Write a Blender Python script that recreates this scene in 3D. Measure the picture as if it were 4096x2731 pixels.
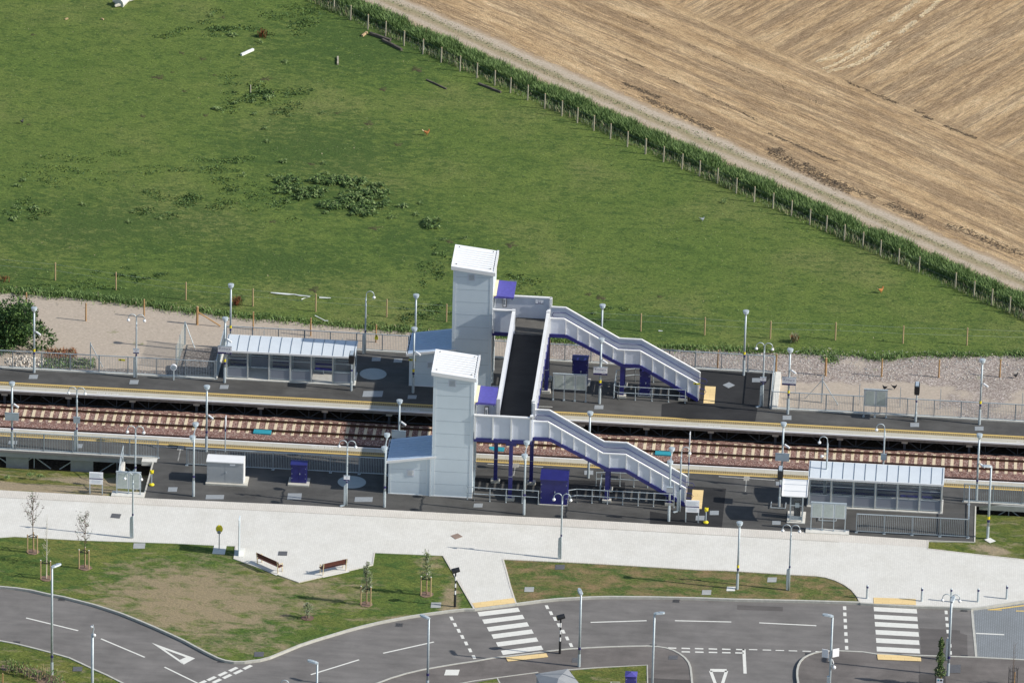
import bpy, bmesh, math, random
from mathutils import Vector, Matrix
for o in list(bpy.data.objects): bpy.data.objects.remove(o)
sc = bpy.context.scene; COL = sc.collection
random.seed(7); R_ = math.radians
# ------------------------------------------------------------------ camera
FPX, DIST, EL, YAW, ROLL = 36000., 655., R_(25.6), math.atan(.062), .026
dv = Vector((-math.sin(YAW)*math.cos(EL), math.cos(YAW)*math.cos(EL), -math.sin(EL)))
r0 = Vector((math.cos(YAW), math.sin(YAW), 0)); u0 = r0.cross(dv)
cr, sr = math.cos(ROLL), math.sin(ROLL)
rt = cr*r0+sr*u0; up = cr*u0-sr*r0
CAM = -dv*DIST
cam = bpy.data.cameras.new('camera'); co = bpy.data.objects.new('camera', cam); COL.objects.link(co)
m = Matrix((rt, up, -dv)).transposed().to_4x4(); m.translation = CAM; co.matrix_world = m
cam.sensor_width = 36; cam.lens = FPX*36/4096; cam.clip_start = 5; cam.clip_end = 8000
sc.camera = co
# ------------------------------------------------------------------ sky, sun, exposure
SUN_EL, SUN_AZ = R_(33.5), R_(-6.5)      # towards +x, slightly towards the viewer
w = bpy.data.worlds.new('World'); sc.world = w; w.use_nodes = True
nt = w.node_tree; sky = nt.nodes.new('ShaderNodeTexSky'); sky.sky_type = 'NISHITA'; sky.sun_disc = False
sky.sun_elevation = SUN_EL; sky.sun_rotation = math.pi/2-SUN_AZ; sky.air_density = 1.1
bg = nt.nodes['Background']; bg.inputs[1].default_value = 0.115
nt.links.new(sky.outputs[0], bg.inputs[0])
sl = bpy.data.lights.new('sun', 'SUN'); sl.energy = 4.6; sl.angle = R_(.5); sl.color = (1, .955, .88)
so = bpy.data.objects.new('sun', sl); COL.objects.link(so)
sdir = Vector((math.cos(SUN_AZ)*math.cos(SUN_EL), math.sin(SUN_AZ)*math.cos(SUN_EL), math.sin(SUN_EL)))
so.rotation_euler = sdir.to_track_quat('Z', 'Y').to_euler(); so.location = (0, 0, 200)
sc.view_settings.view_transform = 'Standard'; sc.view_settings.look = 'None'
sc.view_settings.exposure = 0.12; sc.view_settings.gamma = 1
sc.render.engine = 'CYCLES'
# ------------------------------------------------------------------ survey: photo crops -> plan positions at height z
CROP = dict(A=(0,1100,2.351),B=(900,1100,2.351),C=(1600,900,2.614),D=(1500,1350,2.24),E=(2100,1150,2.34),F=(2800,1150,2.614),H=(3296,1150,2.614),I=(0,1550,2.352),J=(700,1700,2.351),K=(1800,1600,2.351),L=(2600,1600,2.614),M=(3296,1700,2.614),N=(0,2131,2.352),O=(900,2131,2.352),P=(1800,2131,2.352),Q=(2600,2131,2.352),R=(3296,2131,2.614),S=(0,0,1.68),T=(1200,0,1.68),U=(2500,0,1.4254),V=(900,600,2.352),W=(0,0,.5742))
def at(k, x, y, z=0.):
    a, b, s = CROP[k]; px = a+x/s; py = b+y/s
    r = dv+rt*((px-2048)/FPX)+up*((1365.5-py)/FPX)
    return CAM+r*((z-CAM.z)/r.z)
def ats(k, pts, z=0.): return [tuple(at(k, x, y, z)) for x, y in pts]
# ------------------------------------------------------------------ materials
def newmat(name):
    mt = bpy.data.materials.new(name); mt.use_nodes = True
    return mt, mt.node_tree.nodes, mt.node_tree.links, mt.node_tree.nodes['Principled BSDF']
def ramp(N, L, fac, stops):
    r = N.new('ShaderNodeValToRGB'); e = r.color_ramp.elements
    e[0].position, e[0].color = stops[0][0], (*stops[0][1], 1); e[1].position, e[1].color = stops[-1][0], (*stops[-1][1], 1)
    for p, c in stops[1:-1]:
        q = e.new(p); q.color = (*c, 1)
    L.new(fac, r.inputs[0]); return r.outputs[0]
def noise(N, L, vec, scale, detail=3, rough=.6, dist=0):
    n = N.new('ShaderNodeTexNoise'); n.inputs['Scale'].default_value = scale; n.inputs['Detail'].default_value = detail
    n.inputs['Roughness'].default_value = rough; n.inputs['Distortion'].default_value = dist
    L.new(vec, n.inputs['Vector']); return n.outputs['Fac']
def mapping(N, L, sc_=(1,1,1), rot=(0,0,0), loc=(0,0,0)):
    t = N.new('ShaderNodeTexCoord'); mp = N.new('ShaderNodeMapping')
    mp.inputs['Scale'].default_value = sc_; mp.inputs['Rotation'].default_value = rot; mp.inputs['Location'].default_value = loc
    L.new(t.outputs['Object'], mp.inputs[0]); return mp.outputs[0]
def mapr(N, L, a, sx, sy, loc=(0,0,0)):     # rotate the plan by -a, then stretch
    t = N.new('ShaderNodeTexCoord'); mp = N.new('ShaderNodeMapping'); mp.vector_type = 'TEXTURE'
    mp.inputs['Rotation'].default_value = (0,0,a); mp.inputs['Scale'].default_value = (1/sx, 1/sy, 1); mp.inputs['Location'].default_value = loc
    L.new(t.outputs['Object'], mp.inputs[0]); return mp.outputs[0]
def mixc(N, L, fac, a, b, mode='MIX'):
    m_ = N.new('ShaderNodeMix'); m_.data_type = 'RGBA'; m_.blend_type = mode; m_.clamp_factor = True
    if isinstance(fac, (int, float)): m_.inputs[0].default_value = fac
    else: L.new(fac, m_.inputs[0])
    for i, v in ((6, a), (7, b)):
        if isinstance(v, tuple): m_.inputs[i].default_value = (*v, 1)
        else: L.new(v, m_.inputs[i])
    return m_.outputs[2]
def math_(N, L, op, a, b=0., c=0.):
    n = N.new('ShaderNodeMath'); n.operation = op
    for i, v in enumerate((a, b, c)):
        if isinstance(v, (int, float)): n.inputs[i].default_value = v
        else: L.new(v, n.inputs[i])
    return n.outputs[0]
def bump(N, L, B, h, st, dist=.05):
    b = N.new('ShaderNodeBump'); b.inputs['Strength'].default_value = st; b.inputs['Distance'].default_value = dist
    L.new(h, b.inputs['Height']); L.new(b.outputs[0], B.inputs['Normal'])
def M(name, col, rough=.55, metal=0., var=.12, scale=3., fine=0., alpha=1., spec=None):
    mt, N, L, B = newmat(name); B.inputs['Roughness'].default_value = rough; B.inputs['Metallic'].default_value = metal
    v = mapping(N, L)
    lo = tuple(c*(1-var) for c in col); hi = tuple(min(1, c*(1+var)) for c in col)
    n1 = noise(N, L, v, scale, 5, .65)
    c = ramp(N, L, n1, [(.3, lo), (.7, hi)])
    if fine:
        c = mixc(N, L, fine, c, ramp(N, L, noise(N, L, v, 60, 2), [(.35, tuple(x*.5 for x in col)), (.65, tuple(min(1, x*1.5) for x in col))]))
    L.new(c, B.inputs['Base Color'])
    r = N.new('ShaderNodeMapRange'); r.inputs[3].default_value = rough*.85; r.inputs[4].default_value = min(1, rough*1.15)
    L.new(n1, r.inputs[0]); L.new(r.outputs[0], B.inputs['Roughness'])
    if alpha < 1: B.inputs['Alpha'].default_value = alpha
    if spec is not None: B.inputs['Specular IOR Level'].default_value = spec
    return mt
STEEL = M('galvanised steel', (.46, .52, .55), .5, .25, .12, 6)
STEEL2 = M('dull steel', (.30, .34, .37), .55, .3, .12, 6)
WHITE = M('white painted metal', (.80, .80, .79), .45, 0, .04, 1.2)
WARM = M('off white concrete', (.66, .64, .58), .8, 0, .1, 3)
CLAD = M('pale grey cladding', (.63, .71, .76), .4, 0, .035, .7)
SEAM = M('cladding joint', (.40, .46, .50), .5, 0, .05)
PANEL = M('light grey panel', (.60, .64, .72), .4, 0, .04, 2)
ROOFW = M('white ribbed roof sheet', (.84, .85, .85), .35, 0, .03, 1)
ROOF_SHADE = M('blue grey roof sheet', (.45, .56, .70), .45, 0, .05, 1.5)  # tower's shadow under blue sky painted into this base colour; sheet itself whitish
NAVY = M('deep violet blue paint', (.022, .024, .155), .4, 0, .12, 2)
NAVYC = M('faded violet blue sheet', (.085, .075, .33), .5, 0, .2, 4)
DARKB = M('navy band', (.03, .025, .12), .5)
BLACK = M('black paint', (.02, .021, .024), .45, 0, .2)
GAP = M('shadow gap', (.01, .01, .012), .9)
YEL = M('yellow plastic', (.75, .62, .02), .45, 0, .06)
YELP = M('yellow line paint', (.72, .50, .15), .7, 0, .15, 6)
ORANGE = M('orange nosing', (.75, .30, .06), .5)
CONC = M('precast concrete', (.52, .50, .44), .85, 0, .12, 2.5, .15)
CONCG = M('grey concrete', (.36, .37, .36), .85, 0, .15, 1.5, .15)
KERB = M('kerb stone', (.48, .47, .42), .85, 0, .15, 3, .15)
LINE = M('white road paint', (.72, .71, .65), .7, 0, .07, 5, .1)
COVER = M('access cover', (.34, .36, .37), .6, .2, .12, 6)
COVERD = M('dark cover', (.13, .13, .135), .6, .2, .2, 6)
GREYP = M('grey cabinet paint', (.36, .38, .40), .45, 0, .05, 2)
BOARDP = M('pale poster', (.44, .49, .46), .25, 0, .12, 4)
GLASSL = M('frosted lantern glass', (.60, .70, .76), .15, 0, .05, 3)
BALL = M('white opal globe', (.88, .88, .88), .2, 0, .02)
TEAL = M('teal board', (.03, .30, .37), .6, 0, .1)
RAIL = M('rusty rail', (.105, .048, .028), .6, .1, .25, 3)
RAILT = M('worn rail head', (.045, .030, .026), .5, .2, .2, 3)
SLEEP = M('concrete sleeper', (.66, .55, .38), .9, 0, .14, 4, .2)
CLIP = M('rail clip', (.16, .13, .05), .7)
WOODN = M('new fence post timber', (.42, .25, .11), .8, 0, .2, 5)
WOODP = M('pale stake timber', (.48, .34, .19), .8, 0, .2, 5)
WOODG = M('weathered grey timber', (.40, .36, .27), .85, 0, .2, 5)
WOODD = M('dark rotten timber', (.10, .085, .07), .9, 0, .3, 5)
SLAT = M('dark red hardwood slat', (.10, .030, .022), .55, 0, .2, 8)
CREAMM = M('cream cast iron', (.62, .52, .34), .5, 0, .1)
BUFF = M('buff tactile paving', (.80, .60, .30), .85, 0, .1, 3)
SIGNW = M('white sign face', (.88, .88, .90), .4, 0, .03)
SIGNB = M('grey sign back', (.42, .49, .55), .5, .2, .06)
SIGNT = M('sign lettering', (.04, .05, .16), .6)
YSIGN = M('yellow sign', (.70, .62, .05), .5)
CAMW = M('white camera housing', (.85, .85, .85), .35)
BRICKC = M('stubby stone', (.5, .46, .42), .9, 0, .3, 5)
GREYR = M('grey lead roof', (.30, .31, .32), .6, 0, .08, 1.5)
BARK = M('brown bark', (.16, .11, .075), .9, 0, .3, 10)
BIRCH = M('pale birch bark', (.62, .58, .48), .8, 0, .2, 12)
STONEW = M('pale rubble stone', (.62, .56, .48), .9, 0, .25, 4)
def glass(name, col, rough=.12, al=.35):
    mt, N, L, B = newmat(name)
    B.inputs['Base Color'].default_value = (*col, 1); B.inputs['Roughness'].default_value = rough; B.inputs['Alpha'].default_value = al
    return mt
GLASS = glass('tinted shelter glass', (.18, .21, .22), .1, .17)
FROST = glass('frosted shelter panel', (.30, .32, .37), .4, .92)
# ------------------------------------------------------------------ mesh builder
class MB:
    def __init__(s): s.v = []; s.f = []; s.m = []; s.mats = []
    def mi(s, mat):
        if mat not in s.mats: s.mats.append(mat)
        return s.mats.index(mat)
    def add(s, vs, fs, mat):
        n = len(s.v); k = s.mi(mat); s.v += [tuple(v) for v in vs]
        for f in fs: s.f.append(tuple(i+n for i in f)); s.m.append(k)
        return s
    def box(s, x0, x1, y0, y1, z0, z1, mat):
        vs = [(x, y, z) for z in (z0, z1) for y in (y0, y1) for x in (x0, x1)]
        return s.add(vs, [(0,2,3,1),(4,5,7,6),(0,1,5,4),(2,6,7,3),(0,4,6,2),(1,3,7,5)], mat)
    def bar(s, p, q, w_, h_, mat, upv=(0,0,1)):
        p = Vector(p); q = Vector(q); d = (q-p).normalized(); U = Vector(upv)
        if abs(d.dot(U)) > .99: U = Vector((0,1,0))
        a = d.cross(U).normalized()*w_/2; b = a.cross(d).normalized()*h_/2
        vs = [e+i*a+j*b for e in (p, q) for j in (-1, 1) for i in (-1, 1)]
        return s.add(vs, [(0,2,3,1),(4,5,7,6),(0,1,5,4),(2,6,7,3),(0,4,6,2),(1,3,7,5)], mat)
    def tube(s, pts, r, mat, n=8, cap=True):
        pts = [Vector(p) for p in pts]; rr = r if isinstance(r, (list, tuple)) else [r]*len(pts)
        vs = []; fs = []
        for i, p in enumerate(pts):
            d = (pts[min(i+1, len(pts)-1)]-pts[max(i-1, 0)]).normalized()
            U = Vector((0,0,1)) if abs(d.z) < .95 else Vector((0,1,0))
            a = d.cross(U).normalized(); b = a.cross(d)
            vs += [p+(a*math.cos(t*2*math.pi/n)+b*math.sin(t*2*math.pi/n))*rr[i] for t in range(n)]
        for i in range(len(pts)-1):
            for t in range(n):
                fs.append((i*n+t, i*n+(t+1) % n, (i+1)*n+(t+1) % n, (i+1)*n+t))
        if cap: fs += [tuple(range(n))[::-1], tuple((len(pts)-1)*n+t for t in range(n))]
        return s.add(vs, fs, mat)
    def lathe(s, prof, mat, n=12, c=(0,0,0)):
        return s.tube2([(c[0], c[1], c[2]+z) for r, z in prof], [r for r, z in prof], mat, n)
    def tube2(s, pts, rr, mat, n):
        vs = []; fs = []
        for p, r in zip(pts, rr): vs += [(p[0]+r*math.cos(t*2*math.pi/n), p[1]+r*math.sin(t*2*math.pi/n), p[2]) for t in range(n)]
        for i in range(len(pts)-1):
            for t in range(n): fs.append((i*n+t, i*n+(t+1) % n, (i+1)*n+(t+1) % n, (i+1)*n+t))
        fs += [tuple(range(n))[::-1], tuple((len(pts)-1)*n+t for t in range(n))]
        return s.add(vs, fs, mat)
    def ball(s, c, rx, ry, rz, mat, n=10, k=7):
        vs = []; fs = []
        for i in range(k+1):
            ph = math.pi*i/k
            vs += [(c[0]+rx*math.sin(ph)*math.cos(2*math.pi*t/n), c[1]+ry*math.sin(ph)*math.sin(2*math.pi*t/n), c[2]+rz*math.cos(ph)) for t in range(n)]
        for i in range(k):
            for t in range(n): fs.append((i*n+t, (i+1)*n+t, (i+1)*n+(t+1) % n, i*n+(t+1) % n))
        return s.add(vs, fs, mat)
    def prism(s, poly, z0, z1, mat):     # plan polygon extruded
        n = len(poly); vs = [(p[0], p[1], z0) for p in poly]+[(p[0], p[1], z1) for p in poly]
        ar = sum(poly[i][0]*poly[(i+1) % n][1]-poly[(i+1) % n][0]*poly[i][1] for i in range(n))
        fs = [tuple(range(n, 2*n)) if ar > 0 else tuple(range(2*n-1, n-1, -1))]
        fs.append(tuple(range(n))[::-1] if ar > 0 else tuple(range(n)))
        for i in range(n):
            j = (i+1) % n; fs.append((i, j, n+j, n+i) if ar > 0 else (i, n+i, n+j, j))
        return s.add(vs, fs, mat)
    def xzprism(s, poly, y0, y1, mat):   # elevation polygon (x,z) extruded in y
        n = len(poly); vs = [(p[0], y0, p[1]) for p in poly]+[(p[0], y1, p[1]) for p in poly]
        fs = [tuple(range(n)), tuple(range(2*n-1, n-1, -1))]
        for i in range(n):
            j = (i+1) % n; fs.append((i, n+i, n+j, j))
        return s.add(vs, fs, mat)
    def sheet(s, poly, z, mat):
        n = len(poly); ar = sum(poly[i][0]*poly[(i+1) % n][1]-poly[(i+1) % n][0]*poly[i][1] for i in range(n))
        f = tuple(range(n)) if ar > 0 else tuple(range(n-1, -1, -1))
        return s.add([(p[0], p[1], z) for p in poly], [f], mat)
    def build(s, name, parent=None, smooth=False, tri=False):
        me = bpy.data.meshes.new(name); me.from_pydata(s.v, [], s.f)
        for mt in s.mats: me.materials.append(mt)
        me.polygons.foreach_set('material_index', s.m)
        if tri:
            b = bmesh.new(); b.from_mesh(me); bmesh.ops.triangulate(b, faces=[f for f in b.faces if len(f.verts) > 4]); b.to_mesh(me); b.free()
        if smooth: me.polygons.foreach_set('use_smooth', [True]*len(me.polygons))
        me.update()
        o = bpy.data.objects.new(name, me); COL.objects.link(o)
        if parent: o.parent = parent
        return o
def tag(o, label, cat=None, group=None, kind=None):
    o['label'] = label
    if cat: o['category'] = cat
    if group: o['group'] = group
    if kind: o['kind'] = kind
    return o
def struct(o): o['kind'] = 'structure'; return o
def root(name, label, cat, loc=(0,0,0), rz=0., group=None):
    o = bpy.data.objects.new(name, None); o.empty_display_size = .2; COL.objects.link(o); o.location = loc; o.rotation_euler = (0, 0, rz)
    return tag(o, label, cat, group)
def copy_tree(o, parent=None):
    c = o.copy(); COL.objects.link(c)
    if parent: c.parent = parent
    for ch in KIDS.get(o.name, []) or list(o.children): copy_tree(ch, c)
    return c
KIDS = {}; PROTO = {}
def place(key, make, loc, label, group=None, rz=0., sc_=1.):
    if key in PROTO: o = copy_tree(PROTO[key])
    else: o = make(); PROTO[key] = o
    o.location = loc; o.rotation_euler = (0, 0, rz); o.scale = (sc_,)*3; o['label'] = label
    if group: o['group'] = group
    elif 'group' in o: del o['group']
    return o
TXT = {}
def text_geo(body, size, mirror=False):
    k = (body, size)
    if k not in TXT:
        cu = bpy.data.curves.new('t', 'FONT'); cu.body = body; cu.size = size; cu.align_x = 'CENTER'; cu.align_y = 'CENTER'; cu.resolution_u = 2
        o = bpy.data.objects.new('t', cu); COL.objects.link(o); dg = bpy.context.evaluated_depsgraph_get(); dg.update()
        me = o.evaluated_get(dg).to_mesh()
        TXT[k] = ([tuple(v.co) for v in me.vertices], [tuple(p.vertices) for p in me.polygons])
        o.evaluated_get(dg).to_mesh_clear(); bpy.data.objects.remove(o); bpy.data.curves.remove(cu)
    return TXT[k]
def text_on(mb, body, size, c, mat, plane='xz', rot=0., sx=1.):   # xz: facing -y ; xy: lying on the ground
    vs, fs = text_geo(body, size); out = []
    for x, y, z in vs:
        x *= sx; X = x*math.cos(rot)-y*math.sin(rot); Y = x*math.sin(rot)+y*math.cos(rot)
        out.append((c[0]+X, c[1], c[2]+Y) if plane == 'xz' else (c[0]+X, c[1]+Y, c[2]))
    mb.add(out, fs, mat)
def jag(pts, amp, step, seed=1, closed=True):
    rn = random.Random(seed); out = []; n = len(pts)
    for i in range(n if closed else n-1):
        a = Vector(pts[i][:2]); b = Vector(pts[(i+1) % n][:2]); k = max(1, int((b-a).length/step)); nn = Vector((-(b-a).y, (b-a).x)).normalized()
        for j in range(k):
            p = a.lerp(b, j/k)+nn*rn.uniform(-amp, amp)*(1 if j else .3)
            out.append((p.x, p.y))
    if not closed: out.append(pts[-1][:2])
    return out
# ------------------------------------------------------------------ ground materials
def grass_mat(name, base, alt, dark, yellow, dirt=None, dirt_c=(.30,.21,.13), spot=0., dmask=None, darkp=None):
    mt, N, L, B = newmat(name); B.inputs['Roughness'].default_value = .95; B.inputs['Specular IOR Level'].default_value = .15
    v = mapping(N, L); vs = mapping(N, L, (1, 1.9, 1), (0, 0, .25))
    big = noise(N, L, v, .09, 4, .55); mid = noise(N, L, vs, .8, 5, .65, .6); fine = noise(N, L, vs, 4.5, 4, .75)
    c = ramp(N, L, big, [(.30, alt), (.50, base), (.66, yellow)]); c = mixc(N, L, .8, c, ramp(N, L, noise(N, L, mapping(N, L, (1, 1.6, 1)), .45, 6, .7, .3), [(.34, (.80,.84,.80)), (.5, (1,1,1)), (.68, (1.22,1.16,1.12))]), 'MULTIPLY')
    def pmask(d, lst):
        t = N.new('ShaderNodeTexCoord'); acc = None
        for (x, y, rx, ry, st) in lst:
            mp = N.new('ShaderNodeMapping'); mp.inputs['Location'].default_value = (-x/rx, -y/ry, 0); mp.inputs['Scale'].default_value = (1/rx, 1/ry, 0)
            L.new(t.outputs['Object'], mp.inputs[0]); ln = N.new('ShaderNodeVectorMath'); ln.operation = 'LENGTH'; L.new(mp.outputs[0], ln.inputs[0])
            q = N.new('ShaderNodeMapRange'); q.inputs[1].default_value = 1.2; q.inputs[2].default_value = .1; q.inputs[3].default_value = 0; q.inputs[4].default_value = st
            L.new(ln.outputs['Value'], q.inputs[0]); acc = q.outputs[0] if acc is None else math_(N, L, 'MAXIMUM', acc, q.outputs[0])
        return math_(N, L, 'ADD', d, acc)
    dk_ = math_(N, L, 'SUBTRACT', pmask(noise(N, L, vs, 1.3, 7, .72, .5), darkp), .02) if darkp else mid
    c = mixc(N, L, math_(N, L, 'MULTIPLY', ramp(N, L, dk_, [(.47, (0,0,0)), (.60, (1,1,1))]), .85), c, dark)
    c = mixc(N, L, .85, c, ramp(N, L, fine, [(.28, (.35,.35,.35)), (.5, (1,1,1)), (.74, (1.75,1.7,1.5))]), 'MULTIPLY')
    if spot:
        vo = N.new('ShaderNodeTexVoronoi'); vo.inputs['Scale'].default_value = 2.2; L.new(v, vo.inputs['Vector'])
        sp = math_(N, L, 'LESS_THAN', vo.outputs['Distance'], .085)
        c = mixc(N, L, math_(N, L, 'MULTIPLY', sp, spot), c, (.42, .38, .24))
    if dirt is not None:
        d = noise(N, L, vs, .55, 7, .72, .4)
        if dmask:     # worn patches: list of (x, y, rx, ry, strength)
            t = N.new('ShaderNodeTexCoord'); acc = None
            for (x, y, rx, ry, st) in dmask:
                mp = N.new('ShaderNodeMapping'); mp.inputs['Location'].default_value = (-x/rx, -y/ry, 0); mp.inputs['Scale'].default_value = (1/rx, 1/ry, 0)
                L.new(t.outputs['Object'], mp.inputs[0])
                ln = N.new('ShaderNodeVectorMath'); ln.operation = 'LENGTH'; L.new(mp.outputs[0], ln.inputs[0])
                q = N.new('ShaderNodeMapRange'); q.inputs[1].default_value = 1.15; q.inputs[2].default_value = .35; q.inputs[3].default_value = 0; q.inputs[4].default_value = st
                L.new(ln.outputs['Value'], q.inputs[0])
                acc = q.outputs[0] if acc is None else math_(N, L, 'MAXIMUM', acc, q.outputs[0])
            d = math_(N, L, 'ADD', d, acc)
        dm = ramp(N, L, d, [(dirt-.04, (0,0,0)), (min(.99, dirt+.16), (1,1,1))])
        dc = mixc(N, L, fine, tuple(x*.75 for x in dirt_c), tuple(x*1.35 for x in dirt_c))
        c = mixc(N, L, math_(N, L, 'MULTIPLY', dm, .85), c, dc)
    L.new(c, B.inputs['Base Color'])
    bump(N, L, B, math_(N, L, 'ADD', fine, math_(N, L, 'MULTIPLY', mid, .8)), .9, .10)
    return mt
PASTURE = grass_mat('pasture grass', (.124,.172,.042), (.104,.160,.036), (.055,.100,.026), (.162,.190,.060), spot=.5, dirt=.74, dirt_c=(.13,.12,.07), darkp=[(-17,33,9,7,.16), (-33,17,14,7,.15), (-19,12.5,9,4.5,.16), (-8,17,7,5,.13), (-16,53,10,8,.15), (-28,5.5,8,1.8,.2), (-3,7,5,3,.16), (8,5,7,2.6,.18), (-14,24,8,4,.15), (-38,8,8,4,.13), (-4.5,4.2,3,2,.16)])
LAWN = grass_mat('worn lawn', (.115,.155,.036), (.080,.135,.030), (.060,.115,.028), (.165,.175,.050), dirt=.64, dirt_c=(.33,.255,.165),
    dmask=[(-18.5,-43.5,9.5,7.5,.31), (-11,-41.5,6,4.5,.2), (-15,-49.5,8,3.0,.18), (-1.2,-42.5,.9,6,.3), (-3.5,-44.8,5,1.0,.22), (-3,-36,1.3,2,.2)])
LAWN2 = grass_mat('patchy new lawn', (.115,.14,.040), (.085,.13,.034), (.06,.115,.03), (.18,.155,.07), dirt=.47, dirt_c=(.28,.19,.105))
VERGE = grass_mat('verge grass', (.13,.155,.035), (.10,.14,.03), (.07,.11,.025), (.17,.165,.05), dirt=.57, dirt_c=(.37,.29,.20), dmask=[(-33,-27.4,12,1.5,.3), (-27.5,-25.0,4.5,1.3,.3), (-24.2,-25,1.2,3.4,.3), (40,-30.8,1.6,1.3,.0), (35.6,-29.2,1.5,1.0,.3)])
def gravel_mat(name, cols, scale, bstr=.8, mixdirt=None, patch=None, line=None, red=None):
    mt, N, L, B = newmat(name); B.inputs['Roughness'].default_value = .95; B.inputs['Specular IOR Level'].default_value = .2
    v = mapping(N, L); vo = N.new('ShaderNodeTexVoronoi'); vo.inputs['Scale'].default_value = scale; L.new(v, vo.inputs['Vector'])
    sep = N.new('ShaderNodeSeparateColor'); L.new(vo.outputs['Color'], sep.inputs[0])
    c = ramp(N, L, sep.outputs[0], [(i/(len(cols)-1), q) for i, q in enumerate(cols)])
    edge = ramp(N, L, vo.outputs['Distance'], [(.25, (1.1,1.1,1.1)), (.75, (.5,.48,.48))])
    c = mixc(N, L, .8, c, edge, 'MULTIPLY'); big = noise(N, L, v, .35, 5, .6)
    c = mixc(N, L, .5, c, ramp(N, L, big, [(.3, (.72,.72,.72)), (.7, (1.2,1.2,1.2))]), 'MULTIPLY')
    h = vo.outputs['Distance']
    if mixdirt:
        d = noise(N, L, v, .22, 6, .65, .3)
        if patch:
            t = N.new('ShaderNodeTexCoord'); sx = N.new('ShaderNodeSeparateXYZ'); L.new(t.outputs['Object'], sx.inputs[0])
            a = N.new('ShaderNodeMapRange'); a.inputs[1].default_value = patch[0]; a.inputs[2].default_value = patch[1]; a.inputs[3].default_value = patch[2]; a.inputs[4].default_value = patch[3]
            L.new(sx.outputs[0], a.inputs[0]); d = math_(N, L, 'ADD', d, a.outputs[0])
            b2 = N.new('ShaderNodeMapRange'); b2.inputs[1].default_value = -3.4; b2.inputs[2].default_value = -2.2; b2.inputs[3].default_value = .22; b2.inputs[4].default_value = 0
            L.new(sx.outputs[1], b2.inputs[0]); d = math_(N, L, 'ADD', d, b2.outputs[0])
        dm = ramp(N, L, d, [(.50, (0,0,0)), (.60, (1,1,1))])
        fn = noise(N, L, v, 5, 6, .85)
        dc = ramp(N, L, fn, [(.28, tuple(x*.5 for x in mixdirt)), (.42, tuple(x*.9 for x in mixdirt)), (.56, mixdirt), (.70, tuple(min(.9, x*1.35) for x in mixdirt))])
        c = mixc(N, L, dm, c, dc)
        gr = ramp(N, L, noise(N, L, v, .6, 7, .75), [(.63, (0,0,0)), (.70, (1,1,1))])
        c = mixc(N, L, math_(N, L, 'MULTIPLY', gr, .6), c, (.17, .19, .07))
    L.new(c, B.inputs['Base Color']); bump(N, L, B, h, -bstr, .06)
    return mt
BALLAST = gravel_mat('red granite ballast', [(.11,.065,.055), (.30,.165,.13), (.23,.125,.10), (.45,.29,.24), (.15,.085,.07), (.37,.225,.185), (.64,.53,.46)], 14, .9)
GRAVEL = gravel_mat('pinkish gravel', [(.24,.20,.17), (.42,.36,.31), (.33,.28,.24), (.60,.54,.48), (.27,.22,.20), (.48,.41,.36)], 10, .9, mixdirt=(.455,.385,.31), patch=(-8, 8, .22, -.12))
SOIL = gravel_mat('dark soil', [(.07,.055,.04), (.11,.085,.06), (.09,.07,.05), (.15,.12,.09)], 6, .5)
DIRT0 = gravel_mat('pale farm dirt', [(.36,.28,.20), (.45,.37,.28), (.40,.33,.25), (.50,.42,.33)], 12, .3, mixdirt=(.45,.37,.275))
def tarmac(name, c0, var=.25, patch=None):
    mt, N, L, B = newmat(name); B.inputs['Roughness'].default_value = .9; B.inputs['Specular IOR Level'].default_value = .25
    v = mapping(N, L); v2 = mapping(N, L, (.35, 1.6, 1), (0, 0, -.03))
    n1 = noise(N, L, v, .35, 6, .62, .4); n2 = noise(N, L, v2, 1.1, 5, .6); n3 = noise(N, L, v, 26, 3, .8)
    c = ramp(N, L, n1, [(.3, tuple(x*(1-var) for x in c0)), (.5, c0), (.72, tuple(x*(1+var) for x in c0))])
    c = mixc(N, L, .6, c, ramp(N, L, n2, [(.3, (.78,.78,.78)), (.7, (1.2,1.19,1.17))]), 'MULTIPLY')
    c = mixc(N, L, .6, c, ramp(N, L, n3, [(.3, (.70,.70,.70)), (.7, (1.3,1.3,1.3))]), 'MULTIPLY')
    L.new(c, B.inputs['Base Color']); bump(N, L, B, n3, .3, .01); return mt
TAR = tarmac('platform tarmac', (.088, .086, .082), .3); TARD = tarmac('fresh dark tarmac', (.030, .030, .031))
ROAD = tarmac('road tarmac', (.178, .168, .160), .18); PATHT = tarmac('footway tarmac', (.155, .140, .131), .26)
def paving(name, c0, mort, bw, bh, mscale=1., rot=0.):
    mt, N, L, B = newmat(name); B.inputs['Roughness'].default_value = .85; B.inputs['Specular IOR Level'].default_value = .2
    v = mapping(N, L, (1,1,1), (0,0,rot)); b = N.new('ShaderNodeTexBrick'); L.new(v, b.inputs['Vector'])
    b.inputs['Scale'].default_value = 1; b.inputs['Brick Width'].default_value = bw; b.inputs['Row Height'].default_value = bh
    b.inputs['Mortar Size'].default_value = .008*mscale; b.inputs['Mortar Smooth'].default_value = .3
    b.inputs['Color1'].default_value = (*[x*.96 for x in c0], 1); b.inputs['Color2'].default_value = (*[min(1, x*1.04) for x in c0], 1); b.inputs['Mortar'].default_value = (*mort, 1)
    c = mixc(N, L, .5, b.outputs[0], ramp(N, L, noise(N, L, v, .4, 5, .6), [(.3, (.88,.87,.84)), (.7, (1.07,1.07,1.07))]), 'MULTIPLY')
    c = mixc(N, L, .35, c, ramp(N, L, noise(N, L, v, .9, 6, .7), [(.35, (.90,.885,.86)), (.65, (1.06,1.06,1.06))]), 'MULTIPLY')
    L.new(c, B.inputs['Base Color']); return mt
PAVE = paving('pale concrete block paving', (.69,.675,.625), (.57,.555,.515), .24, .14, 1.2, math.pi/2)
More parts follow.
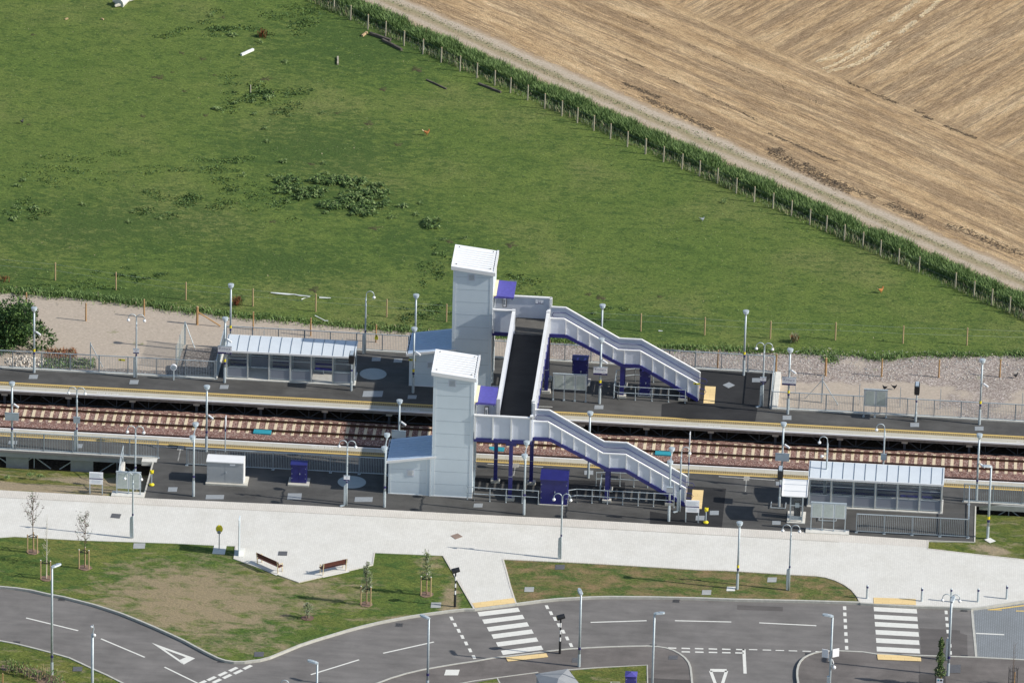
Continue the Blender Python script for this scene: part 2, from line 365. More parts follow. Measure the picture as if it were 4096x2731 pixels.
PAVE2 = paving('warm edge blocks', (.67,.635,.575), (.53,.49,.44), .24, .13, 1.6, math.pi/2)
SETT = paving('grey block setts', (.25,.27,.285), (.13,.14,.15), .24, .15, 1.6, math.pi/2)
def tactile(name):
    mt, N, L, B = newmat(name); B.inputs['Roughness'].default_value = .85
    v = mapping(N, L, (9, 9, 9), (0,0,.785)); ck = N.new('ShaderNodeTexChecker'); ck.inputs['Scale'].default_value = 1; L.new(v, ck.inputs[0])
    ck.inputs[1].default_value = (.34,.26,.12,1); ck.inputs[2].default_value = (.17,.13,.065,1)
    c = mixc(N, L, .4, ck.outputs[0], ramp(N, L, noise(N, L, mapping(N, L), 1.2, 3), [(.3, (.8,.8,.8)), (.7, (1.2,1.2,1.2))]), 'MULTIPLY')
    L.new(c, B.inputs['Base Color']); return mt
TACT = tactile('olive tactile strip')
def dirt_mat():
    mt, N, L, B = newmat('farm track wheel dirt'); B.inputs['Roughness'].default_value = .95; B.inputs['Specular IOR Level'].default_value = .1
    t = N.new('ShaderNodeTexCoord'); mp = N.new('ShaderNodeMapping'); mp.vector_type = 'TEXTURE'; mp.inputs['Location'].default_value = (hA.x, hA.y, 0); mp.inputs['Rotation'].default_value = (0,0,ang1)
    L.new(t.outputs['Object'], mp.inputs[0]); sx = N.new('ShaderNodeSeparateXYZ'); L.new(mp.outputs[0], sx.inputs[0])
    nz = noise(N, L, mapr(N, L, ang1, .25, .8), 1.4, 6, .75)
    v = math_(N, L, 'ADD', sx.outputs[1], math_(N, L, 'MULTIPLY', math_(N, L, 'SUBTRACT', nz, .5), 1.5)); v = math_(N, L, 'MULTIPLY', v, .1)
    c = ramp(N, L, v, [(.24, (.30,.225,.14)), (.33, (.42,.34,.25)), (.38, (.47,.395,.305)), (.43, (.35,.285,.185)), (.475, (.31,.275,.165)), (.51, (.44,.37,.28)), (.555, (.49,.415,.325)), (.60, (.40,.30,.20)), (.66, (.36,.26,.16))])
    f = noise(N, L, mapping(N, L), 5, 6, .85); c = mixc(N, L, .85, c, ramp(N, L, f, [(.32, (.62,.60,.56)), (.5, (1,1,1)), (.68, (1.25,1.25,1.25))]), 'MULTIPLY')
    L.new(c, B.inputs['Base Color']); bump(N, L, B, f, .6, .05); return mt
# stubble: streaks along the headland, then rows running up the field
hA = at('T', 225, 75, -.41); hB = at('H', 1935, 260, -.41)
hu = Vector((hB.x-hA.x, hB.y-hA.y)).normalized(); hn = Vector((-hu.y, hu.x)); hn = hn if hn.y > 0 else -hn     # away from the camera
ang1 = math.atan2(hu.y, hu.x)
q1 = at('U', 1500, 430, -.41); q2 = at('U', 2275, 0, -.41); ang2 = math.atan2(q2.y-q1.y, q2.x-q1.x)
e1 = at('U', 330, 60, -.41); e2 = at('U', 1200, 470, -.41); e3 = at('U', 2200, 880, -.41)
ang3 = math.atan2(e3.y-e1.y, e3.x-e1.x)
def stubble():
    mt, N, L, B = newmat('straw stubble'); B.inputs['Roughness'].default_value = .95; B.inputs['Specular IOR Level'].default_value = .1
    def rows(a, sd):
        fine = noise(N, L, mapr(N, L, a, .9, 4.5, (sd,0,0)), 1.5, 5, .8)
        st = noise(N, L, mapr(N, L, a, .11, .6, (sd,sd,0)), 1.3, 7, .75, .5)
        rut = noise(N, L, mapr(N, L, a, .05, 1.1, (0,sd*2,0)), .9, 7, .85, .3)
        cl = noise(N, L, mapr(N, L, a, 1.5, 2.4), 5.5, 7, .9)
        c = ramp(N, L, st, [(.30, (.36,.24,.13)), (.46, (.53,.37,.21)), (.58, (.62,.45,.265)), (.72, (.73,.57,.365))])
        c = mixc(N, L, math_(N, L, 'MULTIPLY', ramp(N, L, rut, [(.49, (0,0,0)), (.53, (1,1,1)), (.59, (.5,.5,.5)), (.66, (0,0,0))]), .8), c, (.23,.165,.11))
        c = mixc(N, L, .85, c, ramp(N, L, fine, [(.30, (.5,.47,.43)), (.52, (1,1,1)), (.72, (1.45,1.45,1.42))]), 'MULTIPLY')
        c = mixc(N, L, .85, c, ramp(N, L, cl, [(.34, (.46,.43,.40)), (.5, (1,1,1)), (.64, (1.38,1.36,1.32))]), 'MULTIPLY')
        return c, math_(N, L, 'ADD', fine, cl)
    cA, hA_ = rows(ang1, 3.); cB, hB_ = rows(ang2, 11.)
    t = N.new('ShaderNodeTexCoord'); mp = N.new('ShaderNodeMapping'); mp.vector_type = 'TEXTURE'; mp.inputs['Location'].default_value = (e1.x, e1.y, 0); mp.inputs['Rotation'].default_value = (0,0,ang3)
    L.new(t.outputs['Object'], mp.inputs[0]); sx = N.new('ShaderNodeSeparateXYZ'); L.new(mp.outputs[0], sx.inputs[0])
    vv = math_(N, L, 'ADD', sx.outputs[1], math_(N, L, 'MULTIPLY', noise(N, L, mapping(N, L), .25, 3), 3.))
    q = N.new('ShaderNodeMapRange'); q.inputs[1].default_value = 1.0; q.inputs[2].default_value = 3.0; L.new(vv, q.inputs[0])
    c = mixc(N, L, q.outputs[0], cA, cB)
    L.new(c, B.inputs['Base Color']); bump(N, L, B, hA_, .8, .12); return mt
STUB = stubble()
STRAW = M('pale loose straw', (.68,.56,.37), .9, 0, .25, 5, .3)
RUT = M('dark wheel rut soil', (.23,.165,.10), .95, 0, .3, 3, .4)
# ------------------------------------------------------------------ terrain
def hgt(x, y):
    if y > -8.9: return -.47
    if y > -9.6: return -.47-(-8.9-y)/.7*.95
    if y > -22.3: return -1.42
    if y > -28.3: return -1.42+(-22.3-y)/6.0*1.18
    return -.24
g = MB(); xs = [-1500,-400,-120,-60,-45,-30,-15,0,15,30,45,60,120,400,1500]
ys = [-1500,-300,-80,-50,-40,-30,-28.3,-26.3,-24.3,-22.3,-22.29,-18,-14,-9.6,-9.3,-8.9,0,20,60,100,300,1500]
vs = [(x, y, hgt(x, y)) for y in ys for x in xs]; nx = len(xs)
g.add(vs, [(j*nx+i, j*nx+i+1, (j+1)*nx+i+1, (j+1)*nx+i) for j in range(len(ys)-1) for i in range(nx-1)], SOIL)
struct(g.build('ground'))
# pasture (jagged lower edge), gravel bank, farm track, stubble
edge = [(-200,6),(-60,5.2),(-38,4.6),(-33,4.45),(-30,4.1),(-25,3.2),(-22,2.75),(-17,2.3),(-13.4,1.95),(-8,1.55),(-5,1.35),(3,1.2),(12.5,1.2),(18,1.35),(24,1.55),(27,1.3),(29.6,2.0),(33,2.5),(37.2,3.05),(60,4),(200,8)]
je = jag(edge, .16, .35, 3, False)
far1 = hA-hu.to_3d()*150; far2 = hB+hu.to_3d()*150
PH = 1.35   # the pasture runs this far past the fence, under the tall verge
pm = MB(); pm.sheet(je+[(200, 8), (far2.x+hn.x*PH, far2.y+hn.y*PH), (far1.x+hn.x*PH, far1.y+hn.y*PH), (-200, 60)], -.435, PASTURE)
struct(pm.build('pasture', tri=True))
gm = MB(); gm.sheet([(-200,-9.2),(200,-9.2),(200,9),(-200,9)], -.46, GRAVEL); struct(gm.build('gravel_bank'))
GRAVD = gravel_mat('darker grey chippings', [(.17,.15,.13), (.30,.27,.24), (.22,.19,.17), (.42,.38,.34)], 9, .9)
gp1 = MB(); gp1.sheet(jag(ats('A', [(1700,690),(2060,685),(2060,935),(1300,930),(1000,920),(800,905),(900,880),(1200,880),(1400,900),(1640,885),(1660,800)], -.45), .10, .35, 21), -.452, GRAVD)
gp1.sheet(jag(ats('A', [(380,780),(800,770),(900,860),(900,930),(300,910)], -.45), .12, .3, 22), -.453, GRAVD)
struct(gp1.build('gravel_patch', tri=True))
def strip(u0_, n0, n1, z, mat, amp=.15, step=.6, sd=1, L0=-60, L1=160):
    a = [(hA.x+hu.x*t+hn.x*n0, hA.y+hu.y*t+hn.y*n0) for t in (L0, L1)]; b = [(hA.x+hu.x*t+hn.x*n1, hA.y+hu.y*t+hn.y*n1) for t in (L1, L0)]
    mb = MB(); mb.sheet(jag(a, amp, step, sd, False)+jag(b, amp, step, sd+1, False), z, mat); return mb
def nof(k, x, y):
    p = at(k, x, y, -.41); return (Vector((p.x, p.y))-Vector((hA.x, hA.y))).dot(hn)
def uof(k, x, y):
    p = at(k, x, y, -.41); return (Vector((p.x, p.y))-Vector((hA.x, hA.y))).dot(hu)


TR1 = 6.2
DIRT = dirt_mat(); struct(strip(0, .8, TR1+.3, -.43, DIRT, .1, .8, 5).build('dirt_track', tri=True))
sb = MB(); z = -.425
sb.sheet(jag([(hA.x+hu.x*t+hn.x*TR1, hA.y+hu.y*t+hn.y*TR1) for t in (-60, 160)], .22, .5, 9, False)+[(hA.x+hu.x*160+hn.x*500, hA.y+hu.y*160+hn.y*500), (hA.x-hu.x*60+hn.x*500, hA.y-hu.y*60+hn.y*500)], z, STUB)
struct(sb.build('stubble_field', tri=True))
# straw swaths left by the combine (curved), a rut beside the track, grassy centre of the track
def ribbon(mb, pts, wd, h, mat, sd=1, rough=.5):
    rn = random.Random(sd); P = [Vector(p[:2]) for p in pts]; out = []
    for i in range(len(P)-1):
        k = max(1, int((P[i+1]-P[i]).length/.35))
        out += [P[i].lerp(P[i+1], j/k) for j in range(k)]
    out.append(P[-1]); vs = []; fs = []
    for i, p in enumerate(out):
        d = (out[min(i+1, len(out)-1)]-out[max(i-1, 0)]).normalized(); nn = Vector((-d.y, d.x))
        ww = [wd*(1+rn.uniform(-rough, rough)) for _ in (0, 1)]; c = p+nn*rn.uniform(-.1, .1)*wd
        vs += [(*(c-nn*ww[0]/2), z0r), (*(c), z0r+h*rn.uniform(.4, 1.2)), (*(c+nn*ww[1]/2), z0r)]
    for i in range(len(out)-1):
        a = i*3; fs += [(a, a+1, a+4, a+3), (a+1, a+2, a+5, a+4)]
    mb.add(vs, fs, mat)
z0r = -.422
st = MB()
def cr_(pts, n=8):
    out = []
    P = [Vector(p[:2]) for p in pts]; P = [P[0]]+P+[P[-1]]
    for i in range(1, len(P)-2):
        for j in range(n):
            t = j/n; a, b, c, d = P[i-1:i+3]
            out.append(.5*((2*b)+(-a+c)*t+(2*a-5*b+4*c-d)*t*t+(-a+3*b-3*c+d)*t**3))
    out.append(P[-2]); return out
def scatter(mb, pts, wd, n, l, w_, mat, sd, h=.03, zz=-.415, along=.35):
    rn = random.Random(sd); P = [Vector(p[:2]) for p in pts]; cum = [0]
    for a, b in zip(P, P[1:]): cum.append(cum[-1]+(b-a).length)
    for _ in range(n):
        t = rn.uniform(0, cum[-1]); i = max(j for j in range(len(P)-1) if cum[j] <= t); d = (P[i+1]-P[i]).normalized(); q = P[i]+d*(t-cum[i]); nn = Vector((-d.y, d.x))
        if math.sin(t*.9+sd)*math.sin(t*.37+sd*1.7) < -.45: continue
        q = q+nn*rn.gauss(0, wd*.33); a = math.atan2(d.y, d.x)+rn.gauss(0, along); u = Vector((math.cos(a), math.sin(a)))*l*rn.uniform(.5, 1.4)/2; v = Vector((-u.y, u.x)).normalized()*w_*rn.uniform(.5, 1.4)/2
        z1 = zz+h*rn.uniform(.2, 1.5)
        mb.add([(*(q-u), zz), (*(q+v), z1), (*(q+u), zz), (*(q-v), z1*.5+zz*.5)], [(0,3,2,1)], mat)
sw = [(ats('U', [(1700,-40),(1600,60),(1480,150),(1380,230),(1270,300),(1130,345),(960,375)], -.42), .34, 1500), (ats('U', [(1850,-40),(1740,50),(1600,170),(1500,250),(1400,325),(1280,380),(1100,420)], -.42), .28, 1100), (ats('U', [(1400,250),(1240,350),(1130,395)], -.42), .25, 300)]
for i, (p_, wd, n) in enumerate(sw): scatter(st, cr_(p_), wd, n, .45, .10, STRAW, i+1)
tag(st.build('straw_swath'), 'pale curved rows of loose straw lying on the stubble field', kind='stuff')
ru = MB()
for pts, wd, sd in [([(0,505),(200,600),(330,660),(470,730),(560,765)], .35, 4), ([(800,830),(900,900),(1050,980),(1200,1060),(1300,1090)], .55, 5), ([(860,850),(1000,920),(1130,1000),(1300,1080),(1480,1150)], .35, 6), ([(1500,1160),(1680,1240),(1850,1290),(1980,1330),(2120,1400),(2300,1460)], .5, 7),
                    ([(0,340),(160,410),(400,520),(600,610),(760,690)], .14, 8), ([(0,85),(300,220),(600,370),(900,500),(1150,610)], .12, 9), ([(820,760),(1000,840),(1200,920)], .2, 10), ([(-20,470),(200,560)], .25, 12), ([(1250,460),(1500,570),(1700,650)], .2, 11), ([(1700,660),(1850,730),(2000,790)], .25, 13)]:
    scatter(ru, cr_(ats('U', pts, -.42)), wd*(1.6 if wd > .3 else 1.4), int((1500 if wd > .3 else 700)*wd+60), .20, .07, RUT, sd, .03)
tag(ru.build('wheel_rut'), 'dark broken wheel ruts of turned soil in the stubble', kind='stuff')
# ------------------------------------------------------------------ trackbed and track
bb = MB(); rn = random.Random(5)
prof = [(-12.0, -1.34), (-12.35, -1.10), (-12.75, -1.065), (-15.05, -1.075), (-15.35, -1.03), (-15.9, -.99), (-16.3, -1.02), (-18.4, -1.04), (-18.75, -1.40)]
xs_ = [-130+i*.45 for i in range(int(260/.45))]; vs = []
for x in xs_:
    for i, (y, z) in enumerate(prof):
        vs.append((x, y+(rn.uniform(-.09, .09) if i in (1, 2) else 0), z+rn.uniform(-.02, .02)+(.05*math.sin(x*.21) if i == 1 else 0)))
k = len(prof); bb.add(vs, [(i*k+j, i*k+j+1, (i+1)*k+j+1, (i+1)*k+j) for i in range(len(xs_)-1) for j in range(k-1)], BALLAST)
struct(bb.build('ballast_bed'))
def track(y0, y1, label, sleepers):
    r = root('railway_track', label, 'railway track', (0, 0, -1.10), group='railway tracks')
    for y in (y0, y1):
        mb = MB(); mb.xzprism([(0,0)], 0, 0, RAIL) if 0 else None
        pr = [(-.07,.02),(.07,.02),(.07,.045),(.012,.06),(.012,.145),(.036,.15),(.036,.182),(-.036,.182),(-.036,.15),(-.012,.145),(-.012,.06),(-.07,.045)]
        n = len(pr); mb.add([(-130, y+a, b) for a, b in pr]+[(130, y+a, b) for a, b in pr], [(i, (i+1) % n, n+(i+1) % n, n+i) for i in range(n)], RAIL)
        mb.box(-130, 130, y-.037, y+.037, .183, .186, RAILT); mb.build('rail', r)
    ym = (y0+y1)/2
    def slp(mb, x): 
        mb.xzprism([(x-.125, -.05),(x+.125, -.05),(x+.108, .048),(x-.108, .048)], ym-(1.22 if sleepers else .6), ym+(1.25 if sleepers else .6), SLEEP)
    if sleepers:
        one = MB(); slp(one, 0)
        for y in (y0, y1):
            for s in (-1, 1): one.box(-.055, .055, y+s*.12-.045, y+s*.12+.045, .04, .085, CLIP)
        first = one.build('sleeper', r); first.location.x = -51*.6452+.22
        rest = MB(); cnt = 1
        for i in range(-200, 200):
            x = i*.6452+.22
            if i == -51: continue
            if -32.9 < x < 31.7 and cnt < 100:
                c = first.copy(); COL.objects.link(c); c.parent = r; c.location.x = x; cnt += 1
            elif abs(x) < 128: slp(rest, x)
        o = rest.build('sleeper', r); o['kind'] = 'stuff'
    else:
        rest = MB()
        for i in range(-200, 200): slp(rest, i*.6452)
        o = rest.build('sleeper', r); o['kind'] = 'stuff'
    return r
track(-13.22, -14.72, 'far railway track with its concrete sleepers in full view', True)
track(-16.48, -17.98, 'near railway track, one rusty rail showing above the near platform edge', False)
for k, x, y, wd, n in [('J',822,72,1.26,'left'), ('K',2005,508,1.15,'right'), ('K',440,466,1.08,'middle')]:
    p = at(k, x, y, -1.05); mb = MB(); mb.box(-wd/2, wd/2, -.33, .33, -.10, 0, TEAL)
    o = mb.build('track_board'); o.location = (p.x, p.y, -.93 if n != 'middle' else -.98); o.rotation_euler.z = -.01
    tag(o, dict(left='teal board lying between the rails left of the lift towers', right='teal board between the rails right of the near staircase', middle='blue-green board between the rails seen under the near landing')[n], 'board', 'teal boards between the tracks')
# ------------------------------------------------------------------ forecourt, lawns, roads
RZ = -.12
rd = MB(); rd.sheet([(-200,-200),(200,-200),(200,-31),(-200,-31)], RZ-.04, ROAD); struct(rd.build('road'))
padl = lambda p, dx: (p[0]+dx, p[1])
kl = ats('N', [(0,500),(150,513),(300,535),(450,570),(600,597),(750,635),(880,668),(1000,705),(1150,755),(1300,815),(1450,878),(1600,945),(1740,1010),(1850,1070),(1960,1128),(2050,1172),(2120,1195),(2200,1207),(2300,1207)])+ats('O', [(235,1200),(330,1188),(420,1165),(560,1108),(700,1050),(850,1000),(1000,955),(1150,910),(1300,870),(1450,835),(1600,805),(1750,778),(1900,755),(2100,728),(2250,712)])+ats('P', [(232,712),(430,686),(620,662)])
kr = ats('P', [(620,662),(850,632),(1020,615),(1200,605),(1350,598),(1500,595),(1900,598),(2351,608)])+ats('Q', [(800,620),(1400,632),(1970,648)])+ats('R', [(385,727),(700,748),(965,762),(1250,768),(1540,783),(1700,765),(1900,735),(2091,705)])
pathL = ats('P', [(0,270),(100,470),(160,580),(232,712)]); pathR = ats('P', [(497,245),(530,360),(570,510),(620,662)])
LA = [padl(kl[0], -80)]+kl[:-2]+[pathL[3], pathL[2], pathL[1], pathL[0], tuple(at('O', 2040, 150)), (-20, -33.2), (-120, -32.5)]
mb = MB(); mb.prism(LA[::1], -.2, -.03, LAWN); struct(mb.build('lawn', tri=True))
pb = ats('P', [(497,245),(1100,272),(1700,305),(2351,345)])+ats('Q', [(700,350),(1300,388),(1560,402),(1650,415),(1740,442),(1830,485),(1900,535),(1950,595),(1975,645)])
LB = [pathR[0], pathR[1], pathR[2], pathR[3]]+kr[1:11]+pb[::-1]
mb = MB(); mb.prism(LB, -.2, -.028, LAWN2); struct(mb.build('lawn', tri=True))
top = [(-120,-28.36), tuple(at('I', 1060,1020)), tuple(at('I', 1350,1037)), tuple(at('J', 1200,752)), tuple(at('K', 0,1062)), tuple(at('K', 1100,1115)), tuple(at('K', 2351,1187)), tuple(at('L', 1640,1380)), tuple(at('M', 250,1146)), tuple(at('M', 1088,1200)), tuple(at('M', 1085,1292)), tuple(at('M', 1600,1352)), tuple(at('M', 2091,1405)), (90,-37)]
PV = top+[tuple(at('R', 2300, 665))]+kr[::-1][:9]+pb[::-1]+pathR[1:]+[pathL[3], pathL[2], pathL[1], tuple(at('O', 2055,212)), tuple(at('O', 1405,185)), tuple(at('O', 1388,300)), tuple(at('O', 695,462)), tuple(at('O', 85,240)), tuple(at('O', 100,122)), tuple(at('J', 350,1128)), tuple(at('J', 0,1110)), tuple(at('N', 700,65)), tuple(at('N', 130,33)), tuple(at('N', 0,42)), (-60,-36.6), (-120,-37)]
PV = [tuple(p[:2]) for p in PV]
mb = MB(); mb.prism(PV, -.22, 0, PAVE); struct(mb.build('pavement', tri=True))
eb = MB()   # warmer course of blocks along the platform side, and the joint lines
a = [p[:2] for p in top[:10]]; b = [(p[0], p[1]-1.15) for p in a][::-1]; eb.sheet([tuple(q) for q in a]+[tuple(q) for q in b], .005, PAVE2)
struct(eb.build('pavement_edge', tri=True))
eb = MB(); eb.sheet([(-45,-29.66),(-24,-29.4),(0,-29.3),(25,-29.42),(25,-29.47),(0,-29.35),(-24,-29.45),(-45,-29.71)], .009, M('joint line', (.45,.42,.36), .8)); struct(eb.build('pavement_joint', tri=True))
def kerb(pts, name='kerb', wd=.14, z=.012, mat=KERB, zb=-.2, closed=False):
    P = [Vector(p[:2]) for p in pts]; mb = MB(); n = len(P); L_ = []; R2 = []
    for i, p in enumerate(P):
        d = (P[min(i+1, n-1)]-P[max(i-1, 0)]).normalized(); nn = Vector((-d.y, d.x)); L_.append(p+nn*wd/2); R2.append(p-nn*wd/2)
    vs = [(*q, zz) for i in range(n) for q, zz in ((L_[i], zb), (L_[i], z), (R2[i], z), (R2[i], zb))]
    fs = [(i*4+j, i*4+j+1, (i+1)*4+j+1, (i+1)*4+j) for i in range(n-1) for j in range(3)]
    mb.add(vs, fs+[(0,1,2,3), ((n-1)*4+3, (n-1)*4+2, (n-1)*4+1, (n-1)*4)], mat); return struct(mb.build(name))
kerb([padl(kl[0], -80)]+kl); kerb(kr+[(70,-33)], wd=.16)
kerb(pb, wd=.12, z=.018, mat=PAVE2); kerb(ats('O', [(2055,212),(2345,712)]), wd=.12, z=.018, mat=PAVE2); kerb(pathR, wd=.12, z=.016, mat=PAVE2)
kerb(ats('O', [(100,122),(85,240),(695,462),(1388,300),(1405,185)]), wd=.1, z=.018, mat=PAVE2)
kerb(ats('M', [(1088,1200),(1085,1292),(1600,1352),(2091,1405),(2400,1440)]), wd=.12, z=.018, mat=PAVE2)
# lower side of the road
k2 = ats('N', [(-100,1000),(0,1010),(150,1038),(300,1075),(480,1122),(650,1170),(760,1220),(880,1278),(1000,1330),(1160,1411),(1300,1500),(1400,1570)])
kerb(k2, z=.01)
mb = MB(); mb.prism([p[:2] for p in k2]+[(-10,-75),(-90,-75),(-90,-45)], -.2, -.035, VERGE); struct(mb.build('lawn', tri=True))
k3 = ats('O', [(1250,1470),(1430,1411),(1560,1362),(1700,1320),(1850,1285),(2000,1258),(2180,1228),(2352,1203)])+ats('P', [(420,1170),(600,1150),(780,1127),(950,1106),(1120,1088),(1300,1077),(1500,1068),(1700,1062),(1850,1060),(1950,1065),(2030,1078),(2100,1100),(2160,1132),(2210,1170),(2245,1215),(2262,1260),(2270,1320),(2278,1411),(2285,1600)])
kerb(k3, z=.012)
mb = MB(); mb.prism([p[:2] for p in k3]+[(19,-75),(-30,-75)], -.2, -.02, PATHT); struct(mb.build('footway', tri=True))
k4 = ats('Q', [(1405,1600),(1395,1411),(1385,1340),(1386,1290),(1395,1245),(1415,1205),(1445,1172),(1490,1146),(1540,1128),(1600,1115),(1680,1107),(1780,1105),(2000,1115),(2140,1137)])+ats('R', [(560,1262),(800,1272),(1000,1278),(1300,1286),(1600,1296),(2091,1322),(2400,1340)])
kerb(k4, z=.012)
mb = MB(); mb.prism([p[:2] for p in k4]+[(75,-75),(25,-75)], -.2, -.02, PATHT); struct(mb.build('footway', tri=True))
mb = MB(); mb.sheet([p[:2] for p in ats('R', [(1555,792),(1700,772),(1900,745),(2091,712),(2500,640),(2500,1340),(2091,1318),(1590,1293)], RZ)], RZ-.036, SETT); struct(mb.build('block_paved_road', tri=True))
kerb(ats('R', [(1547,788),(1560,950),(1578,1130),(1592,1292)], RZ), wd=.16, z=RZ-.02)
# grass plot and its edging by the kiosk
gp = ats('P', [(1130,1292),(1400,1268),(1855,1242),(1860,1420),(1862,1560),(1300,1560)])
mb = MB(); mb.prism([p[:2] for p in gp], -.1, -.008, VERGE); struct(mb.build('lawn', tri=True))
kerb(ats('P', [(1110,1284),(1400,1264),(1855,1240),(1862,1560)]), wd=.09, z=.02)
kerb(ats('P', [(1600,1402),(1515,1400),(1510,1480)]), wd=.07, z=.02)
kerb(ats('O', [(1850,1490),(2000,1450),(2340,1388)])+ats('P', [(230,1386),(450,1356),(800,1310),(830,1306)]), wd=.09, z=.0)
kerb(ats('P', [(445,1362),(470,1411),(490,1460)]), wd=.09, z=.0)
mb = MB(); mb.sheet([p[:2] for p in ats('P', [(200,1411),(445,1366),(465,1411),(480,1460),(150,1480)])], -.012, VERGE); struct(mb.build('lawn', tri=True))
# buff tactile blocks
def buff(k, pts, z=.01):
    mb = MB(); mb.sheet([p[:2] for p in ats(k, pts)], z, BUFFB); return struct(mb.build('tactile_paving', tri=True))
BUFFB = paving('buff tactile blocks', (.80,.60,.30), (.55,.40,.2), .9, .45, 1.2, 0)
buff('P', [(208,660),(598,612),(616,658),(236,706)], .022); buff('P', [(522,1170),(905,1130),(925,1166),(545,1208)], .016)
buff('R', [(517,675),(958,690),(962,752),(520,738)], .022); buff('R', [(555,1266),(1012,1290),(1017,1340),(562,1322)], .016)
# ------------------------------------------------------------------ road markings
mk = MB()
def quad(k, pts, mat=LINE, z=RZ-.035): mk.sheet([p[:2] for p in ats(k, pts, RZ)], z, mat)
def dash(k, a, b, wd=.12, mat=LINE, z=RZ-.035):
    p = Vector(at(k, *a, RZ)[:2]); q = Vector(at(k, *b, RZ)[:2]); d = (q-p).normalized(); n = Vector((-d.y, d.x))*wd/2
    mk.sheet([tuple(v) for v in (p-n, q-n, q+n, p+n)], z, mat)
for i, (x0, x1, y0, y1) in enumerate([(258,640,738,695),(302,682,808,762),(346,725,880,832),(389,768,948,900),(432,812,1022,975),(478,858,1100,1052)]):
    quad('P', [(x0,y0),(x1,y1),(x1+20,y1+38),(x0+20,y0+40)])
for i, (x0, y0) in enumerate([(519,765),(525,845),(531,922),(538,1005),(543,1091),(549,1180)]):
    quad('R', [(x0,y0),(x0+450,y0+24),(x0+456,y0+72-(2 if i < 3 else 0)),(x0+4,y0+45+i)])
for pts, k, w_ in [([(15,798),(47,857),(82,913),(116,971),(152,1032),(189,1097),(225,1160)], 'P', .45), ([(913,691),(950,748),(988,801),(1025,860),(1065,921),(1102,985),(1138,1047)], 'P', .45)]:
    for x, y in pts: quad(k, [(x-22,y-17),(x+8,y-18),(x+22,y+16),(x-6,y+18)])
for x, y in [(216,777),(218,842),(222,907),(225,975),(229,1048),(234,1118),(237,1192)]: quad('R', [(x-18,y-18),(x+16,y-18),(x+18,y+20),(x-16,y+19)])
for x, y in [(1278,823),(1284,890),(1290,957),(1297,1023),(1310,1100),(1318,1170),(1322,1245)]: quad('R', [(x-18,y-19),(x+14,y-18),(x+16,y+19),(x-14,y+18)])
for k, a, b in [('N',(245,792),(735,912)),('N',(950,988),(1362,1162)),('N',(1548,1254),(1870,1411)),('O',(808,1325),(1262,1185)),('O',(1488,1124),(1965,1018)),('P',(1323,834),(1850,818)),('Q',(235,818),(765,830)),('Q',(1028,838),(1565,865)),('O',(500,1420),(600,1405))]: dash(k, a, b, .13)
quad('N', [(1425,1025),(1835,1172),(1728,1230),(1690,1187),(1755,1158),(1524,1072)])     # give-way triangle
quad('N', [(1425,1025),(1524,1072),(1690,1187),(1722,1228)], z=RZ-.031)
dash('N', (1500,1066), (1760,1160), .14, z=RZ-.027)
for x, y in [(2195,1275),(2095,1318),(1990,1362),(1900,1400),(2330,1255)]: dash('N', (x-36,y+17), (x+36,y-17), .28)
for x, y in [(2240,1300),(2137,1342),(2040,1385)]: dash('N', (x-36,y+17), (x+36,y-17), .28)
for x in (208,337,462,592,718,850): dash('Q', (x-40,1074+(x-208)*.022), (x+40,1077+(x-208)*.022), .17)
for x in (337,465,593,718,842): dash('Q', (x-40,1110+(x-337)*.02), (x+40,1112+(x-337)*.02), .17)
for x in (970,1100,1222,1345,1475,1597): dash('Q', (x-40,1089+(x-970)*.03), (x+40,1091+(x-970)*.03), .12)
dash('Q', (883,1085), (895,1315), .22)
for a, b in [((567,1285),(722,1287)),((570,1290),(640,1480)),((720,1290),(660,1480))]: dash('Q', a, b, .22 if a[0] != 567 else .42, z=RZ-.031)
dash('R', (1588,1042), (1884,1056), .16, z=RZ-.03); dash('R', (1735,797), (2200,738), .17, YELP2 if 0 else YELP, RZ-.03); dash('R', (1712,796), (1860,800), .1, YELP, RZ-.026); dash('R', (2008,808), (2200,812), .14, YELP, RZ-.03)
struct(mk.build('road_marking', tri=True))
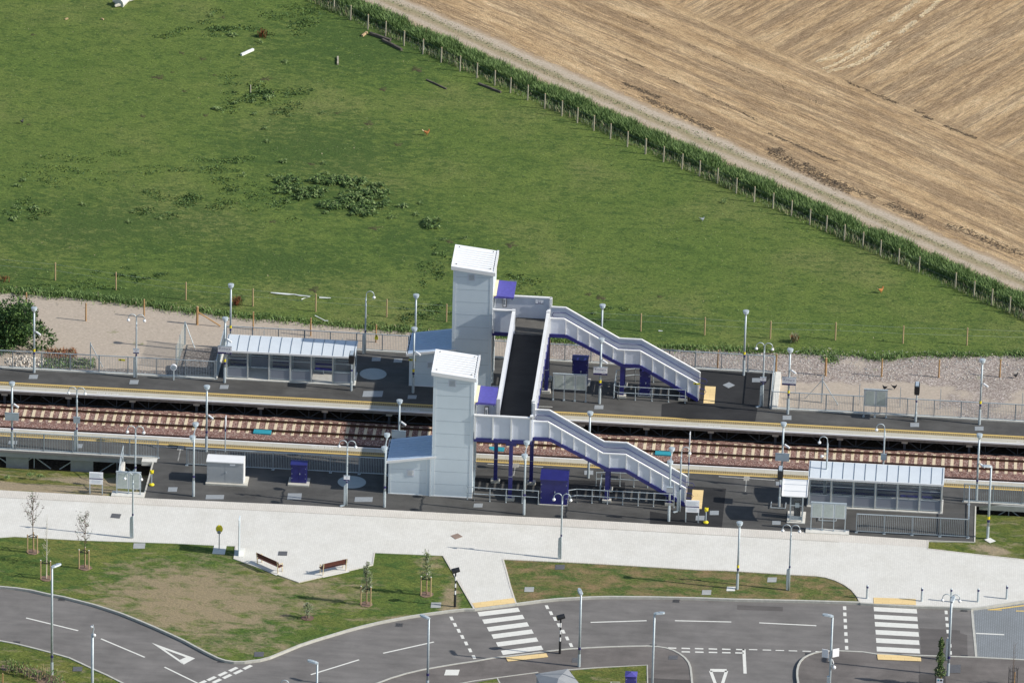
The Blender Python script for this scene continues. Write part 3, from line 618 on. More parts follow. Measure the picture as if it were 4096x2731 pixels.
# ------------------------------------------------------------------ covers, gullies, patches
def plate(name, k, pts, mat, label, cat, z=.006, group=None, zp=0.):
    P = [Vector(p) for p in ats(k, pts, zp)]; c = sum(P, Vector())/len(P); mb = MB(); mb.prism([(p.x-c.x, p.y-c.y) for p in P], 0, .012, mat)
    o = mb.build(name); o.location = (c.x, c.y, z); return tag(o, label, cat, group)
def rect(k, x, y, w_, h_, sk=0): return (k, [(x-w_/2+sk, y-h_/2), (x+w_/2+sk, y-h_/2), (x+w_/2-sk, y+h_/2), (x-w_/2-sk, y+h_/2)])
g1 = 'access covers in the platform tarmac'
for (k, x, y, w_, h_, sk, lb) in [('A',314,958,82,38,5,'grey access cover left of the far fence lamps, below the leftmost far lantern'),('A',1260,1007,82,38,5,'grey access cover below the far double swan-neck lamp'),('A',2108,1053,80,36,4,'grey access cover below the name sign left of the far shelter'),
    ('B',1423,792,82,36,3,'left of two grey covers behind the far turning circle'),('B',1627,805,80,36,3,'right of two grey covers behind the far turning circle'),('B',1390,1118,186,54,6,'large double grey cover between far turning circle and yellow line'),('B',1760,1147,82,34,3,'grey cover in shade right of the large double cover'),
    ('J',375,676,170,40,3,'double grey cover in front of the grey cabinet'),('J',1124,670,132,58,4,'square double grey cover in front of the small blue cabinet'),('J',1774,699,168,44,3,'double grey cover below the near turning circle'),('I',1624,958,86,42,4,'grey cover beside the leftmost twin lantern lamp'),
    ('K',265,990,84,36,3,'grey cover in front of the first guardrail right of the lift tower'),('E',692,1120,84,36,2,'grey cover below the central far name sign'),('E',2166,867,82,38,1,'grey cover behind the swan-neck lamp at the wide platform end'),('K',1400,66,0,0,0,''),
    ('F',910,1361,92,44,0,'grey cover below the right far name sign'),('H',948,1436,92,42,0,'grey cover in front of the black display on the far platform'),('H',1622,1474,92,42,0,'grey cover in front of the rightmost far lantern'),('L',524,1232,92,48,2,'pale cover at the foot of the forecourt header sign'),
    ('L',672,1178,94,44,1,'dull cover right of the yellow base'),('L',1322,1282,90,40,1,'grey cover left of the small ticket shelter'),('L',1362,872,92,38,0,'grey cover behind the near right lantern'),('I',120,517,82,34,4,'grey cover behind the leftmost near platform fence'),('I',735,550,82,38,4,'grey cover beside the leftmost near swan-neck lamp'),('K',1305,682,84,40,0,'grey cover beside the lamp under the near staircase')]:
    if w_: plate('access_cover', *rect(k, x, y, w_, h_, sk), COVER, lb, 'access cover', group=g1)
g2 = 'covers in paving, lawns and footways'
plate('manhole_cover', 'I', [(1055,1183),(1142,1190),(1125,1230),(1038,1222)], COVERD, 'dark square cover in the pale paving near the left saplings', 'manhole cover', group=g2)
plate('manhole_cover', 'J', [(975,1185),(1058,1187),(1053,1226),(968,1224)], COVERD, 'dark square cover in the seating alcove between the benches', 'manhole cover', group=g2)
plate('manhole_cover', 'K', [(5,1275),(72,1252),(120,1283),(50,1308)], M('brown cover', (.27,.2,.16), .8), 'brown diamond-shaped cover in the pale paving', 'manhole cover', group=g2)
plate('manhole_cover', 'E', [(1850,912),(1910,886),(1965,915),(1903,942)], COVER, 'diamond-shaped cover at the wide right end of the far platform', 'manhole cover', group=g2)
plate('manhole_cover', 'M', [(1675,1196),(1738,1178),(1797,1212),(1735,1232)], LINE, 'white diamond slab at the foot of the right verge street lamp', 'slab', group=g2)
for k, x, y, w_, h_, mt_, lb in [('O',1985,675,95,50,CONCG,'buff stone cover beside the left belisha beacon'),('O',320,1137,90,45,COVERD,'dark cover in the pointed end of the worn lawn'),('P',1035,318,88,44,COVERD,'rounded dark cover at the top of the patchy lawn'),('P',745,528,88,44,CONCG,'sunken brown cover near the crossing path in the patchy lawn'),('Q',532,556,86,44,CONCG,'brown cover near the road kerb in the patchy lawn'),('Q',1148,437,86,44,CONCG,'brown cover between the two forecourt lamps'),('Q',762,522,80,40,LINE,'white slab at the foot of the forecourt lantern'),
    ('N',730,1275,88,42,COVERD,'grey cover in the lower left verge'),('N',1310,118,110,50,CONCG,'worn grey cover at the top edge of the left lawn'),('P',1192,1193,88,44,COVERD,'brown cover beside the lower footway lamp'),('P',2100,1167,86,38,COVERD,'dark cover in the footway at the junction corner'),('R',1370,1418,120,86,COVERD,'dark square tar patch around a cover by the right lamp'),('O',2135,1308,130,52,LINE,'pale slab in the lower footway')]:
    plate('manhole_cover', *rect(k, x, y, w_, h_, 8 if mt_ is LINE and k == 'O' else 3), mt_, lb, 'manhole cover', z=-.02 if k in 'NOPQ' else 0., group=g2)
g3 = 'road gullies along the kerbs'
def gully(k, x, y, w_, h_, lb):
    p = at(k, x, y, RZ); r = root('road_gully', lb, 'gully', (p.x, p.y, RZ-.036), group=g3); mb = MB(); a = w_/CROP[k][2]/57./2; b = h_/CROP[k][2]/25./2
    mb.box(-a, a, -b, b, 0, .012, GAP); mb.build('pit', r); mb = MB()
    for i in range(7): mb.box(-a+(i+.25)*2*a/7, -a+(i+.7)*2*a/7, -b, b, .012, .024, COVERD)
    mb.box(-a-.03, a+.03, -b-.03, -b, 0, .026, COVERD); mb.box(-a-.03, a+.03, b, b+.03, 0, .026, COVERD); mb.build('grating', r)
for q in [('N',582,617,58,26,'gully in the left road below the lawn'),('N',157,1027,56,20,'gully on the lower side of the left road'),('N',2082,1197,58,30,'gully at the pointed tip of the worn lawn'),('O',1640,860,60,24,'gully in the bend before the left zebra crossing'),('P',2128,635,58,22,'gully below the middle of the patchy lawn'),('P',1912,1052,58,12,'gully at the junction kerb'),('R',1465,801,66,24,'gully right of the right zebra crossing'),('R',1470,1280,66,14,'gully on the lower side right of the right zebra crossing'),('O',1803,1303,54,16,'gully on the lower side before the left zebra crossing'),('Q',1492,1137,54,22,'gully at the right corner of the side road')]: gully(*q)
# ------------------------------------------------------------------ platforms
STEEL_SHADE = M('steelwork with painted shade', (.07,.08,.09), .7); CONC_SHADE = M('edge beam with painted shade', (.22,.20,.18), .9, 0, .3, 4)  # both colours darkened to paint in the shade under the platform edge
def platform(y_edge, s, label, deck, name='railway_platform'):
    # s=+1: edge faces the camera side (far platform); s=-1: near platform, edge away from the camera
    r = root(name, label, 'platform', (0, 0, 0)); X0, X1 = -130, 130
    mb = MB(); mb.box(X0, X1, min(y_edge+s*.2, y_edge+s*3.2), max(y_edge+s*.2, y_edge+s*3.2), -.22, -.013, CONCG); mb.build('deck_slab', r)
    def lay(nm, a, b, mat, z=.0, t=.012):
        mb = MB(); mb.box(X0, X1, min(y_edge+s*a, y_edge+s*b), max(y_edge+s*a, y_edge+s*b), z-t, z, mat); return mb.build(nm, r)
    lay('coping_edge', 0, .12, WHITE, .004, .10)
    lay('coping_slab', .13, .74, COPE); lay('tactile_strip', .74, 1.15, TACT, .006); lay('yellow_line', 1.15, 1.30, YELP, .003)
    mb = MB()
    for P in deck: mb.sheet(P, 0., TAR)
    mb.build('tarmac_surface', r, tri=True)
    mb = MB(); mb.box(X0, X1, min(y_edge+s*.13, y_edge+s*.19), max(y_edge+s*.13, y_edge+s*.19), -.36, -.014, CONC_SHADE); mb.build('edge_beam', r)
    return r
COPE = paving('coping slabs', (.50,.475,.40), (.36,.34,.29), .92, 4., 1.2, 0)
fw = [tuple(p[:2]) for p in [(-20.85,-9.0),(-20.75,-2.9),(19.25,-2.9),(19.3,-8.75)]]
fp = platform(-12.47, 1, 'far platform with yellow line and beige coping, behind both tracks', [[(-130,-11.17),(130,-11.17),(130,-8.9),fw[3],fw[2],fw[1],fw[0],(-130,-9.0)]])
mb = MB(); mb.prism(fw, -.47, -.012, CONCG); mb.build('deck_slab', fp)
mb = MB(); mb.box(-130, 130, -9.6, -9.45, -1.45, -.25, CONCG); mb.build('back_wall', fp)
for i in range(-16, 17):        # trestles under the far platform edge
    x = i*4.62+1.3
    mb = MB(); mb.box(x-.22, x+.22, -12.12, -11.85, -.62, -.36, CONC); mb.box(x-.09, x+.09, -12.0, -11.85, -1.4, -.62, STEEL_SHADE)
    mb.build('trestle', fp)
tr = MB()
for i in range(-32, 33):
    x = i*2.31+1.3
    for a, b in (((x, -.36), (x+1.15, -1.2)), ((x+2.31, -.36), (x+1.15, -1.2)), ((x+1.15, -.36), (x+1.15, -1.2))):
        tr.bar((a[0], -11.9, a[1]), (b[0], -11.9, b[1]), .045, .045, STEEL_SHADE)
tr.box(-74, 74, -11.93, -11.87, -1.22, -1.16, STEEL_SHADE); tr.build('truss', fp)
ce = [tuple(at('I', 1350, 1037)[:2]), tuple(at('I', 1440, 705)[:2])]
np_ = platform(-18.6, -1, 'near platform with tarmac forecourt strip in front of both tracks', [[(-130,-19.9),(130,-19.9),(130,-22.15),(36.2,-22.25),tuple(at('M',1585,850)[:2]),tuple(at('M',1575,1225)[:2]),tuple(at('M',1090,1208)[:2]),(26,-28.7),(0,-28.4),ce[0],ce[1],(-23.4,-22.45),(-130,-22.2)]])
mb = MB(); mb.prism([(-23.3,-22.3),(tuple(at('M',1585,850)[:2])),(tuple(at('M',1575,1225)[:2])),(30,-28.7),(0,-28.5),(-24.05,-28.6)], -.9, -.014, CONCG); mb.build('deck_slab', np_)
for x in [-33.5-4.62*i for i in range(8)]+[-28.9]+[40.5+4.62*i for i in range(6)]:
    mb = MB(); mb.box(x-.8, x+.8, -22.1, -21.95, -1.4, -.36, CONCG); mb.build('trestle', np_)
tr = MB(); tr.box(-130, -23.9, -22.35, -22.15, -.40, -.02, CONCG); tr.build('edge_beam', np_); tr = MB(); tr.box(34.6, 130, -22.4, -22.15, -.42, -.02, CONCG); tr.build('edge_beam', np_)
tr = MB()
for x0 in [-39, -36.3, -33.5, -30.5, -27.6, 35.5, 38.1, 40.7]:
    for a, b in (((x0, -1.3), (x0+1.2, -.4)), ((x0+2.4, -1.3), (x0+1.2, -.4)), ((x0+1.2, -1.3), (x0+1.2, -.4))): tr.bar((a[0], -22.05, a[1]), (b[0], -22.05, b[1]), .06, .06, STEEL)
tr.build('truss', np_)
pe = MB(); pe.bar((*ce[0], .01), (*ce[1], .01), .1, .06, CONC); pe.bar((*at('M',1585,850)[:2], .01), (*at('M',1575,1225)[:2], .01), .1, .06, CONC); pe.bar((*at('M',1575,1225)[:2], .01), (*at('M',1092,1208)[:2], .01), .08, .06, CONC)
pe.build('edging', np_)
# sloping verges either side of the near forecourt
vm = MB()
for x0, x1 in ((-130, -23.9), (33.2, 130)):
    n = 24; m_ = 12; vs = []
    for j in range(m_+1):
        for i in range(n+1):
            x = x0+(x1-x0)*i/n; y = -28.7+(6.35)*j/m_; zz = min(-.03, -.03-(y+27.9)/5.6*1.25)
            if x0 > 0: zz = min(-.03, -.03-(y+27.2)/4.6*.75) 
            vs.append((x, y, zz+random.uniform(-.02, .02)))
    vm.add(vs, [(j*(n+1)+i, j*(n+1)+i+1, (j+1)*(n+1)+i+1, (j+1)*(n+1)+i) for j in range(m_) for i in range(n)], VERGE)
vm.sheet([tuple(at('M', 1080, 1190)[:2]), tuple(at('M', 1075, 1300)[:2]), tuple(at('M', 1600, 1362)[:2]), tuple(at('M', 2091, 1412)[:2]), (130,-35), (130,-28.6), (35.6, -28.6)], -.03, VERGE)
struct(vm.build('grass_verge', tri=True))
# darker tar, turning circles, text on the coping
def patch(k, pts, mat=TARD, z=.004, nm='tar_patch', par=fp):
    mb = MB(); mb.sheet([p[:2] for p in ats(k, pts)], z, mat); return mb.build(nm, par, tri=True)
patch('E', [(1280,1090),(1275,1205),(1550,1232),(2155,1252),(2205,960),(2325,800),(1640,770),(1640,1040)])
patch('L', [(400,895),(795,925),(752,1328),(0,1292),(0,1160),(180,1190),(360,1100)], z=.005, par=np_)
patch('D', [(890,1230),(2240,1295),(2240,1400),(1490,1400),(1480,1330),(900,1290)], z=.004, par=np_)
for k, x, y, rr, par, lb in [('B',1393,930,.97,fp,''),('J',1663,535,1.0,np_,'')]:
    p = at(k, x, y); mb = MB(); mb.sheet([(p.x+rr*math.cos(t*math.pi/20), p.y+rr*.98*math.sin(t*math.pi/20)) for t in range(40)], .007, M('turning circle paint', (.36,.40,.40), .7, 0, .08, 2)); mb.build('turning_circle', par)
NEWT = tarmac('new footway tarmac', (.085, .078, .075), .2); OLDT = tarmac('repaired road tarmac', (.125, .115, .110), .2)
fpm = MB(); fpm.sheet([q[:2] for q in ats('P', [(1868,1362),(2258,1380),(2262,1560),(1868,1560)], -.02)], -.014, NEWT)
fpm.sheet([q[:2] for q in ats('R', [(995,1345),(1000,1480),(990,1480),(1000,1700),(1285,1700),(1270,1485),(1005,1470)], -.02)], -.014, NEWT)
struct(fpm.build('footway_patch', tri=True)); fpm = MB()
fpm.sheet([q[:2] for q in ats('R', [(1000,985),(1420,1010),(1425,1040),(1498,1058),(1502,1285),(1015,1262)], RZ)], RZ-.038, OLDT)
fpm.sheet([q[:2] for q in ats('Q', [(820,670),(1250,690),(1250,730),(820,715)], RZ)], RZ-.038, OLDT)
struct(fpm.build('road_patch', tri=True))
tx = MB(); tn = MB()
for k, x, y, fl, far in [('A',1020,1092,0,1),('E',1730,1276,0,1),('B',1728,1245,1,1),('M',2060,168,1,1),('A',80,1467,0,0),('J',1383,201,1,0),('M',1285,585,1,0)]:
    p = at(k, x, y); text_on(tx if far else tn, 'Mind the step', .33, (p.x+(0 if k != 'A' or far else -.1)+(.45 if (k == 'M' and far) else 0)-(.2 if (k == 'M' and not far) else 0), (-11.17-.98 if far else -19.9+.98), .004), WHITE, 'xy', math.pi if fl else 0, .88)
tx.build('lettering', fp); tn.build('lettering', np_)
# dotted guide strips on the near platform
gs = MB()
def dots(k, a, b, n, s=.09):
    for i in range(n):
        t = i/(n-1); p = at(k, a[0]+(b[0]-a[0])*t, a[1]+(b[1]-a[1])*t); gs.box(p.x-s, p.x+s, p.y-.03, p.y+.03, .003, .009, LINE)
dots('K', (365,600), (580,615), 10); dots('K', (655,615), (865,628), 10); dots('K', (612,635), (600,705), 8, .04); dots('L', (733,798), (970,815), 12); dots('L', (1050,818), (1290,835), 12); dots('L', (1008,835), (998,950), 10, .04)
dots('I', (1445,553), (1650,560), 9); dots('I', (1760,568), (1930,578), 8); dots('I', (1698,580), (1676,685), 10, .04); dots('E', (110,1112), (245,1116), 7)
for k, x, y in [('K',620,612),('L',1010,818),('I',1700,566)]:
    for j in range(6):
        p = at(k, x-25+j*10, y); gs.box(p.x-.02, p.x+.02, p.y-.35, p.y+.35, .003, .01, CONC)
gs.build('guide_studs', np_)
for k, x, y, w_, h_, lb in [('E',1730,1004,108,160,'rectangle of buff tactile blocks at the foot of the far staircase')]: plate('tactile_paving', 'E', [(1685,922),(1785,928),(1773,1087),(1670,1082)], BUFFB, lb, 'tactile paving', group='stair foot tactile pads')
plate('tactile_paving', 'L', [(445,936),(560,942),(540,1137),(425,1132)], BUFFB, 'rectangle of buff tactile blocks at the foot of the near staircase', 'tactile paving', group='stair foot tactile pads')
# ------------------------------------------------------------------ lift towers
def tower(y0, label):
    r = root('lift_tower', label, 'lift tower', (-2.39, y0, 0), group='lift towers of the footbridge')
    hx = 1.425; dp = 3.4; H0, H1 = 9.62, 9.32        # eaves left / right
    mb = MB(); mb.xzprism([(-hx,0),(hx,0),(hx,H1),(-hx,H0)], 0, dp, CLAD); mb.build('wall', r)
    # joints, corner flashings
    mb = MB()
    for i in range(9):
        z = .98+i*.985; mb.box(-hx+.2, hx-.2, -.006, 0, z-.012, z+.012, SEAM); mb.box(hx, hx+.006, .1, dp-.1, z-.012, z+.012, SEAM)
    mb.build('panel_joint', r)
    mb = MB()
    mb.box(-hx-.01, -hx+.19, -.014, 0, 0, H0-.02, CLAD); mb.box(hx-.18, hx+.01, -.014, 0, 0, H1, CLAD); mb.box(-hx+.19, -hx+.205, -.016, 0, .05, H0-.3, WHITE); mb.box(hx-.195, hx-.18, -.016, 0, .05, H1-.3, WHITE)
    mb.box(hx, hx+.03, 0, .16, 0, H1, WHITE); mb.box(hx, hx+.03, dp-.2, dp, 0, H1, WHITE); mb.box(-hx-.02, hx+.02, -.03, 0, 0, .06, WHITE)
    mb.build('corner_flashing', r)
    mb = MB(); o = .16; e0, e1 = H0+.03, H1+.0
    mb.xzprism([(-hx-o, e0-.20),(hx+o, e1-.23),(hx+o, e1+.0),(-hx-o, e0+.03)], -o, 0-.02, WHITE)
    mb.xzprism([(-hx-o, e0+.03),(hx+o, e1-.0),(hx+o, e1+.06),(-hx-o, e0+.09)], -o, dp+o, ROOFW)
    mb.xzprism([(-hx-o, e0-.16),(-hx, e0-.16),(-hx, e0+.02),(-hx-o, e0+.03)], -.02, dp+o, WHITE)
    mb.xzprism([(hx, e1-.2),(hx+o, e1-.2),(hx+o, e1+.12),(hx+.02, e1+.12)], -.018, dp+o, WHITE)
    ro = mb.build('roof', r)
    mb = MB(); sl = (e1-e0)/(2*hx+2*o)
    for i in range(8):
        y = .35+i*.37; xa, xb = -hx+.05, hx-.02
        za = e0+.09+(xa+hx+o)*sl; zb = e0+.09+(xb+hx+o)*sl
        mb.add([(xa,y-.035,za+.004),(xb,y-.035,zb+.004),(xb,y,zb+.045),(xa,y,za+.045),(xa,y+.035,za+.004),(xb,y+.035,zb+.004)], [(0,1,2,3),(3,2,5,4)], ROOFW)
        mb.add([(xa,y-.05,za+.006),(xb,y-.05,zb+.006),(xb,y-.035,zb+.006),(xa,y-.035,za+.006)], [(0,1,2,3)], PANEL)
        mb.box(hx-.05, hx+.015, y+.06, y+.30, e1+.065, e1+.085, GAP)
    mb.build('roof_rib', ro)
    mb = MB()
    for x, y in ((-hx+.15,.25),(hx-.25,.25),(-hx+.15,dp-.25),(hx-.25,dp-.25)): mb.box(x, x+.07, y, y+.07, e0+(x+hx+o)*sl+.09, e0+(x+hx+o)*sl+.14, COVERD)
    mb.build('roof_fixing', ro)
    def louvre(par, x, z):
        mb = MB(); s = .27
        mb.box(x-s, x+s, -.016, .0, z-s, z+s, PANEL); mb.box(x-s+.06, x+s-.06, -.018, -.016, z-s+.06, z+s-.06, SIGNB)
        lo = mb.build('louvre', par); mb = MB()
        for i in range(5): zz = z-s+.09+i*.085; mb.add([(x-s+.06,-.020,zz+.03),(x+s-.06,-.020,zz+.03),(x+s-.06,-.042,zz-.012),(x-s+.06,-.042,zz-.012)], [(0,3,2,1),(0,1,2,3)], WHITE)
        mb.build('louvre_blade', lo)
    louvre(r, -.12, 8.86)
    # annex
    ax0, ax1 = -4.45, -hx; zl, zr = 2.55, 3.06; ad = 3.25
    mb = MB(); mb.xzprism([(ax0,0),(ax1-.005,0),(ax1-.005,zr),(ax0,zl)], .02, ad, CLAD); an = mb.build('annex_wall', r)
    mb = MB(); mb.box(ax0-.01, ax0+.14, .004, .02, 0, zl, CLAD); mb.box(ax0+.14, ax0+.155, .0, .02, .04, zl-.1, WHITE); mb.box(ax1-.38, ax1-.365, .004, .02, .04, zr-.15, WHITE); mb.box(ax1-.16, ax1-.03, -.06, .02, .0, zr-.1, CLAD); mb.box(ax1-.10, ax1-.075, -.065, -.06, .0, zr-.1, WHITE)
    for z in (.98, 1.965): mb.box(ax0+.16, ax1-.38, .013, .02, z-.01, z+.01, SEAM)
    mb.box(ax0-.02, ax1, -.01, .02, 0, .05, WHITE); mb.build('annex_flashing', an)
    louvre(an, ax0+1.55, 1.72)
    for q in (o_ for o_ in an.children if o_.name.startswith('louvre')): q.location.y = .02
    mb = MB(); mb.xzprism([(ax0-.12,zl-.0),(ax1-.004,zr+.02),(ax1-.004,zr+.08),(ax0-.12,zl+.06)], -.12, ad+.15, ROOF_SHADE); ar = mb.build('annex_roof', r)
    mb = MB(); s2 = (zr+.08-zl-.06)/(ax1-ax0+.12)
    for i in range(9):
        y = .1+i*.36; xa, xb = ax0+.0, ax1-.02; za, zb = zl+.06+(xa-ax0+.12)*s2, zl+.06+(xb-ax0+.12)*s2
        mb.add([(xa,y-.03,za+.003),(xb,y-.03,zb+.003),(xb,y,zb+.035),(xa,y,za+.035),(xa,y+.03,za+.003),(xb,y+.03,zb+.003)], [(0,1,2,3),(3,2,5,4)], ROOF_SHADE)
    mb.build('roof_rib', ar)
    mb = MB(); mb.xzprism([(ax0-.2,zl-.12),(ax1+.3,zr-.02),(ax1+.3,zr+.13),(ax0-.2,zl+.07)], -.2, -.12, WHITE)
    mb.box(ax0-.24, ax0-.2, -.2, ad+.18, zl-.1, zl+.02, WHITE)
    mb.box(ax0-.2, ax0-.12, -.119, ad+.14, zl-.06, zl-.05, GAP)
    for i in range(6): mb.box(ax0-.2, ax0-.12, .3+i*.58, .34+i*.58, zl-.04, zl-.0, WHITE)
    mb.build('gutter', ar)
    # lift door frame at bridge level on the right face, call panel, canopy
    mb = MB(); mb.box(hx, hx+.05, .75, 2.35, 4.8, 7.0, WHITE); mb.box(hx+.05, hx+.055, .95, 2.15, 4.82, 6.85, STEEL2); mb.build('lift_door', r)
    mb = MB(); mb.box(hx, hx+.045, .3, 2.9, 4.82, 6.9, WHITE) if 0 else mb.box(hx, hx+.12, 1.1, 1.25, 0, 3.9, STEEL); mb.build('downpipe', r)
    cx0, cx1, cy0, cy1, cz = hx+.08, hx+1.50, .35, 3.0, 7.25
    mb = MB(); mb.xzprism([(cx0+.16,cz+.09),(cx1,cz+.03),(cx1,cz-.09),(cx0,cz-.09),(cx0,cz+.02)], cy0, cy1, NAVYC); ca = mb.build('canopy', r)
    mb = MB(); mb.xzprism([(cx0-.06,cz-.08),(cx0+.16,cz+.095),(cx0+.16,cz+.11),(cx0-.08,cz+.1)], cy0, cy1, M('cream sealant strip', (.75,.66,.42), .6)); 
    mb.build('canopy_flashing', ca)
    mb = MB()
    for y in (cy0+.12, cy1-.12): mb.box(cx0+.1, cx0+.16, y-.03, y+.03, cz-.22, cz-.09, NAVY); mb.box(cx1-.16, cx1-.1, y-.03, y+.03, cz-.22, cz-.09, NAVY)
    for i in range(30): mb.box(cx1-.5+i*.018, cx1-.495+i*.018, cy1, cy1+.006, cz+.03, cz+.16, STEEL)
    mb.build('canopy_bracket', ca)
    return r
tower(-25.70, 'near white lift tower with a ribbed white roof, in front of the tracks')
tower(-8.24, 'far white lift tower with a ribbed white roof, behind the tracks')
# ------------------------------------------------------------------ footbridge: one thing
fb = root('footbridge', 'white and violet blue covered-side footbridge crossing the tracks with two staircases', 'footbridge', (0,0,0))
ZF, ZT = 4.80, 6.54
def wall_x(name, x0, x1, y, side, z0, z1, ribs, par=None, corner=True):     # wall along x; ribs on side (-1 = towards the camera)
    mb = MB(); mb.box(x0, x1, y-.03, y+.03, z0, z1-.08, PANEL); o = mb.build(name, par or fb); mb = MB()
    for x in ribs: mb.box(x-.055, x+.055, y+side*.03, y+side*.12, z0-.06, z1-.08, WHITE) if side > 0 else mb.box(x-.055, x+.055, y-.12, y-.03, z0-.06, z1-.08, WHITE)
    mb.build('rib', o); mb = MB(); mb.box(x0-.02, x1+.02, y-.14, y+.06, z1-.08, z1, WHITE); mb.build('cap_rail', o)
    return o
def wall_y(name, x, y0, y1, side, z0, z1, ribs, tall=0):
    mb = MB(); mb.box(x-.03, x+.03, y0, y1, z0, z1-.08, PANEL); o = mb.build(name, fb); mb = MB()
    for y in ribs:
        a, b = sorted((x+side*.03, x+side*.12)); mb = MB(); mb.box(a, b, y-.05, y+.05, z0-.05, z1-.08, WHITE); mb.build('rib', o)
    mb = MB(); mb.box(x-.11, x+.11, y0, y1, z1-.08, z1, WHITE); mb.build('cap_rail', o); return o
for dy, tagn in ((0., 'near'), (17.2, 'far')):
    yf, yb = -25.66+dy+(.06 if dy else 0), -23.15+dy
    mb = MB(); mb.box(-.93, 3.12, yf+.05, yb-.03 if tagn == 'near' else yb+.5, ZF-.14, ZF, TARD); mb.build('landing_deck', fb)
    mb = MB(); x1 = 3.15 if tagn == 'near' else 3.15
    mb.box(-.93, x1, yf-.1, yf+.04, ZF-.34, ZF-.06, NAVY); mb.box(-.93, x1, yb-.1, yb+.1, ZF-.34, ZF-.15, NAVY); mb.box(x1-.15, x1, yf+.04, yb-.1, ZF-.34, ZF-.15, NAVY); mb.box(-.93, -.8, yf+.04, yb-.1, ZF-.34, ZF-.15, NAVY)
    mb.build('landing_beam', fb)
    if tagn == 'near':
        wall_x('parapet', -.90, 3.12, yf, -1, ZF-.06, ZT, (-.83, .42, 1.70, 3.04))
        wall_x('parapet', -.90, .58, yb, -1, ZF, ZT, ())
        mb = MB(); mb.box(-.35, -.08, yb-.20, yb-.16, ZF+.35, ZF+1.25, BLACK); mb.box(-.31, -.12, yb-.205, yb-.20, ZF+.4, ZF+1.2, SIGNW); mb.box(-.27, -.16, yb-.209, yb-.205, ZF+.6, ZF+1.0, STEEL2); mb.build('notice_frame', fb)
    else:
        wall_x('parapet', -.90, .62, yf, -1, ZF-.06, ZT, (-.83,))
        wall_x('parapet', -.90, 3.12, yb+.0, 1, ZF, ZT, (-.5, .8, 2.0), )
        mb = MB(); mb.box(-.35, -.08, yb-.22, yb-.16, ZF+.85, ZF+1.72, BLACK); mb.box(-.31, -.12, yb-.225, yb-.22, ZF+.9, ZF+1.68, SIGNW); mb.box(-.27, -.16, yb-.229, yb-.225, ZF+1.05, ZF+1.5, STEEL2); mb.build('notice_frame', fb)
        mb = MB(); mb.box(2.0, 2.56, yb-.16, yb-.14, ZF+1.26, ZF+1.52, SIGNW); mb.box(2.0, 2.56, yb-.163, yb-.16, ZF+1.22, ZF+1.26, DARKB)
        so_ = mb.build('direction_sign', fb); mb = MB(); text_on(mb, 'Platform 2', .105, (2.28, yb-.164, ZF+1.455), SIGNT); text_on(mb, '<- \u25a0\u25a0 ->', .12, (2.28, yb-.164, ZF+1.335), SIGNT); mb.build('lettering', so_)
    # corner post on the right of the opening and short wall beside the stair
    mb = MB(); mb.box(3.06, 3.18, yf-.05, yf+.62, ZF-.1, ZT-.08, PANEL); mb.box(3.0, 3.22, yf-.14, yf+.10, ZT-.1, ZT+.12, WHITE); mb.build('corner_post', fb); mb = MB(); mb.box(3.02, 3.2, yb-.3, yb+.0, ZF-.1, ZT+.0, WHITE); mb.build('corner_post', fb)
    # stair
    sy0, sy1 = (-25.12, -23.28) if tagn == 'near' else (-8.28, -6.40)
    bot = [(3.16,4.50),(4.42,4.50),(8.47,2.42),(9.75,2.42),(14.0,0.0)]; topp = [(3.16,6.02),(4.20,6.02),(8.12,3.80),(9.72,3.80),(14.0,1.42)]
    s_ = MB(); s_.add([(0,0,0)]*0, [], PANEL)
    def zb_(x, P):
        for (a, b), (c, d) in zip(P, P[1:]):
            if a <= x <= c: return b+(d-b)*(x-a)/(c-a)
        return P[-1][1]
    for yy, side in ((sy0, -1), (sy1, 1)):
        mb = MB(); pol = [(x, z+.20) for x, z in bot]; pol[-1] = (14.0, .14); pol = pol+[(14.0, 1.36)]+[(x, z-.06) for x, z in topp[::-1][1:]]
        mb.xzprism(pol, yy-.02, yy+.02, PANEL); pa = mb.build('stair_parapet', fb)
        mb = MB()
        for (a, b), (c, d) in zip(topp, topp[1:]): mb.bar((a, yy, b-.03), (c, yy, d-.03), .14, .08, WHITE)
        mb.box(13.95, 14.06, yy-.07, yy+.07, .12, 1.40, WHITE); mb.build('cap_rail', pa)
        mb = MB()
        for x in [3.22, 4.36, 5.22, 6.08, 6.94, 7.80, 8.62, 9.80, 10.66, 11.52, 12.38, 13.24]:
            a, b = (yy-.08, yy-.02) if side < 0 else (yy+.02, yy+.08); mb = MB(); mb.box(x-.04, x+.04, a, b, zb_(x, bot)+.16, zb_(x, topp)-.05, WHITE); mb.build('rib', pa)
        mb = MB(); bb_ = [(x, z+.27) for x, z in bot]; bb_[-1] = (14.0, .27); mb.xzprism(bot[:-1]+[(13.9,0.02),(14.02,.02)]+bb_[::-1], yy-.10 if side < 0 else yy+.02, yy-.02 if side < 0 else yy+.10, NAVY); mb.build('stringer', pa)
        mb = MB(); yi = yy+(.10 if side < 0 else -.10)
        for hz in (.42, .80):
            pts = [(a, yi, b-hz) for a, b in ((3.35,6.02),(4.22,6.02),(8.14,3.80),(9.73,3.80),(13.95,1.42))]
            pts.append((14.45, yi, pts[-1][2]-.06)); mb.tube(pts, .021, NAVY, 6)
        mb.tube([(3.35,yi,5.22),(3.25,yi,5.41),(3.35,yi,5.60)], .021, NAVY, 6)
        mb.tube([(14.45,yi,.56),(14.56,yi,.75),(14.45,yi,.94)], .021, NAVY, 6)
        mb.build('handrail', pa)
    mb = MB()
    mb.box(3.1, 4.3, sy0+.02, sy1-.02, ZF-.14, ZF-.002, TARD); mb.box(8.2, 9.75, sy0+.02, sy1-.02, 2.56, 2.70, TARD)
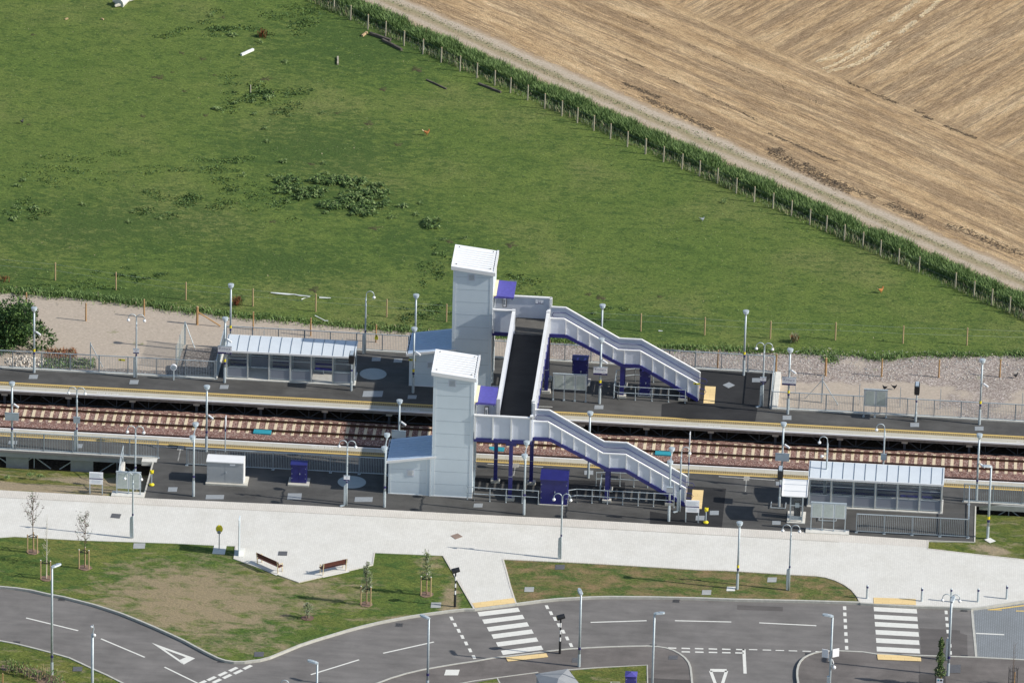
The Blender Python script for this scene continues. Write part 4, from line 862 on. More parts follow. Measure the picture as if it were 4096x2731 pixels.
    for (xa, za, xb, zb2) in ((4.3, 4.8, 8.2, 2.70), (9.75, 2.70, 14.0, 0.15)):
        n = 13 if xa < 5 else 15
        for i in range(n):
            x = xa+(xb-xa)*i/n; z = za+(zb2-za)*(i+1)/n; mb.box(x, x+(xb-xa)/n+.02, sy0+.02, sy1-.02, z-.06, z, GREYP)
            mb.box(x, x+.05, sy0+.03, sy1-.03, z, z+.004, WHITE)
    mb.box(13.9, 13.99, sy0+.02, sy1-.02, 0.02, .32, ORANGE)
    mb.build('stair_treads', fb)
    # columns
    cols = [(1.72, -25.6, .26), (.5, -22.95, .26), (3.02, -22.95, .26)] if tagn == 'near' else [(3.05, -8.15, .26), (.5, -8.3, .26), (.2, -6.0, .26), (3.0, -6.0, .26)]
    for x, y, wd in cols:
        mb = MB(); mb.box(x-wd/2, x+wd/2, y-wd/2, y+wd/2, .18, ZF-.34, NAVY); mb.box(x-wd/2-.006, x+wd/2+.006, y-wd/2-.006, y+wd/2+.006, 1.83, 1.86, STEEL)
        if y < -25: mb.box(x-.38, x+.38, y-.12, y+.12, ZF-.56, ZF-.34, NAVY)
        c = mb.build('column', fb); mb = MB(); mb.prism([(x-.3,y-.24),(x+.3,y-.24),(x+.34,y+.0),(x+.3,y+.24),(x-.3,y+.24),(x-.34,y)], .0, .2, CONC); mb.build('column_base', c)
    for y in (sy0+.08, sy1-.08):
        mb = MB(); mb.box(8.35, 8.65, y-.11, y+.11, .16, 2.5, NAVY); mb.box(8.25, 8.75, sy0+.05, sy1-.05, 2.3, 2.42, NAVY) if y < -20 and y == sy0+.08 else None
        c = mb.build('column', fb); mb = MB(); mb.box(8.2, 8.82, y-.28, y+.28, 0, .18, CONC); mb.build('column_base', c)
    mb = MB(); mb.box(12.6, 13.25, sy0-.1, sy1+.1, 0, .18, CONC); mb.box(12.7, 13.1, sy0, sy1, .18, .5, NAVY); mb.build('column_base', fb)
# span
mb = MB(); mb.box(.62, 3.04, -23.25, -6.05, ZF-.16, ZF, TARD); mb.build('span_deck', fb)
mb = MB(); mb.sheet([(.66,-8.75),(2.98,-8.75),(2.98,-6.1),(.66,-6.1)], ZF+.004, M('worn landing surface', (.105,.10,.09), .9, 0, .2, 2)); mb.build('landing_surface', fb)
yr = [-23.1+i*1.2 for i in range(13)]
for x, sd_ in ((.60, -1), (3.06, 1)):
    o = wall_y('span_parapet', x, -23.25, -8.65, sd_, ZF-.12, ZT, [y for y in yr if y < -8.7]); mb = MB(); a, b = sorted((x+sd_*.02, x+sd_*.14)); mb.box(a, b, -23.25, -8.65, ZF-.42, ZF-.13, NAVY); mb.build('span_girder', o)
    mb = MB(); mb.box(x-.12, x+.12, -23.35, -23.2, ZF-.1, ZT+.14, WHITE); mb.box(x-.12, x+.12, -8.7, -8.55, ZF-.1, ZT+.14, WHITE); mb.build('end_post', o)
# ------------------------------------------------------------------ shelters
def shelter(label, nb, Lx, open_bays, facing, loc, rz=0):
    """long waiting shelter; local x 0..Lx, y 0 (camera side) .. 1.9"""
    r = root('waiting_shelter', label, 'shelter', loc, rz, 'long glazed waiting shelters'); D = 1.85; Hh = 2.28
    mb = MB(); mb.box(-.12, Lx+.12, -.18, D+.15, 0, .07, WARM); mb.build('base_slab', r)
    bw = Lx/nb
    for i in range(nb+1):
        mb = MB(); x = i*bw; mb.box(x-.045, x+.045, -.05, .05, .07, Hh, STEEL); mb.box(x-.035, x+.035, -.055, -.05, .1, Hh-.1, WARM); mb.build('post', r)
        mb = MB(); mb.box(x-.04, x+.04, D-.05, D+.03, .07, Hh-.1, STEEL); mb.build('post', r)
    for i in range(nb):
        x0, x1 = i*bw+.05, (i+1)*bw-.05
        for y, op in ((0., i in open_bays), (D, False)):
            if op: continue
            if facing < 0 and y > .1 and i % 2: pass
            fr = MB()
            for z in (.16, .92, 1.62, 2.2) if y < .1 else (.16, 1.0, 2.1): fr.box(x0, x1, y-.025, y+.025, z-.02, z+.02, STEEL)
            fr.box(x0, x0+.035, y-.025, y+.025, .18, 2.18, STEEL); fr.box(x1-.035, x1, y-.025, y+.025, .18, 2.18, STEEL)
            f = fr.build('window', r); pn = MB(); pn.box(x0+.03, x1-.03, y-.008, y+.008, .18, .90, FROST); pn.build('lower_panel', f)
            pn = MB(); pn.box(x0+.03, x1-.03, y-.006, y+.006, .94, 2.18, GLASS); pn.build('pane', f)
    for x in (0, Lx):
        fr = MB()
        for z in (.16, .92, 2.15): fr.box(x-.025, x+.025, .05, D-.05, z-.02, z+.02, STEEL)
        f = fr.build('end_frame', r); pn = MB(); pn.box(x-.006, x+.006, .06, D-.06, .94, 2.13, GLASS); pn.box(x-.008, x+.008, .06, D-.06, .18, .9, FROST); pn.build('pane', f)
    # curved roof: rises towards the back
    n = 8; prof = []
    for i in range(n+1):
        t = i/n; prof.append((-.16+t*(D+.28), Hh+.02+.26*math.sin(t*math.pi*.62)))
    nr = nb*2; mb = MB(); vs = []; x0, x1 = -.10, Lx+.10
    vs = [(x, y, z) for x in (x0, x1) for (y, z) in prof]+[(x, y, z-.05) for x in (x0, x1) for (y, z) in prof]
    k = n+1; fs = [(i, k+i, k+i+1, i+1) for i in range(n)]+[(2*k+i, 2*k+i+1, 3*k+i+1, 3*k+i) for i in range(n)]
    fs += [(i, i+1, 2*k+i+1, 2*k+i) for i in range(n)]+[(k+i, 3*k+i, 3*k+i+1, k+i+1) for i in range(n)]+[(0, 2*k, 3*k, k), (n, k+n, 3*k+n, 2*k+n)]
    mb.add(vs, fs, M('shelter roof sheet', (.70,.75,.78), .25, .1, .04, 1)); ro = mb.build('roof', r)
    mb = MB()
    for i in range(nr+1):
        x = Lx*i/nr
        mb = MB()
        for a, b in zip(prof, prof[1:]): mb.bar((x, a[0], a[1]+.018), (x, b[0], b[1]+.018), .035, .035, STEEL2)
        mb.build('roof_rib', ro)
    mb = MB(); mb.box(x0, x1, prof[0][0]-.07, prof[0][0], Hh-.10, Hh+.04, WHITE); mb.box(x0, x1, prof[-1][0], prof[-1][0]+.05, prof[-1][1]-.1, prof[-1][1]+.02, WHITE); mb.build('gutter', ro)
    # seats inside
    mb = MB()
    for i in range(nb):
        if i % 2 == 0 or facing < 0: mb.box(i*bw+.15, (i+1)*bw-.15, D-.6, D-.3, .46, .5, NAVY); mb.box(i*bw+.15, (i+1)*bw-.15, D-.28, D-.24, .7, .8, NAVY); mb.box((i+.5)*bw-.03, (i+.5)*bw+.03, D-.5, D-.4, .07, .46, STEEL)
    mb.build('perch_seat', r)
    return r
s1 = shelter('long glazed shelter on the far platform, left of the lift tower', 6, 9.2, (1, 4), 1, (-20.0, -8.62, 0), 0)
s2 = shelter('long glazed shelter on the near platform at the right', 6, 9.3, (), -1, (22.65, -24.08, 0), 0)
def mini():
    r = root('ticket_shelter', 'small arched white canopy shelter beside the long near shelter', 'shelter', tuple(at('L', 1530, 1255)))
    mb = MB(); mb.box(-.65, .62, -.5, 1.3, 0, .06, WARM); mb.build('base_slab', r)
    for x, y in ((-.45,-.35),(.4,-.35),(-.45,.75),(.4,.75)):
        mb = MB(); mb.box(x-.035, x+.035, y-.035, y+.035, .06, 2.25, STEEL); mb.build('post', r)
    mb = MB(); mb.box(-.42, .37, -.36, -.34, .2, .5, STEEL); mb.box(-.42, .37, -.355, -.345, .5, 2.1, GLASS); mb.box(-.42, .37, -.365, -.34, 1.3, 1.36, STEEL); mb.build('pane', r)
    mb = MB(); mb.box(.39, .41, -.3, .7, .3, 2.1, GLASS); mb.build('pane', r)
    mb = MB(); mb.box(-.2, .25, .1, .55, .06, 1.5, BLACK); mb.box(-.12, .17, .09, .1, .95, 1.3, GLASSL); mb.build('ticket_machine', r)
    n = 9; vs = []; pr = [(-1.0+1.95*i/n, 2.22+.38*math.sin(math.pi*(.15+.7*i/n))) for i in range(n+1)]
    pr = [(-.55+2.2*i/n, 2.18+.42*math.sin(math.pi*(.08+.62*i/n))) for i in range(n+1)]
    mb = MB(); k = n+1
    vs = [(x, y-.3, z) for x in (-1.05, .70) for y, z in pr]+[(x, y-.3, z-.06) for x in (-1.05, .70) for y, z in pr]
    fs = [(i, k+i, k+i+1, i+1) for i in range(n)]+[(2*k+i, 2*k+i+1, 3*k+i+1, 3*k+i) for i in range(n)]+[(i, i+1, 2*k+i+1, 2*k+i) for i in range(n)]+[(k+i, 3*k+i, 3*k+i+1, k+i+1) for i in range(n)]+[(0, 2*k, 3*k, k), (n, k+n, 3*k+n, 2*k+n)]
    mb.add(vs, fs, WHITE); ro = mb.build('roof', r); mb = MB()
    for j in (2, 5, 8): mb.bar((-1.06, pr[j][0]-.3, pr[j][1]+.01), (.71, pr[j][0]-.3, pr[j][1]+.01), .03, .02, SIGNB)
    for x in (-1.05, .70):
        for a, b in zip(pr, pr[1:]): mb.bar((x, a[0]-.3, a[1]), (x, b[0]-.3, b[1]), .06, .09, WHITE)
    mb.build('roof_rib', ro)
mini()
# ------------------------------------------------------------------ fences
def bar_fence(name, label, pts, h, cat='fence', group=None, zb=.0, kerb_=None, step=2.0, bar=.115, posts=None, tall=True, bt=.018):
    r = root(name, label, cat, (*pts[0][:2], zb), group=group); O = Vector((*pts[0][:2], zb)); ba = MB(); rl = MB(); kb = MB(); pw = []
    for p, q in zip(pts, pts[1:]):
        p = Vector((*p[:2], zb))-O; q = Vector((*q[:2], zb))-O; L_ = (q-p).length; d = (q-p)/L_; n = max(1, round(L_/step))
        rl.bar(p+Vector((0,0,h)), q+Vector((0,0,h)), .055, .05, STEEL); rl.bar(p+Vector((0,0,.12)), q+Vector((0,0,.12)), .045, .045, STEEL)
        for i in range(n+1): pw.append(p+d*(L_*i/n))
        k = int(L_/bar)
        for i in range(1, k): c = p+d*(i*L_/k); ba.box(c.x-bt/2, c.x+bt/2, c.y-bt/2, c.y+bt/2, .14, h-.02, STEEL)
        if kerb_: kb.bar(p+Vector((0,0,kerb_-.09)), q+Vector((0,0,kerb_-.09)), .24, .18, WARM)
    for i, c in enumerate(pw):
        if any((c-e).length < .05 for e in pw[:i]): continue
        mb = MB(); mb.box(c.x-.035, c.x+.035, c.y-.04, c.y+.04, 0, h+.02, STEEL2); mb.box(c.x-.1, c.x+.1, c.y-.1, c.y+.1, .0, .02, STEEL); mb.build('post', r)
    rl.build('rail', r); ba.build('bar_infill', r)
    if kerb_: kb.build('kerb_upstand', r)
    return r
GF = 'galvanised vertical bar fences'
bar_fence('bar_fence', 'long bar fence behind the far platform at the left, up to the shelter', [(-60.5,-8.9),(-20.85,-8.85)], 1.40, kerb_=.1, step=2.04, group=GF)
bar_fence('bar_fence', 'short bar fence running back beside the far shelter left end', [(-20.75,-8.75),(-20.7,-2.8)], 1.4, kerb_=.1, group=GF)
bar_fence('bar_fence', 'bar fence behind the far shelter and lift tower', [(-20.6,-2.8),(19.2,-2.98)], 1.37, kerb_=.1, step=1.93, group=GF)
bar_fence('bar_fence', 'bar fence returning forwards at the wide right end of the far platform', [(19.25,-3.05),(19.3,-8.7)], 1.37, kerb_=.1, step=2.8, group=GF)
mb = MB(); mb.box(19.36, 19.75, -8.95, -3.0, -.45, .14, WARM); tag(mb.build('retaining_wall'), 'low cream retaining wall beside the returning far fence', 'wall')
bar_fence('bar_fence', 'long bar fence behind the far platform at the right', [(19.35,-8.85),(62,-8.85)], 1.37, kerb_=.1, step=1.98, group=GF)
bar_fence('bar_fence', 'bar fence along the front of the near platform at the left edge', [(-60,-22.0),(-23.5,-22.05)], 1.4, kerb_=.05, step=1.98, group=GF)
bar_fence('bar_fence', 'bar fence behind the grey and blue cabinets on the near platform', [(-21.35,-22.95),(-7.1,-22.88)], 1.35, step=2.0, group=GF)
bar_fence('bar_fence', 'bar fence beside the paving in front of the near shelter', [tuple(at('M',337,1120)), tuple(at('M',1503,1178))], 1.45, step=1.95, group=GF, bar=.13)
bar_fence('bar_fence', 'bar fence along the front of the near platform at the right edge', [(33.5,-22.1),(60,-22.2)], 1.40, kerb_=.05, step=1.98, group=GF, bar=.13)
bar_fence('bar_fence', 'short bar fence running forwards at the right end of the near shelter', [(33.85,-22.5),(33.95,-27.6)], 1.45, step=5.1, group=GF, bar=.13)
def rail2(label, pts, h=1.05, name='guardrail', posts=1.0, zs=None):
    r = root(name, label, 'guardrail', (*pts[0][:2], 0), group='two-rail tubular guardrails'); O = Vector((*pts[0][:2], 0)); mb = MB()
    P = [Vector((*p[:2], 0))-O for p in pts]
    for z in (h, h*.53): mb.tube([p+Vector((0,0,z)) for p in P], .027, STEEL, 6)
    mb.build('rail', r)
    for p, q in zip(P, P[1:]):
        n = max(1, round((q-p).length/posts))
        for i in range(n+1):
            c = p+(q-p)*i/n; mb = MB(); mb.tube([c, c+Vector((0,0,h))], .025, STEEL, 6); mb.tube([c, c+Vector((0,0,.05))], .05, STEEL, 6); mb.ball(c+Vector((0,0,h)), .04, .04, .04, STEEL, 6, 4); mb.build('post', r)
    return r
rail2('guardrail between the near lift tower and the big blue cabinet', [(-1.25,-25.95),(-.79,-26.1),(3.75,-26.13)], posts=1.08)
rail2('guardrail in front of the near staircase, right of the big blue cabinet', [(5.85,-25.75),(6.4,-25.5),(12.9,-25.5),(13.25,-25.5)], posts=1.08)
rail2('guardrail behind the near staircase', [(7.6,-22.75),(8.3,-22.6),(12.2,-22.6)], posts=1.1)
rail2('guardrail closing the left side under the near staircase', [(8.0,-24.9),(8.0,-22.9)], posts=2.0)
rail2('guardrail in front of the far staircase', [(7.95,-8.5),(8.31,-8.68),(13.1,-8.68)], posts=1.07)
rail2('guardrail behind the far staircase', [(7.96,-6.1),(9.3,-5.6),(13.3,-5.6)], posts=1.3)
rail2('guardrail closing the left side under the far staircase', [(7.97,-8.4),(7.97,-6.2)], posts=2.2)
for (k, x0, x1, y, lb) in [('L',1262,1415,1135,'low hoop rail left of the ticket shelter'),('L',1765,1945,1268,'low hoop rail under the three-panel board by the near shelter')]:
    a = at(k, x0, y); b = at(k, x1, y+8); r = root('hoop_rail', lb, 'hoop rail', tuple(a), group='low hoop rails'); mb = MB(); d = Vector(b-a)
    mb.tube([(0,0,0),(0,0,.62),(d.x,d.y,.62),(d.x,d.y,0)], .03, STEEL, 6) if 0 else mb.tube([(0,.9,.1),(0,0,.1),(d.x,d.y,.1),(d.x,d.y+.9,.1)], .03, STEEL, 6)
    mb.build('hoop', r)
# ------------------------------------------------------------------ cabinets
def cabinet(name, label, loc, w_, d_, h, mat, slab, group, mono=0., hip=False, sl=(.1,.1,.1,.6), ridge=.12):
    r = root(name, label, 'cabinet', loc, group=group)
    if slab: mb = MB(); mb.box(-sl[0], w_+sl[1], -sl[2], d_+sl[3], 0, slab, CONC); mb.build('plinth', r)
    mb = MB(); mb.box(0, w_, 0, d_, slab, h, mat); mb.build('body', r)
    for i in (0, 1):
        mb = MB(); x0 = .03+i*(w_/2-.02); mb.box(x0, x0+w_/2-.045, -.02, 0, slab+.05, h-.06, mat); dr = mb.build('door', r); mb = MB()
        for z in (.25, .5, .8): mb.box(x0+(.0 if i == 0 else w_/2-.12), x0+(.07 if i == 0 else w_/2-.05), -.035, -.02, slab+(h-slab)*z, slab+(h-slab)*z+.03, STEEL)
        if i: mb.box(x0+.04, x0+.09, -.06, -.02, slab+(h-slab)*.48, slab+(h-slab)*.55, STEEL)
        mb.build('hinge', dr)
    mb = MB()
    if hip: mb.add([(-.04,-.05,h),(w_+.04,-.05,h),(w_+.04,d_+.04,h),(-.04,d_+.04,h),(w_*.5,d_*.45,h+.16),(w_*.5,d_*.55,h+.16)], [(0,1,4),(1,2,5,4),(2,3,5),(3,0,4,5),(3,2,1,0)], mat)
    else:
        vs = [(-.04,-.07,h),(w_+.04,-.07,h),(w_+.04,-.07,h+.03),(-.04,-.07,h+.03)]
        mb.add([(x, y, z) for x in (-.04, w_+.04) for (y, z) in ((-.08,h-.02),(-.08,h+.05),(d_*.72,h+mono),(d_+.06,h+mono-.12),(d_+.06,h-.02))], [(0,4,3,2,1),(5,6,7,8,9),(0,1,6,5),(1,2,7,6),(2,3,8,7),(3,4,9,8),(4,0,5,9)], mat)
    mb.build('roof', r); return r
gc = cabinet('equipment_cabinet', 'large grey double-door cabinet with white lid on a concrete plinth', (-19.66,-25.62,0), 2.56, 1.15, 1.72, GREYP, .12, 'trackside equipment cabinets', .12, sl=(.06,.32,.25,.05))
for c in gc.children:
    if c.name.startswith('roof'): c.data.materials.clear(); c.data.materials.append(WHITE)
mb = MB(); mb.box(2.56, 2.60, .0, 1.15, .12, 1.72, WHITE); mb.build('side_panel', gc); mb = MB(); mb.box(1.62,2.0,-.03,-.02,1.5,1.62,SIGNW); mb.build('name_plate', gc)
cabinet('equipment_cabinet', 'small violet blue cabinet with pitched lid on a plinth, left of near turning circle', (-13.78,-24.98,0), 1.1, .8, 1.5, NAVY, .1, 'trackside equipment cabinets', .1, sl=(.18,.2,.35,.05))
cabinet('equipment_cabinet', 'big violet blue cabinet with sloping lid in front of the footbridge landing', (3.88,-26.1,0), 1.9, 1.5, 1.95, NAVY, .05, 'trackside equipment cabinets', .30, sl=(.08,.05,.1,.05))
p = at('E', 445, 915); cabinet('equipment_cabinet', 'shaded dark blue cabinet behind the three-panel far notice board', (3.75+1.05,-7.9+1.3,0), 1.12, .9, 1.95, NAVY, .08, 'trackside equipment cabinets', .1, sl=(.05,.2,.2,.05))
cabinet('equipment_cabinet', 'shaded dark blue cabinet under the far staircase', (9.75,-7.9,0), .75, .8, 1.95, NAVY, .08, 'trackside equipment cabinets', .1, sl=(.12,.1,.12,.05))
p = at('P', 1645, 1500, 0); cabinet('equipment_cabinet', 'violet blue cabinet with hipped lid on the grass by the kiosk at the bottom edge', (p.x,p.y,0), .74, .74, 1.25, NAVYC, .06, 'trackside equipment cabinets', hip=True)
# kiosk with hipped grey roof, cut by the bottom edge
kr0 = root('kiosk', 'grey kiosk with hipped roof cut off by the bottom edge', 'kiosk', (0,0,0))
z = 2.6; c4 = ats('P', [(800,1322),(1108,1275),(1330,1560),(950,1640)], z); ap = at('P', 1020, 1365, 3.1); cc = sum((Vector(q) for q in c4), Vector())/4
mb = MB(); mb.add(c4+[tuple(ap)], [(1,0,4),(2,1,4),(3,2,4),(0,3,4),(0,1,2,3)], GREYR); mb.build('roof', kr0)
ins = [tuple(Vector(q).lerp(cc, .06)) for q in c4]; mb = MB(); mb.prism([q[:2] for q in ins], -.02, 2.58, GREYP); mb.build('wall', kr0)
# ------------------------------------------------------------------ lamps
def lantern_head(r, x=0., y=0., z=5.0, tilt=0.):
    mb = MB(); mb.tube2([(x,y,z-.12),(x,y,z-.05),(x,y,z)], [.06,.075,.08], STEEL, 8); c = mb.build('lantern', r)
    mb = MB(); mb.tube2([(x,y,z),(x,y,z+.12),(x,y+.0,z+.27)], [.085,.19,.225], GLASSL, 12); mb.build('lantern_glass', c, smooth=False)
    mb = MB(); mb.tube2([(x,y,z+.275),(x,y,z+.31),(x,y,z+.345)], [.23,.225,.12], STEEL, 12); mb.build('lantern_lid', c)
    mb = MB(); mb.tube2([(x,y,z+.20),(x,y,z+.26)], [.09,.10], SIGNB, 8); mb.build('lamp_unit', c)
def pole(r, h, rad=.066, sleeve=1.15, srad=.095, bands=True, arrow=False):
    mb = MB(); mb.tube([(0,0,sleeve-.02),(0,0,h)], [rad*1.1, rad], STEEL, 8); p = mb.build('pole', r, smooth=True)
    mb = MB(); mb.tube2([(0,0,0),(0,0,sleeve-.08),(0,0,sleeve+.08)], [srad, srad, rad*1.15], STEEL, 8); mb.build('base_sleeve', p)
    if bands:
        mb = MB(); mb.tube2([(0,0,sleeve+.32),(0,0,sleeve+.48)], [rad*1.25]*2, DARKB, 8); mb.build('dark_band', p)
        if bands == 2: mb = MB(); mb.tube2([(0,0,sleeve+.52),(0,0,sleeve+.72)], [rad*1.3]*2, YEL, 8); mb.build('yellow_band', p)
def cam_on(r, z, ang=-.6, rr=.26):
    mb = MB(); a = Vector((math.cos(ang), math.sin(ang), 0)); mb.bar((0,0,z), a*rr+Vector((0,0,z)), .04, .04, STEEL); mb.tube([a*(rr-.08)+Vector((0,0,z-.02)), a*(rr+.30)+Vector((0,0,z-.16))], .075, CAMW, 8); mb.build('camera_housing', r)
def board_on(r, z, w_, h_, front=True, txt=True):
    mb = MB(); y = -.09; mb.box(-w_/2, w_/2, y, y+.04, z-h_/2, z+h_/2, SIGNW if front else SIGNB)
    mb.box(-w_/2-.02, w_/2+.02, y-.01, y+.05, z+h_/2, z+h_/2+.03, SIGNB)
    if front: mb.box(-w_/2, w_/2, y-.006, y, z-h_/2, z-h_/2+.13*h_/.55, DARKB)
    else: mb.box(-w_/2, w_/2, y+.04, y+.046, z-h_/2, z+h_/2, SIGNW)
    b = mb.build('sign_board', r); 
    if front and txt:
        mb = MB(); text_on(mb, 'Kintore', .26, (0, y-.008, z+.13), SIGNT); text_on(mb, 'Ceann Torr', .165, (0, y-.008, z-.03), SIGNB); text_on(mb, 'ScotRail', .09, (.24, y-.008, z-.215), SIGNW); mb.build('lettering', b)
    if front and not txt:
        mb = MB(); text_on(mb, '<', .22, (0, y-.008, z+.04), SIGNT); mb.build('lettering', b)
def mk_lantern(cam_=None, board=None, bands=2, h=4.85, small=None):
    def f():
        r = root('lantern_lamp', '', 'lamp post'); pole(r, h, bands=bands); lantern_head(r, z=h)
        if cam_: cam_on(r, cam_+(.42 if board else 0), -.5)
        if board: board_on(r, *board)
        return r
    return f
def mk_twin():
    r = root('twin_lantern_lamp', '', 'lamp post'); pole(r, 4.9)
    mb = MB(); mb.tube([(0,-1.0,4.80),(0,-.5,4.86),(0,0,4.80),(0,.5,4.86),(0,1.0,4.80)], .035, STEEL, 6); mb.build('cross_arm', r)
    lantern_head(r, 0, -1.05, 4.88); lantern_head(r, 0, 1.05, 4.88)
    mb = MB(); mb.bar((0,0,4.72),(0,0,4.9),.12,.12,STEEL); mb.build('arm_bracket', r)
    return r
def arch_arm(r, sx, z):
    mb = MB(); pts = [(sx*.015,0,z),(sx*.02,0,z+.15)]+[(sx*(.30-.28*math.cos(t*math.pi/10)), 0, z+.30+.29*math.sin(t*math.pi/10)) for t in range(11)]+[(sx*.58,0,z+.2)]
    mb.tube(pts, .03, STEEL, 6); a = mb.build('swan_neck', r, smooth=True); mb = MB(); mb.ball((sx*.58,0,z+.11), .12, .12, .11, BALL); mb.build('globe', a, smooth=True)
def mk_arch(arms=(-1, 1), box='box', sign=None, h=4.45, bands=1, cam_=False):
    def f():
        r = root('swan_neck_lamp', '', 'lamp post'); mb = MB(); mb.tube([(0,0,0),(0,0,1.4),(0,0,h-.6),(0,0,h)], [.078,.066,.056,.05], STEEL, 8); p = mb.build('pole', r, smooth=True)
        mb = MB(); mb.tube2([(0,0,h-.62),(0,0,h-.5)], [.07,.07], STEEL, 8); mb.build('collar', p); mb = MB(); mb.tube2([(0,0,h-.04),(0,0,h+.08)], [.06,.05], STEEL, 8); mb.build('collar', p); mb = MB(); mb.tube2([(0,0,1.75),(0,0,1.9)], [.065,.065], DARKB, 8); mb.build('dark_band', p)
        for s in arms: arch_arm(r, s, h)
        if box: mb = MB(); mb.box(-.19, -.05, -.09, .09, .05, 1.55, STEEL); mb.add([(-.19,-.09,1.55),(-.05,-.09,1.55),(-.05,.09,1.55),(-.19,.09,1.55),(-.05,-.09,1.66),(-.05,.09,1.66)], [(0,1,4),(3,5,2),(0,4,5,3),(1,2,5,4)], STEEL); mb.box(-.2,-.19,-.07,.07,.2,1.4,STEEL2); mb.build('control_box', r)
        if box == 'foot': mb = MB(); mb.bar((-.16,-.05,.03),(-.42,-.25,.02),.16,.05,STEEL); mb.build('base_plate', r)
        if sign: board_on(r, *sign)
        if cam_: mb = MB(); mb.bar((0,0,3.6),(-.3,-.1,3.6),.04,.04,STEEL); mb.ball((-.36,-.12,3.55),.12,.1,.1,CAMW); mb.build('camera_housing', r)
        return r
    return f
GL = 'lantern lamp posts on the platforms'; GT = 'twin lantern lamp posts along the forecourt'; GA = 'swan-neck lamp posts'
F = lambda k, x, y, z=0.: tuple(at(k, x, y, z))
def under(k, x, y, h, ztop=None):      # base of a post whose foot is hidden: head seen at (x,y), height h
    q = at(k, x, y, h); return (q.x, q.y, 0)
bd_n = (2.62, 1.0, .62, True, True)
LN = [('cam', mk_lantern(3.3), F('A',321,915), 'leftmost lantern lamp with a camera, beside the conifer bush', 0),
 ('name', mk_lantern(3.1, (2.62, 1.0, .60, True, True)), F('A',2112,1010), 'lantern lamp with name sign left of the far shelter', 0),
 ('plain', mk_lantern(None), under('A',2172,118,4.9), 'plain lantern lamp behind the left end of the far shelter', 0),
 ('plain', mk_lantern(None), under('B',1797,215,4.9), 'plain lantern lamp behind the annex roof of the far lift tower', 0),
 ('cam', mk_lantern(3.1), F('B',1768,1105), 'lantern lamp with camera in front of the far lift tower annex', 0),
 ('plain', mk_lantern(None), under('E',725,192,4.9), 'plain lantern lamp standing behind the top of the far staircase', 0),
 ('name', mk_lantern(3.1, bd_n), F('E',697,1085), 'lantern lamp with name sign in front of the far staircase', 0),
 ('plain', mk_lantern(None), F('E',2046,820), 'plain lantern lamp at the back of the wide right platform end', 0),
 ('name', mk_lantern(3.1, bd_n), F('F',917,1320), 'lantern lamp with name sign right of the returning fence', 0),
 ('cam', mk_lantern(3.1), F('H',1624,1430), 'rightmost lantern lamp with camera on the far platform', 0),
 ('back', mk_lantern(3.1, (2.5, .98, .58, False), 1), F('I',113,568), 'leftmost lantern lamp on the near platform, back of its sign board showing', 0),
 ('camn', mk_lantern(2.9, None, 1), F('I',1941,600), 'lantern lamp with camera behind the large grey cabinet', 0),
 ('back', None, under('D',220,590,4.9), 'lantern lamp with sign board behind the annex roof of the near lift tower', 0),
 ('plain1', mk_lantern(None, None, 2), F('K',1300,730), 'lantern lamp behind the middle of the near staircase', 0),
 ('back', None, F('L',1370,925), 'lantern lamp with sign board left of the near shelter roof', 0),
 ('camn', None, F('M',1592,782), 'lantern lamp with camera right of the near shelter', 0),
 ('plain1', None, F('Q',820,527,-.03), 'lantern lamp standing in the patchy lawn before the forecourt', 0)]
for key, mkf, loc, lb, rz in LN: place('L'+key, mkf, loc, lb, GL, R_(rz))
for loc, lb in [(F('I',1820,1020),'twin lantern lamp left of the grey cabinet'), (F('J',1970,768),'twin lantern lamp left of the near lift tower annex'), (F('K',695,1075),'twin lantern lamp left of the big blue cabinet'), (F('K',2057,1137),'twin lantern lamp in front of the foot of the near staircase')]:
    place('twin', mk_twin, loc, lb, GT)
for key, mkf, loc, lb in [
 ('sgn', mk_arch((-1,1), 'box', (2.15, .42, .36, True, False)), F('A',1280,965), 'double swan-neck lamp with small sign at the far left fence'),
 ('one', mk_arch((1,), 'box'), F('B',1316,742), 'single swan-neck lamp behind the far turning circle'),
 ('sgnf', mk_arch((-1,1), 'foot', (2.15, .42, .36, True, False)), F('F',650,1240), 'double swan-neck lamp with small sign at the wide right platform end'),
 ('bk', mk_arch((-1,1), 'box', (2.5, .46, .46, False)), F('I',722,600), 'double swan-neck lamp on the near platform at the left'),
 ('dbl', mk_arch((-1,1), 'box'), F('I',1272,968), 'double swan-neck lamp behind the two-panel notice board'),
 ('dbl', None, F('I',1248,1412), 'double swan-neck lamp on the pale paving near the saplings'),
 ('sgnf', None, F('J',1612,752), 'double swan-neck lamp with small sign beside the near turning circle'),
 ('dbl', None, F('K',1040,1490), 'double swan-neck lamp on the paving in front of the big blue cabinet'),
 ('onef', mk_arch((1,), 'foot'), F('K',2157,1045), 'single swan-neck lamp beside the foot of the near staircase'),
 ('onel', mk_arch((-1,), 'box', None, cam_=True), F('L',1832,1055), 'single swan-neck lamp with camera in front of the near shelter'),
 ('onelb', mk_arch((-1,), None, (2.5, .4, .46, False)), F('M',608,660), 'single swan-neck lamp behind the near shelter roof'),
 ('dbl', None, F('Q',1305,537,-.03), 'double swan-neck lamp in the patchy lawn before the forecourt'),
 ('dbl', None, F('R',1298,1330,-.03), 'double swan-neck lamp behind the right zebra crossing lamp'),
 ('cone', mk_arch((1,), None, None, 6.9), under('O',520,1405,7.3), 'swan-neck camera mast at the bottom edge of the road')]:
    place('A'+key, mkf, loc, lb, GA)
